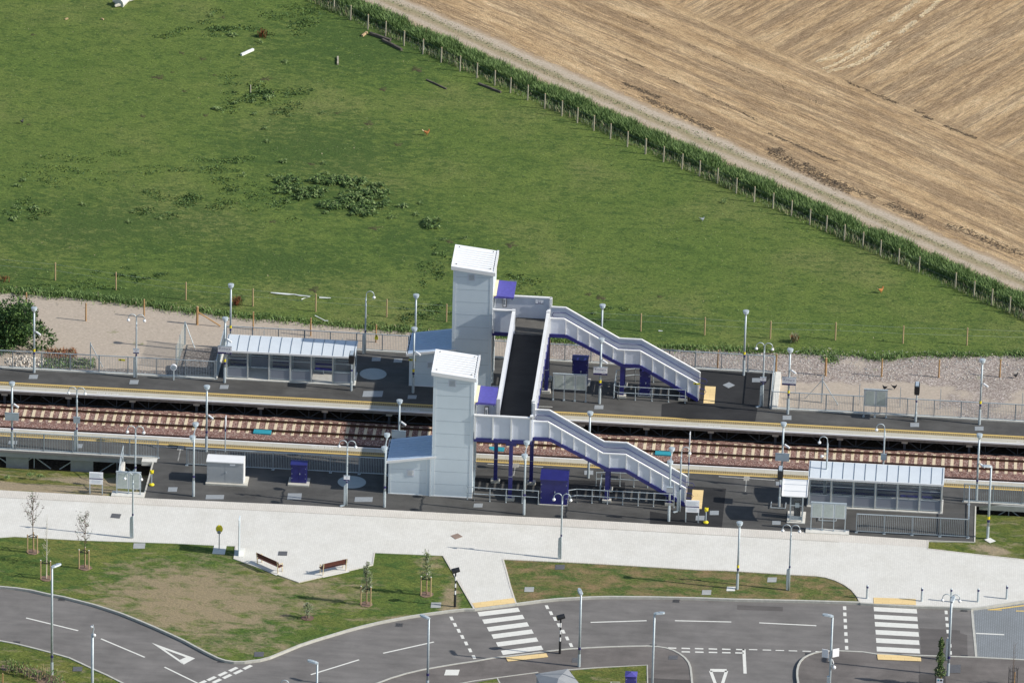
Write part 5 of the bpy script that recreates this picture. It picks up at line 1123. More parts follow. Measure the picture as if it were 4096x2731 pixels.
def mk_street(h, hd=(1,0), yb=False):
    def f():
        r = root('street_lamp', '', 'street lamp'); mb = MB(); mb.tube([(0,0,.95),(0,0,h)], [.088,.065], STEEL, 8); p = mb.build('pole', r, smooth=True)
        mb = MB(); mb.tube2([(0,0,-.05),(0,0,.9),(0,0,1.0)], [.10,.10,.08], STEEL, 8); mb.build('base_sleeve', p)
        mb = MB(); mb.tube2([(0,0,1.3),(0,0,1.48)], [.10,.10], DARKB, 8); mb.build('dark_band', p)
        if yb: mb = MB(); mb.tube2([(0,0,1.52),(0,0,1.74)], [.10,.10], YEL, 8); mb.build('yellow_band', p)
        mb = MB(); x, y = hd; u = Vector((x, y, 0)).normalized(); v = Vector((-u.y, u.x, 0))
        a = Vector((0,0,h)); out = [(-.06,.10,0),(.12,.16,.05),(.55,.15,.09),(.68,.08,.09)]
        vs = []
        for s, wd, dz in out:
            c = a+u*s+Vector((0,0,dz)); vs += [c+v*wd-Vector((0,0,.035)), c-v*wd-Vector((0,0,.035)), c-v*wd*.7+Vector((0,0,.05)), c+v*wd*.7+Vector((0,0,.05))]
        fs = [(i*4+j, i*4+(j+1) % 4, i*4+4+(j+1) % 4, i*4+4+j) for i in range(3) for j in range(4)]+[(3,2,1,0),(12,13,14,15)]
        mb.add(vs, fs, STEEL); hd_ = mb.build('lamp_head', r); mb = MB(); c = a+u*.42+Vector((0,0,.145)); mb.box(c.x-.1, c.x+.1, c.y-.06, c.y+.06, c.z-.02, c.z+.01, SIGNB); mb.build('sensor', hd_)
        return r
    return f
GS = 'flat-headed street lamps by the road'
for key, mkf, loc, lb in [('s8r', mk_street(8.1, (1,.75)), F('N',488,1330,-.03), 'tall street lamp in the lower left verge'),
 ('s8l', mk_street(8.1, (-1,.3)), under('O',868,1225,8.1), 'street lamp rising from the bottom edge beside the left road marking'),
 ('s5l', mk_street(5.6, (-1,.5)), F('O',1903,1500,-.02), 'street lamp standing in the lower footway left of the left zebra'),
 ('s8x', mk_street(8.1, (1,.1)), under('P',1925,760,8.1), 'tall street lamp in the middle of the lower footway'),
 ('sbk', mk_street(5.5, (-.3,1)), F('P',1213,1255,-.02), 'street lamp with upturned head right of the left zebra'),
 ('s8y', mk_street(8.1, (-1,.1)), under('Q',1718,785,8.1), 'tall street lamp carrying two white sign boards near the junction'),
 ('s5v', mk_street(5.6, (-1,-.2), True), F('M',1710,1185,-.03), 'street lamp with yellow band on the right grass verge'),
 ('s5z', mk_street(5.6, (.2,1)), F('R',1296,1487,-.02), 'street lamp right of the right zebra crossing')]: 
    o = place('S'+key, mkf, loc, lb, GS)
    if key == 's8y':
        for x, w_ in ((-.38,.42),(.32,.42)):
            mb = MB(); mb.bar((x-w_/2, -.2, 5.45), (x+w_/2, -.2+(.24 if x > 0 else -.12), 5.45), .04, .6, SIGNW); mb.build('sign_board', o)
        mb = MB(); mb.box(-.15,.02,.1,.13,4.7,5.2,SIGNW); mb.build('sign_board', o); mb = MB(); mb.bar((0,0,4.55),(.25,-.1,4.5),.05,.05,STEEL); mb.ball((.25,-.1,4.35),.13,.13,.13,CAMW); mb.tube([(.1,0,4.9),(.2,0,4.6)],.04,CAMW,6); mb.build('camera_housing', o); mb = MB(); mb.box(-.2,.02,-.1,.1,.0,3.6,STEEL); mb.build('control_box', o)
p = under('N',870,975,7.2)
r = root('camera_mast', 'plain camera mast rising through the left road', 'mast', p); mb = MB(); mb.tube([(0,0,0),(0,0,7.4)], [.11,.08], STEEL, 10); mb.build('pole', r, smooth=True); mb = MB(); mb.tube([(0,0,7.4),(.08,0,7.8),(.02,0,8.1)], .04, STEEL, 6); mb.ball((.12,-.05,7.35),.12,.1,.12,CAMW); mb.ball((-.06,0,7.95),.1,.08,.09,CAMW); mb.build('camera_housing', r)
def beacon(loc, lb):
    r = root('belisha_beacon', lb, 'crossing beacon', loc, group='black and white crossing beacons'); mb = MB()
    for i, (z0, z1) in enumerate([(0,.95),(.95,1.25),(1.25,1.5),(1.5,1.8),(1.8,2.02),(2.02,2.35),(2.35,2.6)]): mb.tube2([(0,0,z0),(0,0,z1)], [.085 if i == 0 else .055]*2, BLACK if i % 2 == 0 else WHITE, 8)
    mb.build('striped_pole', r); mb = MB(); mb.tube([(-.26,-.05,2.72),(.26,.06,2.86)], [.19,.17], BLACK, 12); h = mb.build('hood', r); mb = MB(); mb.tube([(-.285,-.055,2.715),(-.262,-.05,2.72)], [.14,.14], YEL, 10); mb.build('lamp_lens', h)
beacon(F('O',2163,692,-.03), 'black and white beacon left of the left zebra crossing'); beacon(F('P',1033,1132,-.02), 'black and white beacon below the left zebra crossing')
def mk_boll():
    r = root('bollard', '', 'bollard'); mb = MB(); mb.tube2([(0,0,0),(0,0,.82)], [.075,.07], STEEL, 10); mb.build('post', r); mb = MB(); mb.tube2([(0,0,.82),(0,0,.95)], [.08,.08], DARKB, 10); mb.build('band', r); mb = MB(); mb.tube2([(0,0,.95),(0,0,1.0),(0,0,1.05)], [.072,.07,.03], STEEL, 10); mb.build('cap', r); return r
for x, y, lb in [(449,683,'first steel bollard, left of the right buff tactile strip'),(1020,710,'steel bollard just right of the right buff tactile strip'),(1326,718,'steel bollard hidden behind the double swan-neck lamp by the right zebra'),(1608,718,'steel bollard above the corner where grey setts begin'),(1908,687,'rightmost steel bollard above the yellow road line')]: place('boll', mk_boll, F('R',x,y), lb, 'steel bollards with a dark band')
# ------------------------------------------------------------------ boards, signs, displays
def board3(label, loc, n, wd, h0, h1, slab=False, grp='panelled notice boards'):
    r = root('notice_board', label, 'notice board', loc, group=grp); pw = wd/n
    if slab: mb = MB(); mb.box(-.35, wd+.3, -.45, .3, 0, .07, WARM); mb.build('slab', r)
    for i in range(n+1): mb = MB(); mb.box(i*pw-.03, i*pw+.03, -.03, .03, .05 if slab else 0, h0, STEEL); mb.box(i*pw-.07, i*pw+.07, -.07, .07, .05 if slab else 0, .1, STEEL); mb.build('leg', r)
    mb = MB(); mb.box(-.05, wd+.05, -.04, .06, h0, h1, STEEL); mb.box(-.06, wd+.06, -.06, .08, h1, h1+.05, STEEL); f = mb.build('frame', r)
    for i in range(n): mb = MB(); mb.box(i*pw+.08, (i+1)*pw-.08, -.047, -.04, h0+.09, h1-.08, BOARDP); mb.box(i*pw+.055, (i+1)*pw-.055, -.044, -.04, h0+.065, h1-.055, WHITE); mb.build('poster_panel', f)
    return r
board3('three-panel notice board on a slab beside the near shelter', (22.97,-27.9,0), 3, 2.38, 1.05, 2.2, True)
board3('three-panel notice board on the far platform, right of the bridge span', (3.64,-9.38,0), 3, 2.35, .92, 2.12)
board3('two-panel notice board on a slab at the left end of the forecourt', (-25.75,-28.0,0), 2, 1.65, .45, 1.72, True)
board3('two-panel notice board on the far platform at the right', (25.96,-9.38,0), 2, 1.6, .90, 2.18)
def header(label, loc):
    r = root('header_sign', label, 'sign', loc, group='white header signs on two legs'); wd = .88
    for x in (0, wd): mb = MB(); mb.box(x-.035, x+.035, -.035, .035, 0, .8 if x < .1 else .8, STEEL); mb.build('leg', r)
    mb = MB(); mb.box(-.04, wd+.04, -.05, .03, .8, 1.72, SIGNW); mb.box(-.04, wd+.04, -.056, -.05, 1.20, 1.27, DARKB); f = mb.build('sign_board', r); mb = MB()
    for i in range(5): mb.box(.03, wd-.05-(i % 3)*.09, -.056, -.05, 1.34+i*.065, 1.355+i*.065, SIGNB)
    for i in range(3): mb.box(.12, wd-.12, -.056, -.05, .92+i*.08, .94+i*.08, SIGNB)
    mb.build('printed_line', f)
header('white header sign with purple stripe on the left verge', (-27.62,-28.25,0)); header('white header sign with purple stripe near the yellow base', (14.2,-27.62,0))
def display(label, loc, front=True, rz=0.):
    r = root('train_display', label, 'display screen', loc, rz, 'black train displays on posts'); mb = MB(); mb.tube2([(0,0,0),(0,0,.7),(0,0,.76),(0,0,2.3)], [.09,.09,.06,.055], STEEL, 8); p = mb.build('pole', r); mb = MB(); mb.tube2([(0,0,1.55),(0,0,1.7)], [.07,.07], DARKB, 8); mb.build('dark_band', p)
    mb = MB(); mb.box(-.17, .17, -.42, .42, 2.3, 2.95, BLACK); mb.box(-.12, .12, -.36, .36, 2.95, 3.02, SIGNB); b = mb.build('screen_housing', r); mb = MB(); mb.box(-.19, -.17, -.38, .38, 2.4, 2.85, GAP); mb.box(.17, .19, -.38, .38, 2.4, 2.85, GAP); mb.build('screen', b)
display('black train display on a post at the right end of the far shelter', (*F('B',1187,1085)[:2],0)); display('black train display on a post on the far platform at the right', F('H',957,1400)); display('black train display on a post behind the ticket shelter', F('L',1350,1110))
r = root('help_point', 'round white help point on a short post at the far left fence', 'help point', F('A',1632,985)); mb = MB(); mb.tube2([(0,0,0),(0,0,.85)], [.05,.045], STEEL, 8); mb.build('post', r); mb = MB(); mb.tube([(0,-.07,1.0),(0,.07,1.0)], .24, SIGNW, 16); mb.tube([(0,-.075,1.0),(0,-.07,1.0)], .18, SIGNB, 16); mb.build('disc', r)
def thin_post(label, loc, h, rz=0.):
    r = root('stop_board_post', label, 'marker post', loc, rz); mb = MB(); mb.tube2([(0,0,0),(0,0,h)], [.045,.04], STEEL, 6); mb.tube2([(0,0,1.6),(0,0,1.8)], [.055,.055], DARKB, 6); mb.build('post', r); mb = MB(); mb.box(.0, .05, -.25, .25, h-.75, h, SIGNW); mb.build('marker_plate', r)
thin_post('thin post with edge-on white plate behind the grey cabinet', F('I',2118,602), 2.75); thin_post('thin post with edge-on white plate behind the near staircase foot', F('L',398,888), 4.1)
r = root('post_box_cabinet', 'small white box on the forecourt lamp near the stair foot', 'box', (*F('K',2057,1137)[:2], 2.55)); r.location.y -= .18; mb = MB(); mb.box(-.22,.22,-.1,.06,-.2,.2,GREYP); mb.box(-.23,.23,-.11,.07,.2,.23,SIGNB); mb.box(-.2,.2,-.105,-.1,-.23,-.2,DARKB); mb.build('casing', r); mb = MB(); mb.bar((0,.06,0),(0,.12,0),.08,.08,STEEL); mb.build('bracket', r)
# yellow warning signs on fences
mb = MB(); mb.box(-.13,.13,-.02,0,0,.2,YSIGN); mb.add([(-.13,-.022,.2),(.13,-.022,.2),(0,-.022,.45)], [(0,1,2)], YSIGN); mb.add([(-.05,-.026,.24),(.05,-.026,.24),(0,-.026,.38)], [(0,1,2)], BLACK)
o = mb.build('warning_sign'); q = F('B',1427,600,.9); o.location = (q[0], -2.93, .98); tag(o, 'yellow triangular warning sign on the fence left of the far lift tower', 'sign')
for (x, y, z, lb) in [(-29.0+1.45,-8.93,1.17,'small yellow plate on the far left fence'),(-6.65,-8.3,2.1,'yellow caution plate on the lamp before the far tower annex'),(13.9,-8.75,1.62,'yellow caution plate at the foot of the far staircase')]:
    mb = MB(); mb.box(-.24,.24,-.02,0,-.07,.07,YSIGN); mb.box(-.16,-.04,-.024,-.02,-.04,.04,BLACK); o = mb.build('warning_sign'); o.location = (x, y, z); tag(o, lb, 'sign')
# yellow wind pole bases
for loc, lb in [(F('I',1426,918),'yellow-footed post with yellow cap at the left forecourt edge'),(F('L',583,1283),'yellow-footed post with yellow cap beside the header sign')]:
    r = root('yellow_post', lb, 'post', loc, group='yellow-footed posts'); mb = MB(); mb.ball((0,0,.06),.2,.2,.11,YEL,12,6); mb.build('foot', r); mb = MB(); mb.tube2([(0,0,.1),(0,0,1.0)],[.035,.035],SIGNB,8); mb.build('post', r); mb = MB(); mb.add([(-.05,-.03,.85),(.14,-.02,.95),(.16,.0,1.2),(-.12,.02,1.2),(-.12,0,.95),(0,.12,1.1),(.0,-.12,1.1)],[(0,1,6),(1,2,6),(2,3,6),(3,4,6),(4,0,6),(0,5,1),(1,5,2),(2,5,3),(3,5,4),(4,5,0)],YEL); mb.build('cap', r)
r = root('round_sign', 'round yellow and grey sign on a thin post at the lawn edge', 'sign', F('J',415,1162)); mb = MB(); mb.tube2([(0,0,0),(0,0,1.3)],[.035,.035],STEEL2,6); mb.build('post', r); mb = MB(); mb.ball((0,0,1.55),.25,.17,.30,YEL,14,8); mb.build('disc', r); mb = MB(); mb.tube([(0,-.20,1.33),(0,-.12,1.38)],.13,STEEL2,10); mb.build('face_plate', r)
r = root('bicycle_stand_slab', 'pale slab under the round yellow sign', 'slab', F('J',415,1175,-.02)); mb = MB(); mb.box(-.42,.45,-.6,.75,0,.025,LINE); mb.build('slab', r)
r = root('totem', 'tall thin white edge-on totem on its slab left of the benches', 'totem', F('J',603,1205)); mb = MB(); mb.box(-.025,.025,-.45,.45,0,2.35,STEEL); mb.box(-.028,.028,-.40,.40,2.35,2.75,GLASSL); mb.build('panel', r); mb = MB(); mb.box(-.3,.35,-.55,.85,0,.02,LINE); mb.build('slab', r)
# benches
def bench(label, k, a, b):
    A = at(k, *a); Bv = at(k, *b); d = Bv-A; L_ = math.hypot(d.x, d.y); r = root('park_bench', label, 'bench', tuple(A), math.atan2(d.y, d.x), group='cream and dark slatted benches')
    mb = MB()
    for i in range(4): mb.box(0, L_, .10+i*.11, .19+i*.11, .44, .47, SLAT)
    mb.build('seat', r); mb = MB()
    for i in range(2): mb.box(0, L_, .015-.03*i, .045-.03*i, .60+.17*i, .74+.17*i, SLAT)
    mb.build('backrest', r)
    for x in (.08, L_-.08):
        mb = MB(); mb.bar((x,.06,0),(x,.02,.46),.05,.05,CREAMM); mb.bar((x,.5,0),(x,.48,.42),.05,.05,CREAMM); mb.bar((x,.02,.40),(x,-.04,.92),.05,.05,CREAMM); mb.bar((x,0,.41),(x,.5,.41),.05,.05,CREAMM); mb.bar((x,0,.64),(x,.5,.64),.06,.04,CREAMM); mb.bar((x,.5,.42),(x,.5,.64),.05,.05,CREAMM); mb.build('leg', r)
    mb = MB(); mb.box(-.05, L_+.05, -.25, .30, .002, .012, LINE); mb.build('pad', r)
bench('left bench, its back to the camera, in the seating alcove', 'O', (292,292), (500,385)); bench('right bench, its back to the camera, in the seating alcove', 'O', (915,403), (1150,352))
# ------------------------------------------------------------------ field fences
def mk_post(h, r_, mat, name='fence_post', lean=0.):
    def f():
        r = root(name, '', 'fence post'); mb = MB(); mb.tube([(0,0,-.1),(lean*h,0,h)], [r_, r_*.92], mat, 7); mb.build('stake', r); mb = MB(); mb.tube([(lean*h,0,h),(lean*h,0,h+.03)], [r_*.9, r_*.5], WOODP, 7); mb.build('top', r); return r
    return f
ZG = -.45
lbl = ['the conifer bush', 'the dirt bank at the far left', 'the far left double swan-neck lamp', 'the braced post', 'the far shelter', 'the far turning circle']
tb = ['first from the left, between the bush and its lamp', 'second from the left on the bare dirt', 'third from the left, beside the double swan-neck lamp', '', 'above the far shelter left part', 'above the middle of the far shelter', 'behind the far turning circle', 'seen under the top of the far staircase', 'behind the far stair foot fence', 'just right of the returning fence', 'thick one with a long shadow, right of the third name sign', 'in gravel left of the black display', 'in gravel between black display and rightmost lantern', 'rightmost, behind the rightmost far lantern']
for (k, x, y), s in zip([('A',248,330),('A',808,430),('A',1355,395),('A',1855,465),('B',265,512),('B',805,570),('B',1420,632),('E',228,650),('F',185,840),('F',795,880),('F',1313,920),('F',1898,930),('H',1200,938),('H',1838,935)], tb):
    big = (k, x) in (('A',1855), ('F',1313))
    if (k, x) == ('A', 1855):
        o = place('tpb', mk_post(1.45, .10, WOODN), F(k,x,y,ZG), 'thick brown post with a slanting wooden brace left of the far shelter', 'brown timber posts on the gravel bank')
        mb = MB(); mb.tube([(.05,0,1.0),(1.72,-.15,.05)], .05, WOODN, 6); mb.build('brace', o)
    else: place('tpB' if big else 'tp', mk_post(1.42, .085 if big else .062, WOODN), F(k,x,y,ZG), 'brown timber post '+s, 'brown timber posts on the gravel bank')
pf = ['leftmost, above the conifer bush', 'second from left on the pasture edge', 'third from left, above the braced post', 'left of the white tape', 'among the white tape', 'right of the single swan-neck lamp', 'left of the far lift tower', 'right of the lantern above the far stairs', 'left of the plain lantern at the wide platform end', 'just right of that plain lantern', 'above the third name sign', 'above the black display', 'rightmost of the pasture edge']
pp = [('A',520,50),('A',1090,140),('A',1748,235),('B',262,295),('B',853,345),('B',1520,395),('B',2082,440),('E',1083,410),('E',1681,445),('E',2296,480),('H',118,550),('H',825,585),('H',1493,605)]
for (k, x, y), s in zip(pp, pf): place('pp', mk_post(1.42, .055, WOODP), F(k,x,y,ZG), 'pale stake '+s, 'pale stakes along the pasture edge')
wi = MB(); ww = [at(k, x, y, ZG) for k, x, y in pp]; ww = [ww[0]-Vector((9,-.8,0))]+ww+[ww[-1]+Vector((9,.4,0))]
for a, b in zip(ww, ww[1:]):
    for z in (.8, 1.3): wi.tube([a+Vector((0,0,z)), b+Vector((0,0,z))], .004, STEEL, 4, False)
tag(wi.build('fence_wire'), 'thin wires strung along the pale stakes', 'wire')
hp_ = [('T',225,75),('T',340,138),('T',457,200),('T',576,246),('T',698,310),('T',824,366),('T',945,422),('T',1073,480),('T',1187,527),('T',1306,577),('T',1413,627),('T',1528,676),('T',1645,733),('T',1757,781),('T',1864,828),('T',1971,880),('T',2084,935),('T',2200,988),('T',2321,1037)]
hp_ += [('U',118,880),('U',218,924),('U',324,966),('U',426,1005),('U',528,1048),('U',633,1104),('U',735,1153),('U',843,1190),('U',949,1232),('U',1052,1283),('U',1149,1320),('U',1250,1370),('U',1355,1413),('U',1453,1458),('U',1558,1508),('U',1673,1553)]
hp_ += [('H',1372,10),('H',1568,100),('H',1755,182),('H',1935,262)]
N_ = len(hp_); hpw = [at(k, x, y, ZG) for k, x, y in hp_]
hl = lambda i: 'weathered concrete-grey fence post, number %d along the tall verge counted from the top edge' % (i+1)
ords = ['first','second','third','fourth','fifth','sixth','seventh','eighth','ninth','tenth','eleventh','twelfth','thirteenth','fourteenth','fifteenth','sixteenth','seventeenth','eighteenth','nineteenth','twentieth']
for i, q in enumerate(hpw):
    j = N_-1-i
    s = (ords[i]+' from the top left') if i <= j else (ords[j]+' from the lower right')
    place('hp', mk_post(1.28, .06, WOODG, lean=.02), (q.x+random.uniform(-.03,.03), q.y, ZG), 'weathered grey post of the verge fence, '+s, 'weathered posts of the verge fence')
ext = [hpw[0]-(hpw[3]-hpw[0])]+hpw+[hpw[-1]+(hpw[-1]-hpw[-4])]; wi = MB()
for a, b in zip(ext, ext[1:]):
    for z in (.6, 1.1): wi.tube([a+Vector((0,0,z)), b+Vector((0,0,z))], .004, STEEL2, 4, False)
tag(wi.build('fence_wire'), 'thin wires strung along the weathered verge fence posts', 'wire')
# galvanised mesh-fence posts with braces
def gpost(label, k, x, y, h, braces=(), z=ZG, wd=.07):
    p = at(k, x, y, z); r = root('steel_fence_post', label, 'fence post', tuple(p), group='steel posts of the chain-link fence'); mb = MB(); mb.box(-wd/2, wd/2, -wd/2, wd/2, 0, h, STEEL); mb.build('post', r)
    for (bx, by, bz) in braces: mb = MB(); mb.bar((0,0,bz),(bx,by,0),.045,.045,STEEL); mb.build('brace', r)
gpost('steel post with slanting brace above the far left rubble', 'A', 850, 850, 1.85, [(.95,-.25,1.75)]); gpost('steel post with brace at the back corner of the mesh screen', 'A', 1742, 655, 1.85, [(.75,-.5,1.75)]); gpost('steel post with two braces right of the third name sign', 'F', 1272, 1200, 1.95, [(-1.2,.55,1.8),(1.2,-.3,1.75)], wd=.1)
for k, x, y, h, s in [('F',997,1110,1.4,'thin steel stake behind the third name sign'),('F',1662,1215,1.5,'thin steel stake left of the two-panel far board'),('H',367,1225,1.7,'thin steel stake just left of the far two-panel board'),('H',793,1250,1.6,'thin steel stake left of the black display'),('H',1213,1270,1.6,'thin steel stake right of the black display'),('H',2068,1310,1.6,'thin steel stake at the right edge'),('B',365,625,.9,'short steel stake above the shelter left part'),('B',1103,660,.6,'short steel stake above the shelter right part')]: gpost(s, k, x, y, h, wd=.04)
r = root('mesh_screen', 'chain-link mesh screen running back from the far left fence', 'fence', F('A',1655,880,ZG)); a = Vector(F('A',1655,880,ZG)); b = Vector(F('A',1735,655,ZG))-a; mb = MB()
MESHM = glass('chain-link mesh', (.45,.55,.55), .5, .14); mb.bar((0,0,.9),(b.x,b.y,.9),.012,1.8,MESHM); mb.build('mesh_infill', r)
for t in (0, .45, 1): mb = MB(); mb.box(b.x*t-.03,b.x*t+.03,b.y*t-.03,b.y*t+.03,0,1.85,STEEL); mb.build('post', r)
# gate panel returning beside the steps, left near platform: sloping stair rail
r = root('ramp_wing', 'cream stepped wing wall with handrail under the left near platform fence', 'wing wall', (-26.0,-23.6,-1.3)); mb = MB(); mb.box(0,.22,-1.6,1.1,0,1.1,WARM); mb.box(0,.22,-2.6,-1.6,0,.75,WARM); mb.build('wall', r); mb = MB(); mb.tube([(.1,-2.4,1.5),(.1,-.9,2.3),(.1,1.0,2.4)],.03,STEEL,6); mb.tube([(.1,-2.4,1.1),(.1,-.9,1.8),(.1,1.0,1.9)],.03,STEEL,6)
for y, z in ((-2.4,1.5),(-.9,2.3),(.9,2.4)): mb.tube([(.1,y,.7),(.1,y,z)],.03,STEEL,6)
mb.build('handrail', r)
mb = MB(); P = ats('I', [(1340,662),(1482,668),(1472,702),(1332,697)]); mb.prism([p_[:2] for p_ in P], -.3, .015, WARM); tag(mb.build('ramp_slab'), 'cream slab at the right end of the left near platform fence', 'slab')
# ------------------------------------------------------------------ vegetation
def leafmat(name, c, var=.25, rough=.7):
    mt = M(name, c, rough, 0, var, 6); B = mt.node_tree.nodes['Principled BSDF']; B.inputs['Specular IOR Level'].default_value = .3; return mt
G1 = leafmat('verge green', (.125,.205,.060)); G2 = leafmat('verge light green', (.20,.295,.10)); G3 = leafmat('verge dark green', (.058,.110,.032)); G4 = leafmat('dry grass blade', (.34,.30,.18)); G5 = leafmat('grey weed', (.21,.235,.145))
D1 = leafmat('dock leaf', (.105,.17,.045)); D2 = leafmat('pale dock leaf', (.215,.285,.105)); D3 = leafmat('dark dock leaf', (.040,.080,.022)); RED = leafmat('rust seed head', (.20,.06,.025)); BROWN = leafmat('dead brown foliage', (.26,.11,.045))
rv = random.Random(11)
def blade(mb, x, y, z, h, wd, mats, lean=.4, rn=rv):
    a = rn.uniform(0, 6.283); l = rn.uniform(.1, lean)*h; b = a+rn.uniform(-.8, .8)+1.57; dx, dy = math.cos(b)*wd/2, math.sin(b)*wd/2; cx, cy = math.cos(a)*l, math.sin(a)*l
    mb.add([(x-dx,y-dy,z),(x+dx,y+dy,z),(x+cx*.45+dx*.8,y+cy*.45+dy*.8,z+h*.6),(x+cx*.45-dx*.8,y+cy*.45-dy*.8,z+h*.6),(x+cx,y+cy,z+h*rn.uniform(.75,1))], [(0,1,2,3),(3,2,4)], rn.choice(mats))
def lowfreq(x, sd):
    return .5+.5*math.sin(x*.9+sd)*math.sin(x*.37+sd*2.1)
# tall verge between the fence and the farm track
vg = MB(); L0, L1 = -8, (hB-hA).length+10
n = 46000
for i in range(n):
    t = rv.uniform(L0, L1); k = lowfreq(t, 1.); s = rv.random(); off = .75+s*(1.5+.5*k)
    p = Vector((hA.x, hA.y))+hu*t+hn*off; z = -.43; edge_ = min(1, (off-.55)/.45, (2.9-off)/.35)
    off += .25*math.sin(t*1.3)+.18*math.sin(t*3.1+1); h = (.42+.40*lowfreq(t*1.7, 3.3)+.28*rv.random())*max(.3, edge_)
    blade(vg, p.x, p.y, z, h, rv.uniform(.028, .065), (G1, G2, G2, G2, G1, G3), .6)
for i in range(16000):
    t = rv.uniform(L0, L1); k = lowfreq(t*.8, 5.); off = rv.uniform(-.25, .9); p = Vector((hA.x, hA.y))+hu*t+hn*off
    if rv.random() < .35+.65*k: blade(vg, p.x, p.y, -.43, rv.uniform(.10, .28+.42*k), rv.uniform(.02, .05), (G1, G5, G5, G4, G2, G3), .7)
for i in range(2500):
    t = rv.uniform(L0, L1); off = rv.uniform(2.5, 3.3); p = Vector((hA.x, hA.y))+hu*t+hn*off; blade(vg, p.x, p.y, -.43, rv.uniform(.08, .25), .06, (G1, G4, G4, G2), .8)

tag(vg.build('tall_verge'), 'strip of tall dark green grass and nettles between the verge fence and the farm track', kind='stuff')
# sparse green down the middle of the farm track
tg = MB()
for i in range(2600):
    t = rv.uniform(-8, 100); off = 4.75+rv.gauss(0, .25)+.25*math.sin(t*.2)
    p = Vector((hA.x, hA.y))+hu*t+hn*off; blade(tg, p.x, p.y, -.425, rv.uniform(.03, .09), .07, (G5, G4, G1), 1.2)
tag(tg.build('track_grass'), 'thin scruffy grass down the middle of the farm track', kind='stuff')
# tufts along the jagged pasture edge
eg = MB(); seg = [(Vector(a), Vector(b)) for a, b in zip(je, je[1:]) if -46 < a[0] < 48]
for a, b in seg:
    dens = int(46*(.35+.9*lowfreq(a.x*2.3, 1.1))); hh = .07+.16*lowfreq(a.x, 2.)+(.10 if a.x < -22 else 0)
    for _ in range(dens*2):
        p = a.lerp(b, rv.random()); off = rv.gauss(.25, .38); blade(eg, p.x+rv.uniform(-.1,.1), p.y+off, -.44, hh*rv.uniform(.4, 1.5)*(1.2 if off < .5 else .6), rv.uniform(.03, .065), (G1, G2, G2, G1, G3, G4 if rv.random() < .25 else G1), .9)
tag(eg.build('rough_grass_edge'), 'rough longer grass where the pasture meets the gravel bank', kind='stuff')
# rough grass areas in the pasture
rg = MB()
def field_patch(k, x, y, rx, ry, n, hmin, hmax, mats):
    for _ in range(n):
        a = rv.uniform(0, 6.283); s = math.sqrt(rv.random()); p = at(k, x+rx*s*math.cos(a), y+ry*s*math.sin(a), -.435)
        blade(rg, p.x, p.y, -.44, rv.uniform(hmin, hmax), rv.uniform(.06, .13), mats, 1.1)
for q in [('S',1350,190,330,70,1500),('S',1800,620,260,60,1500),('S',1750,700,300,110,1500),('S',1300,1390,330,110,2200),('S',1500,1120,420,60,1100),('S',500,1130,480,90,1000),('S',150,1430,180,90,700),('S',2050,150,320,110,1600),('A',600,110,700,60,900),('A',1300,20,260,60,700),('D',1560,40,0,0,0),('C',1250,600,230,110,600),('C',150,980,320,90,700),('C',650,880,0,0,0),('B',1900,330,240,60,500),('E',600,300,260,80,900),('V',2000,1150,160,160,700),('V',300,450,420,130,900)]:
    if q[5]:
        for _ in range(15): field_patch(q[0], q[1]+rv.gauss(0,q[3]*.6), q[2]+rv.gauss(0,q[4]*.6), q[3]*.22, q[4]*.24, int(q[5]*.04), .03, .13, (G1, G3, D3, G3))
for _ in range(5200):      # thin scatter everywhere
    p = at('W', rv.uniform(0, 2352), rv.uniform(0, 790), -.435)
    nn = (Vector((p.x, p.y))-Vector((hA.x, hA.y))).dot(hn)
    if nn < -.2 and p.y > 2.2: blade(rg, p.x, p.y, -.44, rv.uniform(.03, .08), rv.uniform(.06, .11), (G1, G1, G3, D1, G4 if rv.random() < .3 else G2), 1.3)
tag(rg.build('rough_grass'), 'rough tussocky grass patches across the pasture', kind='stuff')
# dock plants
def dock_mesh(mb, cx, cy, R0, n, rn, mats, h=.22, z=-.44):
    for _ in range(n):
        a = rn.uniform(0, 6.283); L_ = rn.uniform(.55, 1.)*R0; wd = L_*rn.uniform(.26, .42); el = rn.uniform(.15, 1.); ca, sa = math.cos(a), math.sin(a)
        r1, z1, r2, z2 = L_*.5*(1.1-el*.5), h*el*.9+.03, L_*(1-el*.35), h*el*rn.uniform(.55, 1.1)+.02; m_ = rn.choice(mats)
        pts = [(r1*.3, 0, z1*.4), (r1, -wd/2, z1-.01), (r1, wd/2, z1-.01), (r2, -wd*.28, z2), (r2, wd*.28, z2), (r2+L_*.16, 0, z2-.03)]
        mb.add([(cx+u*ca-v*sa, cy+u*sa+v*ca, z+w_) for u, v, w_ in pts], [(0,1,2),(1,3,4,2),(3,5,4)], m_)
dp = MB()
def dpatch(k, x, y, rx, ry, n, R0=.36, h=.35):
    for _ in range(n):
        a = rv.uniform(0, 6.283); s = math.sqrt(rv.random()); p = at(k, x+rx*s*math.cos(a), y+ry*s*math.sin(a), -.44); dock_mesh(dp, p.x, p.y, R0*rv.uniform(.8, 1.35), rv.randint(12, 20), rv, (D1, D2, D1, D3, D3), h)
for q in [('V',600,320,130,60,22),('V',730,420,110,60,22),('V',540,400,80,40,8),('V',900,400,70,50,14),('V',860,290,60,40,9),('V',1020,310,120,50,20),('V',1180,320,110,50,18),('V',1430,390,110,60,26),('V',1230,430,140,45,18),('V',1350,500,220,75,46),('V',1230,570,110,45,18),('V',1040,540,70,30,9),('V',920,530,60,28,7),('V',1130,480,60,30,8),('V',1350,600,80,40,10),('V',1950,710,75,50,17),('V',1320,300,60,25,5)]: dpatch(*q)
tag(dp.build('dock_patch'), 'large patch of broad-leaved docks left of the far lift tower', kind='stuff')
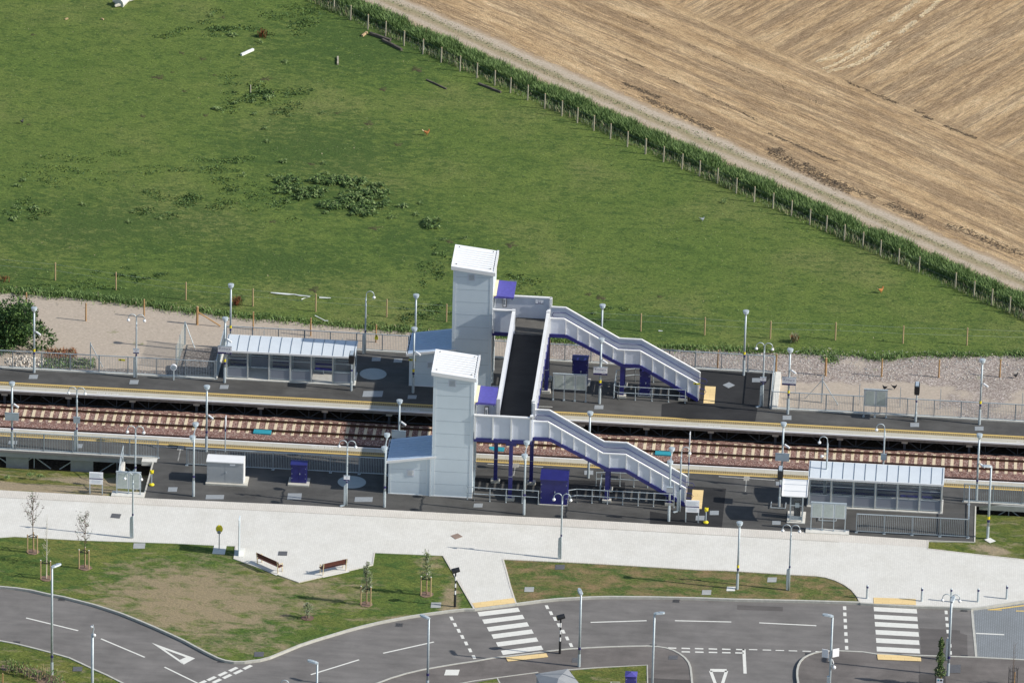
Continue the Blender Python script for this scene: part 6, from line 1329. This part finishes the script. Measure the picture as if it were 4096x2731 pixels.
def mk_dock(v, R0, n):
    def f():
        r = root('dock_plant', '', 'plant'); rn = random.Random(100+v); mb = MB(); dock_mesh(mb, 0, 0, R0, n, rn, (D1, D2, D1, D3, D2), .26, 0)
        dock_mesh(mb, R0*.8, .2, R0*.7, n//2, rn, (D1, D2, D3), .22, 0); mb.build('leaf', r); return r
    return f
dk = [('S',1570,245,2,'large dock clump beside the reddish weed near the white pipe'),('S',1420,115,0,'dock clump near the top of the pasture right of the log'),('S',1750,290,1,'dock clump just below the reddish weed'),('S',1920,420,0,'small dock clump right of the white pipe'),('S',1455,735,2,'wide dock clump at the left of the upper dock group'),('S',1580,700,1,'dock clump between the upper dock group and its widest clump'),('S',1800,665,2,'broadest clump of the upper dock group'),('S',1700,690,1,'dark clump in the upper dock group'),('S',1860,770,0,'dock clump under the right of the upper group'),('S',1710,775,1,'dock clump under the middle of the upper group'),('S',1945,785,0,'rightmost clump under the upper group'),('S',1780,870,1,'dock clump below the upper group'),('S',1800,960,0,'flat dock row below the upper group'),('S',2160,765,0,'lone dock clump right of the upper group'),('S',1905,1095,0,'dock clump above the big dock patch'),('S',1635,1185,1,'dock clump left of the big dock patch'),('S',1815,1185,0,'small dock clump at the left tip of the big patch'),('S',160,1220,1,'dock clump at the left edge, upper one'),('S',115,1255,1,'dock clump at the left edge, lower one'),('S',240,1405,2,'broad dock clump above the conifer bush'),('S',100,1400,0,'small dock clump at the far left edge'),('S',90,1480,2,'large dock clump in the lower left of the pasture'),('S',560,1382,0,'small dock clump in the lower left pasture'),('S',890,1430,0,'small dock clump beside a dark soil spot'),('S',1065,1470,0,'small dock clump at lower left centre'),('S',870,1500,0,'pale dock clump above the left stakes'),('V',1690,535,2,'round dock clump right of the big patch'),('V',1840,512,0,'small dock clump right of the round clump'),('V',1800,620,0,'thin dock clump below the round clump'),('V',1560,645,0,'small dock clump just below the big patch'),('V',950,600,1,'dock clump under the left of the big patch'),('V',590,485,0,'small dock clump at the lower left of the big patch'),('V',560,120,1,'dark dock clump above the big patch'),('V',930,135,0,'small dock clump above the middle of the big patch'),('V',950,225,0,'flat dock clump on the top edge of the big patch'),('V',2070,850,0,'pale dock clump above left of the far lift tower'),('V',1985,985,1,'dock clump just left of the far lift tower top'),('V',2270,840,0,'dock clump above the far lift tower roof'),('U',560,1158,0,'tiny dock clump in the right of the pasture'),('E',650,250,1,'dock clump above the top of the far staircase')]
for k, x, y, v, lb in dk: place('dock%d' % v, mk_dock(v, (.27,.34,.42)[v], (14,20,28)[v]), F(k, x, y, -.445), lb, 'dock clumps scattered in the pasture', rz=rv.uniform(0, 6), sc_=rv.uniform(.9, 1.15))
# reddish weeds
for k, x, y, lb, h in [('S',1765,250,'rust-red seeding weed between dock clumps near the white pipe',.7),('B',115,285,'rust-red seeding weed beside the left plain lantern',.85),('H',-300,0,'',0),('F',985,575,'pale dry weed at the pasture edge above the third name sign',.9),('A',40,60,'rust-red weed above the conifer bush',.5)]:
    if not h: continue
    r = root('seeding_weed', lb, 'weed', F(k,x,y,-.45), group='dry seeding weeds'); mb = MB()
    for _ in range(120 if h > .6 else 50): blade(mb, rv.gauss(0,.16), rv.gauss(0,.16), rv.uniform(0, h*.5), h*rv.uniform(.3,.6), .05, (RED, RED, BROWN, G3) if 'red' in lb else (G4, G4, BROWN, G5), .9)
    mb.build('stem', r)
# dead plants and rubble by the far left fence
mb = MB()
for _ in range(500):
    p = at('A', rv.uniform(420,720), rv.uniform(700,790), -.44); blade(mb, p.x, p.y, -.45, rv.uniform(.1,.35), .06, (BROWN, BROWN, RED, G4), 1.)
for _ in range(700):
    p = at('A', rv.uniform(380,900), rv.uniform(790,880), -.44); blade(mb, p.x, p.y, -.45, rv.uniform(.08,.25), .07, (G1, G2, G5, G3), 1.)
for _ in range(260):
    p = at('F', rv.gauss(1370,45), rv.gauss(750,22), -.44); blade(mb, p.x, p.y, -.45, rv.uniform(.08,.2), .07, (G1, G2, G3), 1.)
tag(mb.build('scrub'), 'rust-brown dead plants and weeds behind the far left fence', kind='stuff')
mb = MB()
def rock(mb, x, y, z, s, mat):
    vs = []; 
    for a in range(5): vs.append((x+s*math.cos(a*1.257)*rv.uniform(.6,1.1), y+s*math.sin(a*1.257)*rv.uniform(.6,1.1), z))
    for a in range(4): vs.append((x+s*.6*math.cos(a*1.57+.4)*rv.uniform(.6,1.1), y+s*.6*math.sin(a*1.57+.4)*rv.uniform(.6,1.1), z+s*rv.uniform(.6,1.1)))
    mb.add(vs, [(0,1,6,5),(1,2,7,6),(2,3,7),(3,4,8,7),(4,0,5,8),(5,6,7,8)], mat)
for _ in range(260):
    a = rv.uniform(0,6.28); s = math.sqrt(rv.random()); p = at('A', 240+200*s*math.cos(a), 815+55*s*math.sin(a), -.44); rock(mb, p.x, p.y, -.46+.35*(1-s)*rv.random(), rv.uniform(.05,.13), STONEW)
tag(mb.build('rubble_heap'), 'heap of pale broken rubble behind the far left fence', kind='stuff')
mb = MB()
for _ in range(2600):      # coarse stones on the right gravel bank
    p = at('F', rv.uniform(-700, 4200), rv.uniform(590, 960), -.44)
    if -3 < p.x < 45 and p.y < 2.6+(p.x > 28)*.5-(p.x < 20)*1.1 and p.y > -2.5: rock(mb, p.x, p.y, -.47, rv.uniform(.035,.075), rv.choice((STONEW, BRICKC, CONCG)))
tag(mb.build('coarse_stone'), 'coarse pinkish stones scattered over the right gravel bank', kind='stuff')
# conifer bush (left edge)
def crown_cloud(mb, c, R3, n, size, mats, rn, lobes=14):
    L_ = [(Vector((rn.gauss(0,.5), rn.gauss(0,.5), rn.gauss(0,.45))), rn.uniform(.35,.6)) for _ in range(lobes)]
    for _ in range(n):
        lc, lr = rn.choice(L_); v = Vector((rn.gauss(0,1), rn.gauss(0,1), rn.gauss(0,1))).normalized()*lr*rn.uniform(.72,1.08)
        p = Vector((c[0]+(lc.x+v.x)*R3[0], c[1]+(lc.y+v.y)*R3[1], c[2]+(lc.z+v.z)*R3[2]))
        if p.z < c[2]-R3[2]*.98: continue
        d = Vector((rn.gauss(v.x,.5), rn.gauss(v.y,.5), rn.gauss(.25,.4))).normalized(); s = d.cross(Vector((rn.gauss(0,1),rn.gauss(0,1),rn.gauss(0,1)))).normalized(); L = size*rn.uniform(.6,1.3)
        mb.add([p-s*L*.3, p+d*L*.5-s*L*.2, p+d*L, p+d*L*.5+s*L*.2, p+s*L*.3], [(0,1,2,3,4)], rn.choice(mats))
C1 = leafmat('conifer green', (.055,.115,.030)); C2 = leafmat('conifer light green', (.12,.20,.05)); C3 = leafmat('conifer dark green', (.022,.052,.018))
cp = at('A', 120, 690, ZG); r = root('conifer_bush', 'dark green spreading conifer bush cut off by the left edge', 'bush', tuple(cp)); mb = MB()
crown_cloud(mb, (-.6,.6,1.5), (2.5,1.7,1.45), 15000, .20, (C1,C1,C2,C3), random.Random(4), 24); mb.build('crown', r); mb = MB(); mb.tube([(-.6,.5,0),(-.5,.5,2.4)], [.16,.05], BARK, 7)
for a in range(7): mb.tube([(-.6,.5,.5+a*.2),(-.6+1.6*math.cos(a*2.4),.5+1.2*math.sin(a*2.4),1.0+a*.25)],[.05,.015],BARK,5)
mb.build('trunk', r)
# saplings
def sapling(name, label, loc, h, mats, nl, lsz, spread, stakes, birch=False, cat='tree', seed=1, stem=.035, low=.35):
    rn = random.Random(seed); r = root(name, label, cat, loc, group='young trees with stakes' if stakes else None)
    if not stakes: 
        if 'group' in r: del r['group']
    mb = MB(); mb.tube([(0,0,0),(rn.uniform(-.05,.05),0,h*.5),(rn.uniform(-.08,.08),0,h)], [stem, stem*.75, .008], BIRCH if birch else BARK, 6); tr_ = mb.build('trunk', r)
    mb = MB(); lf = MB(); nb = 16
    for i in range(nb):
        t = low+(1-low)*i/nb; a = rn.uniform(0, 6.28); L_ = spread*(1-(t-low)/(1-low)*.75)*rn.uniform(.7,1.1); z0 = h*t*.93; pts = [Vector((0,0,z0)), Vector((math.cos(a)*L_*.5, math.sin(a)*L_*.5, z0+L_*.45)), Vector((math.cos(a)*L_*.85, math.sin(a)*L_*.85, z0+L_*1.15))]
        mb.tube(pts, [.014,.010,.005], BIRCH if birch else BARK, 4, False)
        for _ in range(nl//nb):
            q = rn.random(); p = pts[0].lerp(pts[1], q*2) if q < .5 else pts[1].lerp(pts[2], q*2-1); p = p+Vector((rn.gauss(0,.07), rn.gauss(0,.07), rn.gauss(0,.07))); s = lsz*rn.uniform(.6,1.3); d = Vector((rn.gauss(0,1),rn.gauss(0,1),rn.gauss(0,.6))).normalized()*s; e = d.cross(Vector((0,0,1))).normalized()*s*.4
            lf.add([p-d*.5, p+e, p+d*.5, p-e], [(0,1,2,3)], rn.choice(mats))
    mb.build('branch', tr_); lf.build('crown', r)
    if stakes:
        mb = MB(); mb.prism([(.48*math.cos(a*.5)*rn.uniform(.8,1.1), .45*math.sin(a*.5)*rn.uniform(.8,1.1)) for a in range(12)], 0, .035, leafmat('bark mulch', (.22,.15,.11))); mb.build('mulch_ring', r)
        P = [(-.38,-.12),(.30,-.16),(-.02,.30)]
        for x, y in P: mb = MB(); mb.tube2([(x,y,0),(x,y,1.45)], [.045,.042], WOODP, 6); mb.tube2([(x,y,1.45),(x,y,1.48)], [.045,.03], SIGNW, 6); mb.build('stake', r)
        mb = MB()
        for a, b in ((0,1),(1,2),(2,0)): mb.bar((*P[a],1.25),(*P[b],1.25),.02,.06,BLACK)
        mb.build('tie', r)
    return r
PL = leafmat('purple brown leaf', (.10,.065,.055)); PL2 = leafmat('grey green leaf', (.26,.30,.19)); PL3 = leafmat('olive leaf', (.22,.27,.11))
sapling('sapling', 'left tall sapling with purplish leaves and three stakes', F('N',312,180,-.03), 4.6, (PL,PL,G3), 300, .10, 1.3, True, seed=3, low=.45)
sapling('sapling', 'second sapling with purplish leaves and three stakes', F('N',797,328,-.03), 4.4, (PL,PL,G3), 300, .10, 1.3, True, seed=5, low=.45)
sapling('sapling', 'thin white birch sapling with three stakes behind the tall street lamp', F('N',436,428,-.03), 4.9, (PL,G5), 60, .05, .45, True, True, seed=6)
sapling('sapling', 'grey-green leafy sapling with three stakes in the middle of the lawn', F('O',1330,672,-.03), 3.4, (PL2,PL3,PL2,G5), 900, .10, .55, True, seed=7, low=.3)
sapling('sapling', 'pale olive leafy sapling with three stakes at the right of the lawn', F('O',1895,580,-.03), 3.5, (PL3,PL2,PL3), 700, .10, .6, True, seed=8, low=.35)
sapling('shrub', 'low feathery shrub on a bare ring in the worn lawn', F('O',780,800,-.03), 1.2, (PL2,G5,PL3), 420, .09, .5, False, seed=9, low=.1, cat='shrub')
mb = MB(); mb.prism([(.5*math.cos(a*.5)*rv.uniform(.8,1.1), .4*math.sin(a*.5)*rv.uniform(.8,1.1)) for a in range(12)], 0, .03, leafmat('dark mulch', (.16,.10,.075)))
o = mb.build('mulch_ring'); o.parent = bpy.data.objects['shrub']
def guard(par, h=1.25):
    mb = MB(); n = 14
    for i in range(n): a = i*6.2832/n; mb.tube([(.3*math.cos(a),.3*math.sin(a),0),(.3*math.cos(a),.3*math.sin(a),h),(.36*math.cos(a),.36*math.sin(a),h+.12)], .012, BLACK, 4)
    for z in (.15,.65,h-.05):
        mb.tube([(.3*math.cos(a*.449),.3*math.sin(a*.449),z) for a in range(15)], .014, BLACK, 4, False)
    mb.build('tree_guard', par); mb = MB(); mb.tube2([(.1,0,0),(.1,0,1.1)], [.04,.04], WOODN, 6); mb.build('stake', par)
p = F('R',1205,1610,-.02); r = root('columnar_tree', 'slim columnar green tree in a black guard at the bottom right', 'tree', p); mb = MB(); rn = random.Random(12)
for _ in range(2600):
    t = rn.random(); z = .9+t*2.9; rr = (.34*(1-t)**.6+.07)*rn.uniform(.2,1.05)*(.8+.35*math.sin(t*17)); a = rn.uniform(0,6.28); pz = Vector((rr*math.cos(a), rr*math.sin(a), z)); s = .10*rn.uniform(.6,1.2); d = Vector((rn.gauss(0,1),rn.gauss(0,1),rn.gauss(.4,.6))).normalized()*s; e = d.cross(Vector((rn.gauss(0,1),rn.gauss(0,1),.3))).normalized()*s*.4; mb.add([pz-d*.5,pz+e,pz+d*.5,pz-e],[(0,1,2,3)],rn.choice((G1,G3,PL3,D3)))
mb.build('crown', r); mb = MB(); mb.tube([(0,0,0),(0,0,3.6)],[.04,.01],BARK,6); mb.build('trunk', r); guard(r, 1.3)
mb = MB(); mb.box(-.2,.25,-.40,-.37,.45,.85,SIGNW); mb.box(-.14,-.02,-.405,-.40,.68,.8,TEAL); mb.box(.04,.18,-.405,-.40,.68,.8,BLACK); mb.build('sign_board', r)
p = F('R',1972,1600,-.02); r = root('bare_sapling', 'bare twiggy sapling in a black guard at the bottom right edge', 'tree', p); mb = MB(); mb.tube([(0,0,0),(0,0,1.6),(-.05,0,3.4)],[.03,.02,.006],BARK,5)
for i in range(14): a = i*2.4; z = 1.5+i*.12; mb.tube([(0,0,z),(.22*math.cos(a),.22*math.sin(a),z+.35)],[.008,.004],BARK,4,False)
mb.build('trunk', r); guard(r, 1.3)
# planting row at the lower left
mb = MB()
for _ in range(70):
    t = rv.random(); q = at('N', 40+t*560, 1250+t*150+rv.uniform(-20,60), -.03); h = rv.uniform(.35,.9)
    mb.tube([(q.x,q.y,-.03),(q.x+rv.uniform(-.05,.05),q.y,h)], [.018,.008], rv.choice((BARK,WOODP)), 4)
    for _ in range(rv.randint(4,14)): blade(mb, q.x+rv.gauss(0,.08), q.y+rv.gauss(0,.08), rv.uniform(0,h*.8), .14, .06, (G2,G2,G1,D2), 1.)
tag(mb.build('hedge_planting'), 'row of newly planted hedge whips in the lower left corner', kind='stuff')
mb = MB(); q0 = [at('N', x, y, -.03) for x, y in ((20,1240),(330,1270),(480,1330),(620,1400),(600,1500),(400,1430),(200,1310),(20,1290))]; mb.sheet(jag([(a.x,a.y) for a in q0], .1, .3, 6), -.025, leafmat('planting soil', (.20,.14,.10))); struct(mb.build('planting_bed', tri=True))
q = F('N',25,1500,-.03); r = root('timber_stake', 'orange-brown timber stake in the lower left corner', 'stake', q); mb = MB(); mb.tube2([(0,0,0),(0,0,1.45)],[.045,.045],WOODN,6); mb.build('shaft', r); mb = MB(); mb.tube2([(0,0,1.45),(0,0,1.5)],[.045,.02],WOODP,6); mb.build('top', r)
# weeds in the left verge
mb = MB()
for x, y, n in ((280,825,26),(375,838,18),(60,850,10)):
    for _ in range(n): q = at('I', x+rv.gauss(0,14), y+rv.gauss(0,5), -.35); dock_mesh(mb, q.x, q.y, .2, 6, rv, (D1,D2,G2), .2, -.38)
tag(mb.build('weed_patch'), 'leafy weeds on the sloping verge under the left near platform', kind='stuff')
# ------------------------------------------------------------------ things lying in the pasture
ZP = -.435
def tree_log():
    a = at('S', 800, 45, ZP); b = at('S', 850, 15, ZP); c = at('S', 960, -15, ZP); d = at('S', 1120, -60, ZP); r = root('fallen_log', 'pale fallen tree trunk at the top left of the pasture', 'log', tuple(a)); o = a
    mb = MB(); mb.tube([(0,0,.22),tuple(b-o+Vector((0,0,.28))),tuple(c-o+Vector((0,0,.26))),tuple(d-o+Vector((0,0,.22)))],[.42,.30,.22,.18],M('bleached wood', (.66,.64,.59), .8, 0, .12, 3, .2),10); mb.build('trunk', r); mb = MB(); mb.tube([(.1,.1,.3),(-.5,.5,.25)],[.2,.12],BIRCH,7); mb.tube([(.1,.0,.2),(-.3,-.25,.12)],[.18,.1],BIRCH,7); mb.tube([(.9,.8,.45),(.92,.7,.52)],[.09,.07],BARK,6); mb.build('root_stub', r)
tree_log()
def plank(label, k, a, b, wd, mat, name='plank', z=0., grp='old timbers lying in the grass'):
    A = at(k, *a, ZP+z); Bq = at(k, *b, ZP+z); r = MB(); r.bar((0,0,wd/2), tuple(Bq-A+Vector((0,0,wd/2))), wd, wd, mat); d = Bq-A; r.bar(tuple(d*.3+Vector((0,0,wd+.004))), tuple(d*.62+Vector((0,0,wd+.004))), wd*.7, .02, mat); o = r.build(name); o.location = A; return tag(o, label, 'timber', grp)
plank('white plastic pipe lying near the dock clumps', 'S', (1622,376), (1702,340), .17, WHITE, 'plastic_pipe', grp=None)
plank('short grey stick standing out in the upper pasture', 'S', (2270,438), (2270,388), .13, WOODG)
plank('thin pale stick upright by the upper dock group', 'S', (1685,628), (1685,575), .06, WOODG)
plank('long dark timber under the verge fence, upper one', 'T', (470,232), (608,280), .20, WOODD); plank('long dark timber under the verge fence, lower one', 'T', (555,275), (683,342), .18, WOODD)
plank('pale short timber beside the two dark timbers', 'T', (418,248), (450,225), .15, WOODP); plank('long thin timber lying alone in the pasture', 'T', (850,540), (984,602), .10, WOODD); plank('dark timber against the foot of the verge fence', 'T', (1200,567), (1350,626), .14, WOODD)
plank('white pipe leaning at the verge fence', 'T', (824,366), (840,290), .08, WHITE, 'plastic_pipe', grp=None)
plank('small pale stick at the upper left, left one', 'S', (437,134), (457,129), .1, WOODP, 'stick'); plank('small pale stick at the upper left, right one', 'S', (680,131), (696,136), .1, WOODP, 'stick')
TAPE = M('torn white sheeting', (.62,.65,.62), .7, 0, .15)
def tape(label, k, pts, wd):
    P = [at(k, x, y, ZP) for x, y in pts]; o = P[0]; mb = MB(); vs = []
    for i, p_ in enumerate(P): vs += [tuple(p_-o+Vector((0,-wd*rv.uniform(.1,.55),.03+rv.random()*.05))), tuple(p_-o+Vector((0,wd*rv.uniform(.1,.55),.05+rv.random()*.05)))]
    mb.add(vs, [(2*i,2*i+2,2*i+3,2*i+1) for i in range(len(P)-1)], TAPE); o2 = mb.build('plastic_sheeting'); o2.location = o; tag(o2, label, 'litter', 'torn white sheeting in the grass')
tape('long strip of torn white sheeting in the grass above the far shelter', 'B', [(430,172),(500,180),(590,188),(650,188),(700,198),(760,203),(803,208)], .22); tape('small folded end of the torn white sheeting', 'B', [(720,235),(760,220),(803,208)], .12); tape('short white sheeting strip right of the pale stake', 'B', [(887,217),(930,218),(995,223)], .14); tape('white sheeting lying on the gravel edge', 'B', [(845,388),(870,400),(910,418),(940,433),(970,437)], .16)
tape('white litter strips on the pasture edge beside the far staircase', 'E', [(1250,412),(1288,414)], .12); tape('pale litter on the right gravel bank', 'F', [(1000,675),(1038,672)], .15)
for k, x, y, s, lb in [('S',1065,520,.55,'dark bare soil spot in the left pasture'),('S',1365,398,.42,'dark soil spot in the upper pasture'),('S',1220,358,.3,'dull soil spot left of the upper one'),('S',955,780,.28,'small brown soil spot in the left pasture'),('S',1158,487,.2,'tiny dark soil spot above the left pasture spot'),('S',1445,505,.18,'tiny soil spot in the upper middle pasture'),('S',1240,613,.22,'faint soil spot left of the upper docks'),('T',785,465,.50,'dark soil spot near the verge fence'),('T',560,600,.35,'dark soil spot right of the upper docks'),('T',250,762,.28,'dark round soil spot above the dock patch'),('T',465,830,.5,'dull wide soil spot in the middle pasture'),('T',655,972,.4,'soil spot left of the hen'),('V',820,130,.35,'soil spot above the dock patch centre'),('V',445,675,.3,'soil spot under the dock patch left'),('V',1405,735,.45,'wide soil spot below the dock patch'),('V',2115,860,.35,'dark soil spot left of the far lift tower top'),('V',845,1315,.5,'soil spot below the centre of the pasture'),('C',1160,205,.5,'soil spot above right of the far lift tower'),('E',595,60,.3,'brown soil spot above the far staircase, left one'),('E',708,90,.42,'brown soil spot above the far staircase, middle one'),('E',1262,85,.3,'brown soil spot above the far staircase, right one'),('S',190,838,.2,'tiny soil spot beside the black bird'),('S',225,235,.22,'faint soil spot in the upper left pasture'),('S',1500,118,.3,'dull soil spot at the top of the pasture'),('S',1790,530,.5,'orange-brown bare strip above the upper docks'),('S',1380,775,.3,'soil spot left of the upper docks lower row')]:
    q = at(k, x, y, ZP); mb = MB(); n = 17; vs = [(0,0,.02+s*.04)]; rr = [s*rv.uniform(.35,1.3) for _ in range(n)]
    vs += [(rr[i]*.5*math.cos(i*6.283/n), rr[i]*.5*math.sin(i*6.283/n), .015+s*.03) for i in range(n)]+[(rr[i]*1.0*math.cos(i*6.283/n), rr[i]*math.sin(i*6.283/n), .002) for i in range(n)]
    SP = SPOTM if 'SPOTM' in globals() else None
    if SP is None: SPOTM = SP = grass_mat('bare molehill soil', (.085,.105,.035), (.075,.11,.03), (.06,.06,.03), (.095,.11,.035), dirt=.46, dirt_c=(.085,.07,.042))
    mb.add(vs, [(0,1+i,1+(i+1) % n) for i in range(n)]+[(1+i,1+n+i,1+n+(i+1) % n,1+(i+1) % n) for i in range(n)], SP); o = mb.build('molehill'); o.location = q; tag(o, lb, 'molehill', 'bare soil spots in the pasture')
# ------------------------------------------------------------------ birds
def skin_body(name, verts, edges, rad, mat, par):
    me = bpy.data.meshes.new(name); me.from_pydata(verts, edges, []); o = bpy.data.objects.new(name, me); COL.objects.link(o); o.parent = par
    s = o.modifiers.new('skin', 'SKIN'); 
    for v, r_ in zip(me.skin_vertices[0].data, rad): v.radius = (r_, r_)
    me.skin_vertices[0].data[0].use_root = True
    b = o.modifiers.new('sub', 'SUBSURF'); b.levels = 2; b.render_levels = 2; me.materials.append(mat); return o
def bird(name, label, cat, k, x, y, s, mat, rz, comb=None, tail=None, z=ZP, grp=None):
    r = root(name, label, cat, F(k,x,y,z), rz, grp); r.scale = (s,)*3
    V = [(0,0,.26),(.10,0,.30),(.17,0,.40),(.19,0,.47),(.245,0,.46),(-.12,0,.30),(-.20,0,.40),(.02,.05,.16),(.03,.05,.02),(.02,-.05,.16),(.03,-.05,.02)]
    skin_body('body', V, [(0,1),(1,2),(2,3),(3,4),(0,5),(5,6),(0,7),(7,8),(0,9),(9,10)], [.12,.11,.055,.05,.018,.09,.05,.03,.012,.03,.012], mat, r)
    if comb: mb = MB(); mb.box(.15,.22,-.008,.008,.50,.55,comb); mb.box(.21,.23,-.01,.01,.39,.44,comb); mb.build('comb', r)
    mb = MB(); mb.add([(-.14,-.04,.33),(-.14,.04,.33),(-.34,.05,.50),(-.34,-.05,.50),(-.16,0,.26)],[(0,1,2,3),(0,3,4),(1,4,2)],tail or mat); mb.build('tail', r)
HEN = M('ginger feathers', (.50,.20,.06), .8, 0, .25, 12); CREAM = M('cream feathers', (.70,.52,.34), .8); BLK = M('black feathers', (.012,.012,.016), .5); GRY = M('grey feathers', (.35,.38,.42), .7, 0, .2, 10); REDC = M('red comb', (.5,.03,.02), .6)
GB = 'hens and birds'
bird('hen', 'ginger hen in the middle of the pasture', 'hen', 'T', 850, 912, 1.0, HEN, .1, REDC, CREAM, grp=GB); bird('hen', 'ginger and cream hen near the right of the pasture', 'hen', 'F', 1888, 58, .95, HEN, .5, REDC, CREAM, grp=GB)
bird('bird', 'black bird on the grass at the far left', 'bird', 'S', 147, 832, .75, BLK, .9, grp=GB); bird('bird', 'grey pigeon on the grass in the right half of the pasture', 'bird', 'U', 440, 1262, .7, GRY, .3, grp=GB)
bird('bird', 'black bird on the gravel right of the two-panel board', 'bird', 'H', 735, 1066, .8, BLK, .0, z=ZG, grp=GB); bird('bird', 'black bird just above the two-panel far board', 'bird', 'H', 635, 1072, .8, BLK, 2.9, z=ZG, grp=GB); bird('bird', 'black bird at the right edge of the gravel', 'bird', 'H', 2003, 945, .8, BLK, .4, z=ZG, grp=GB)
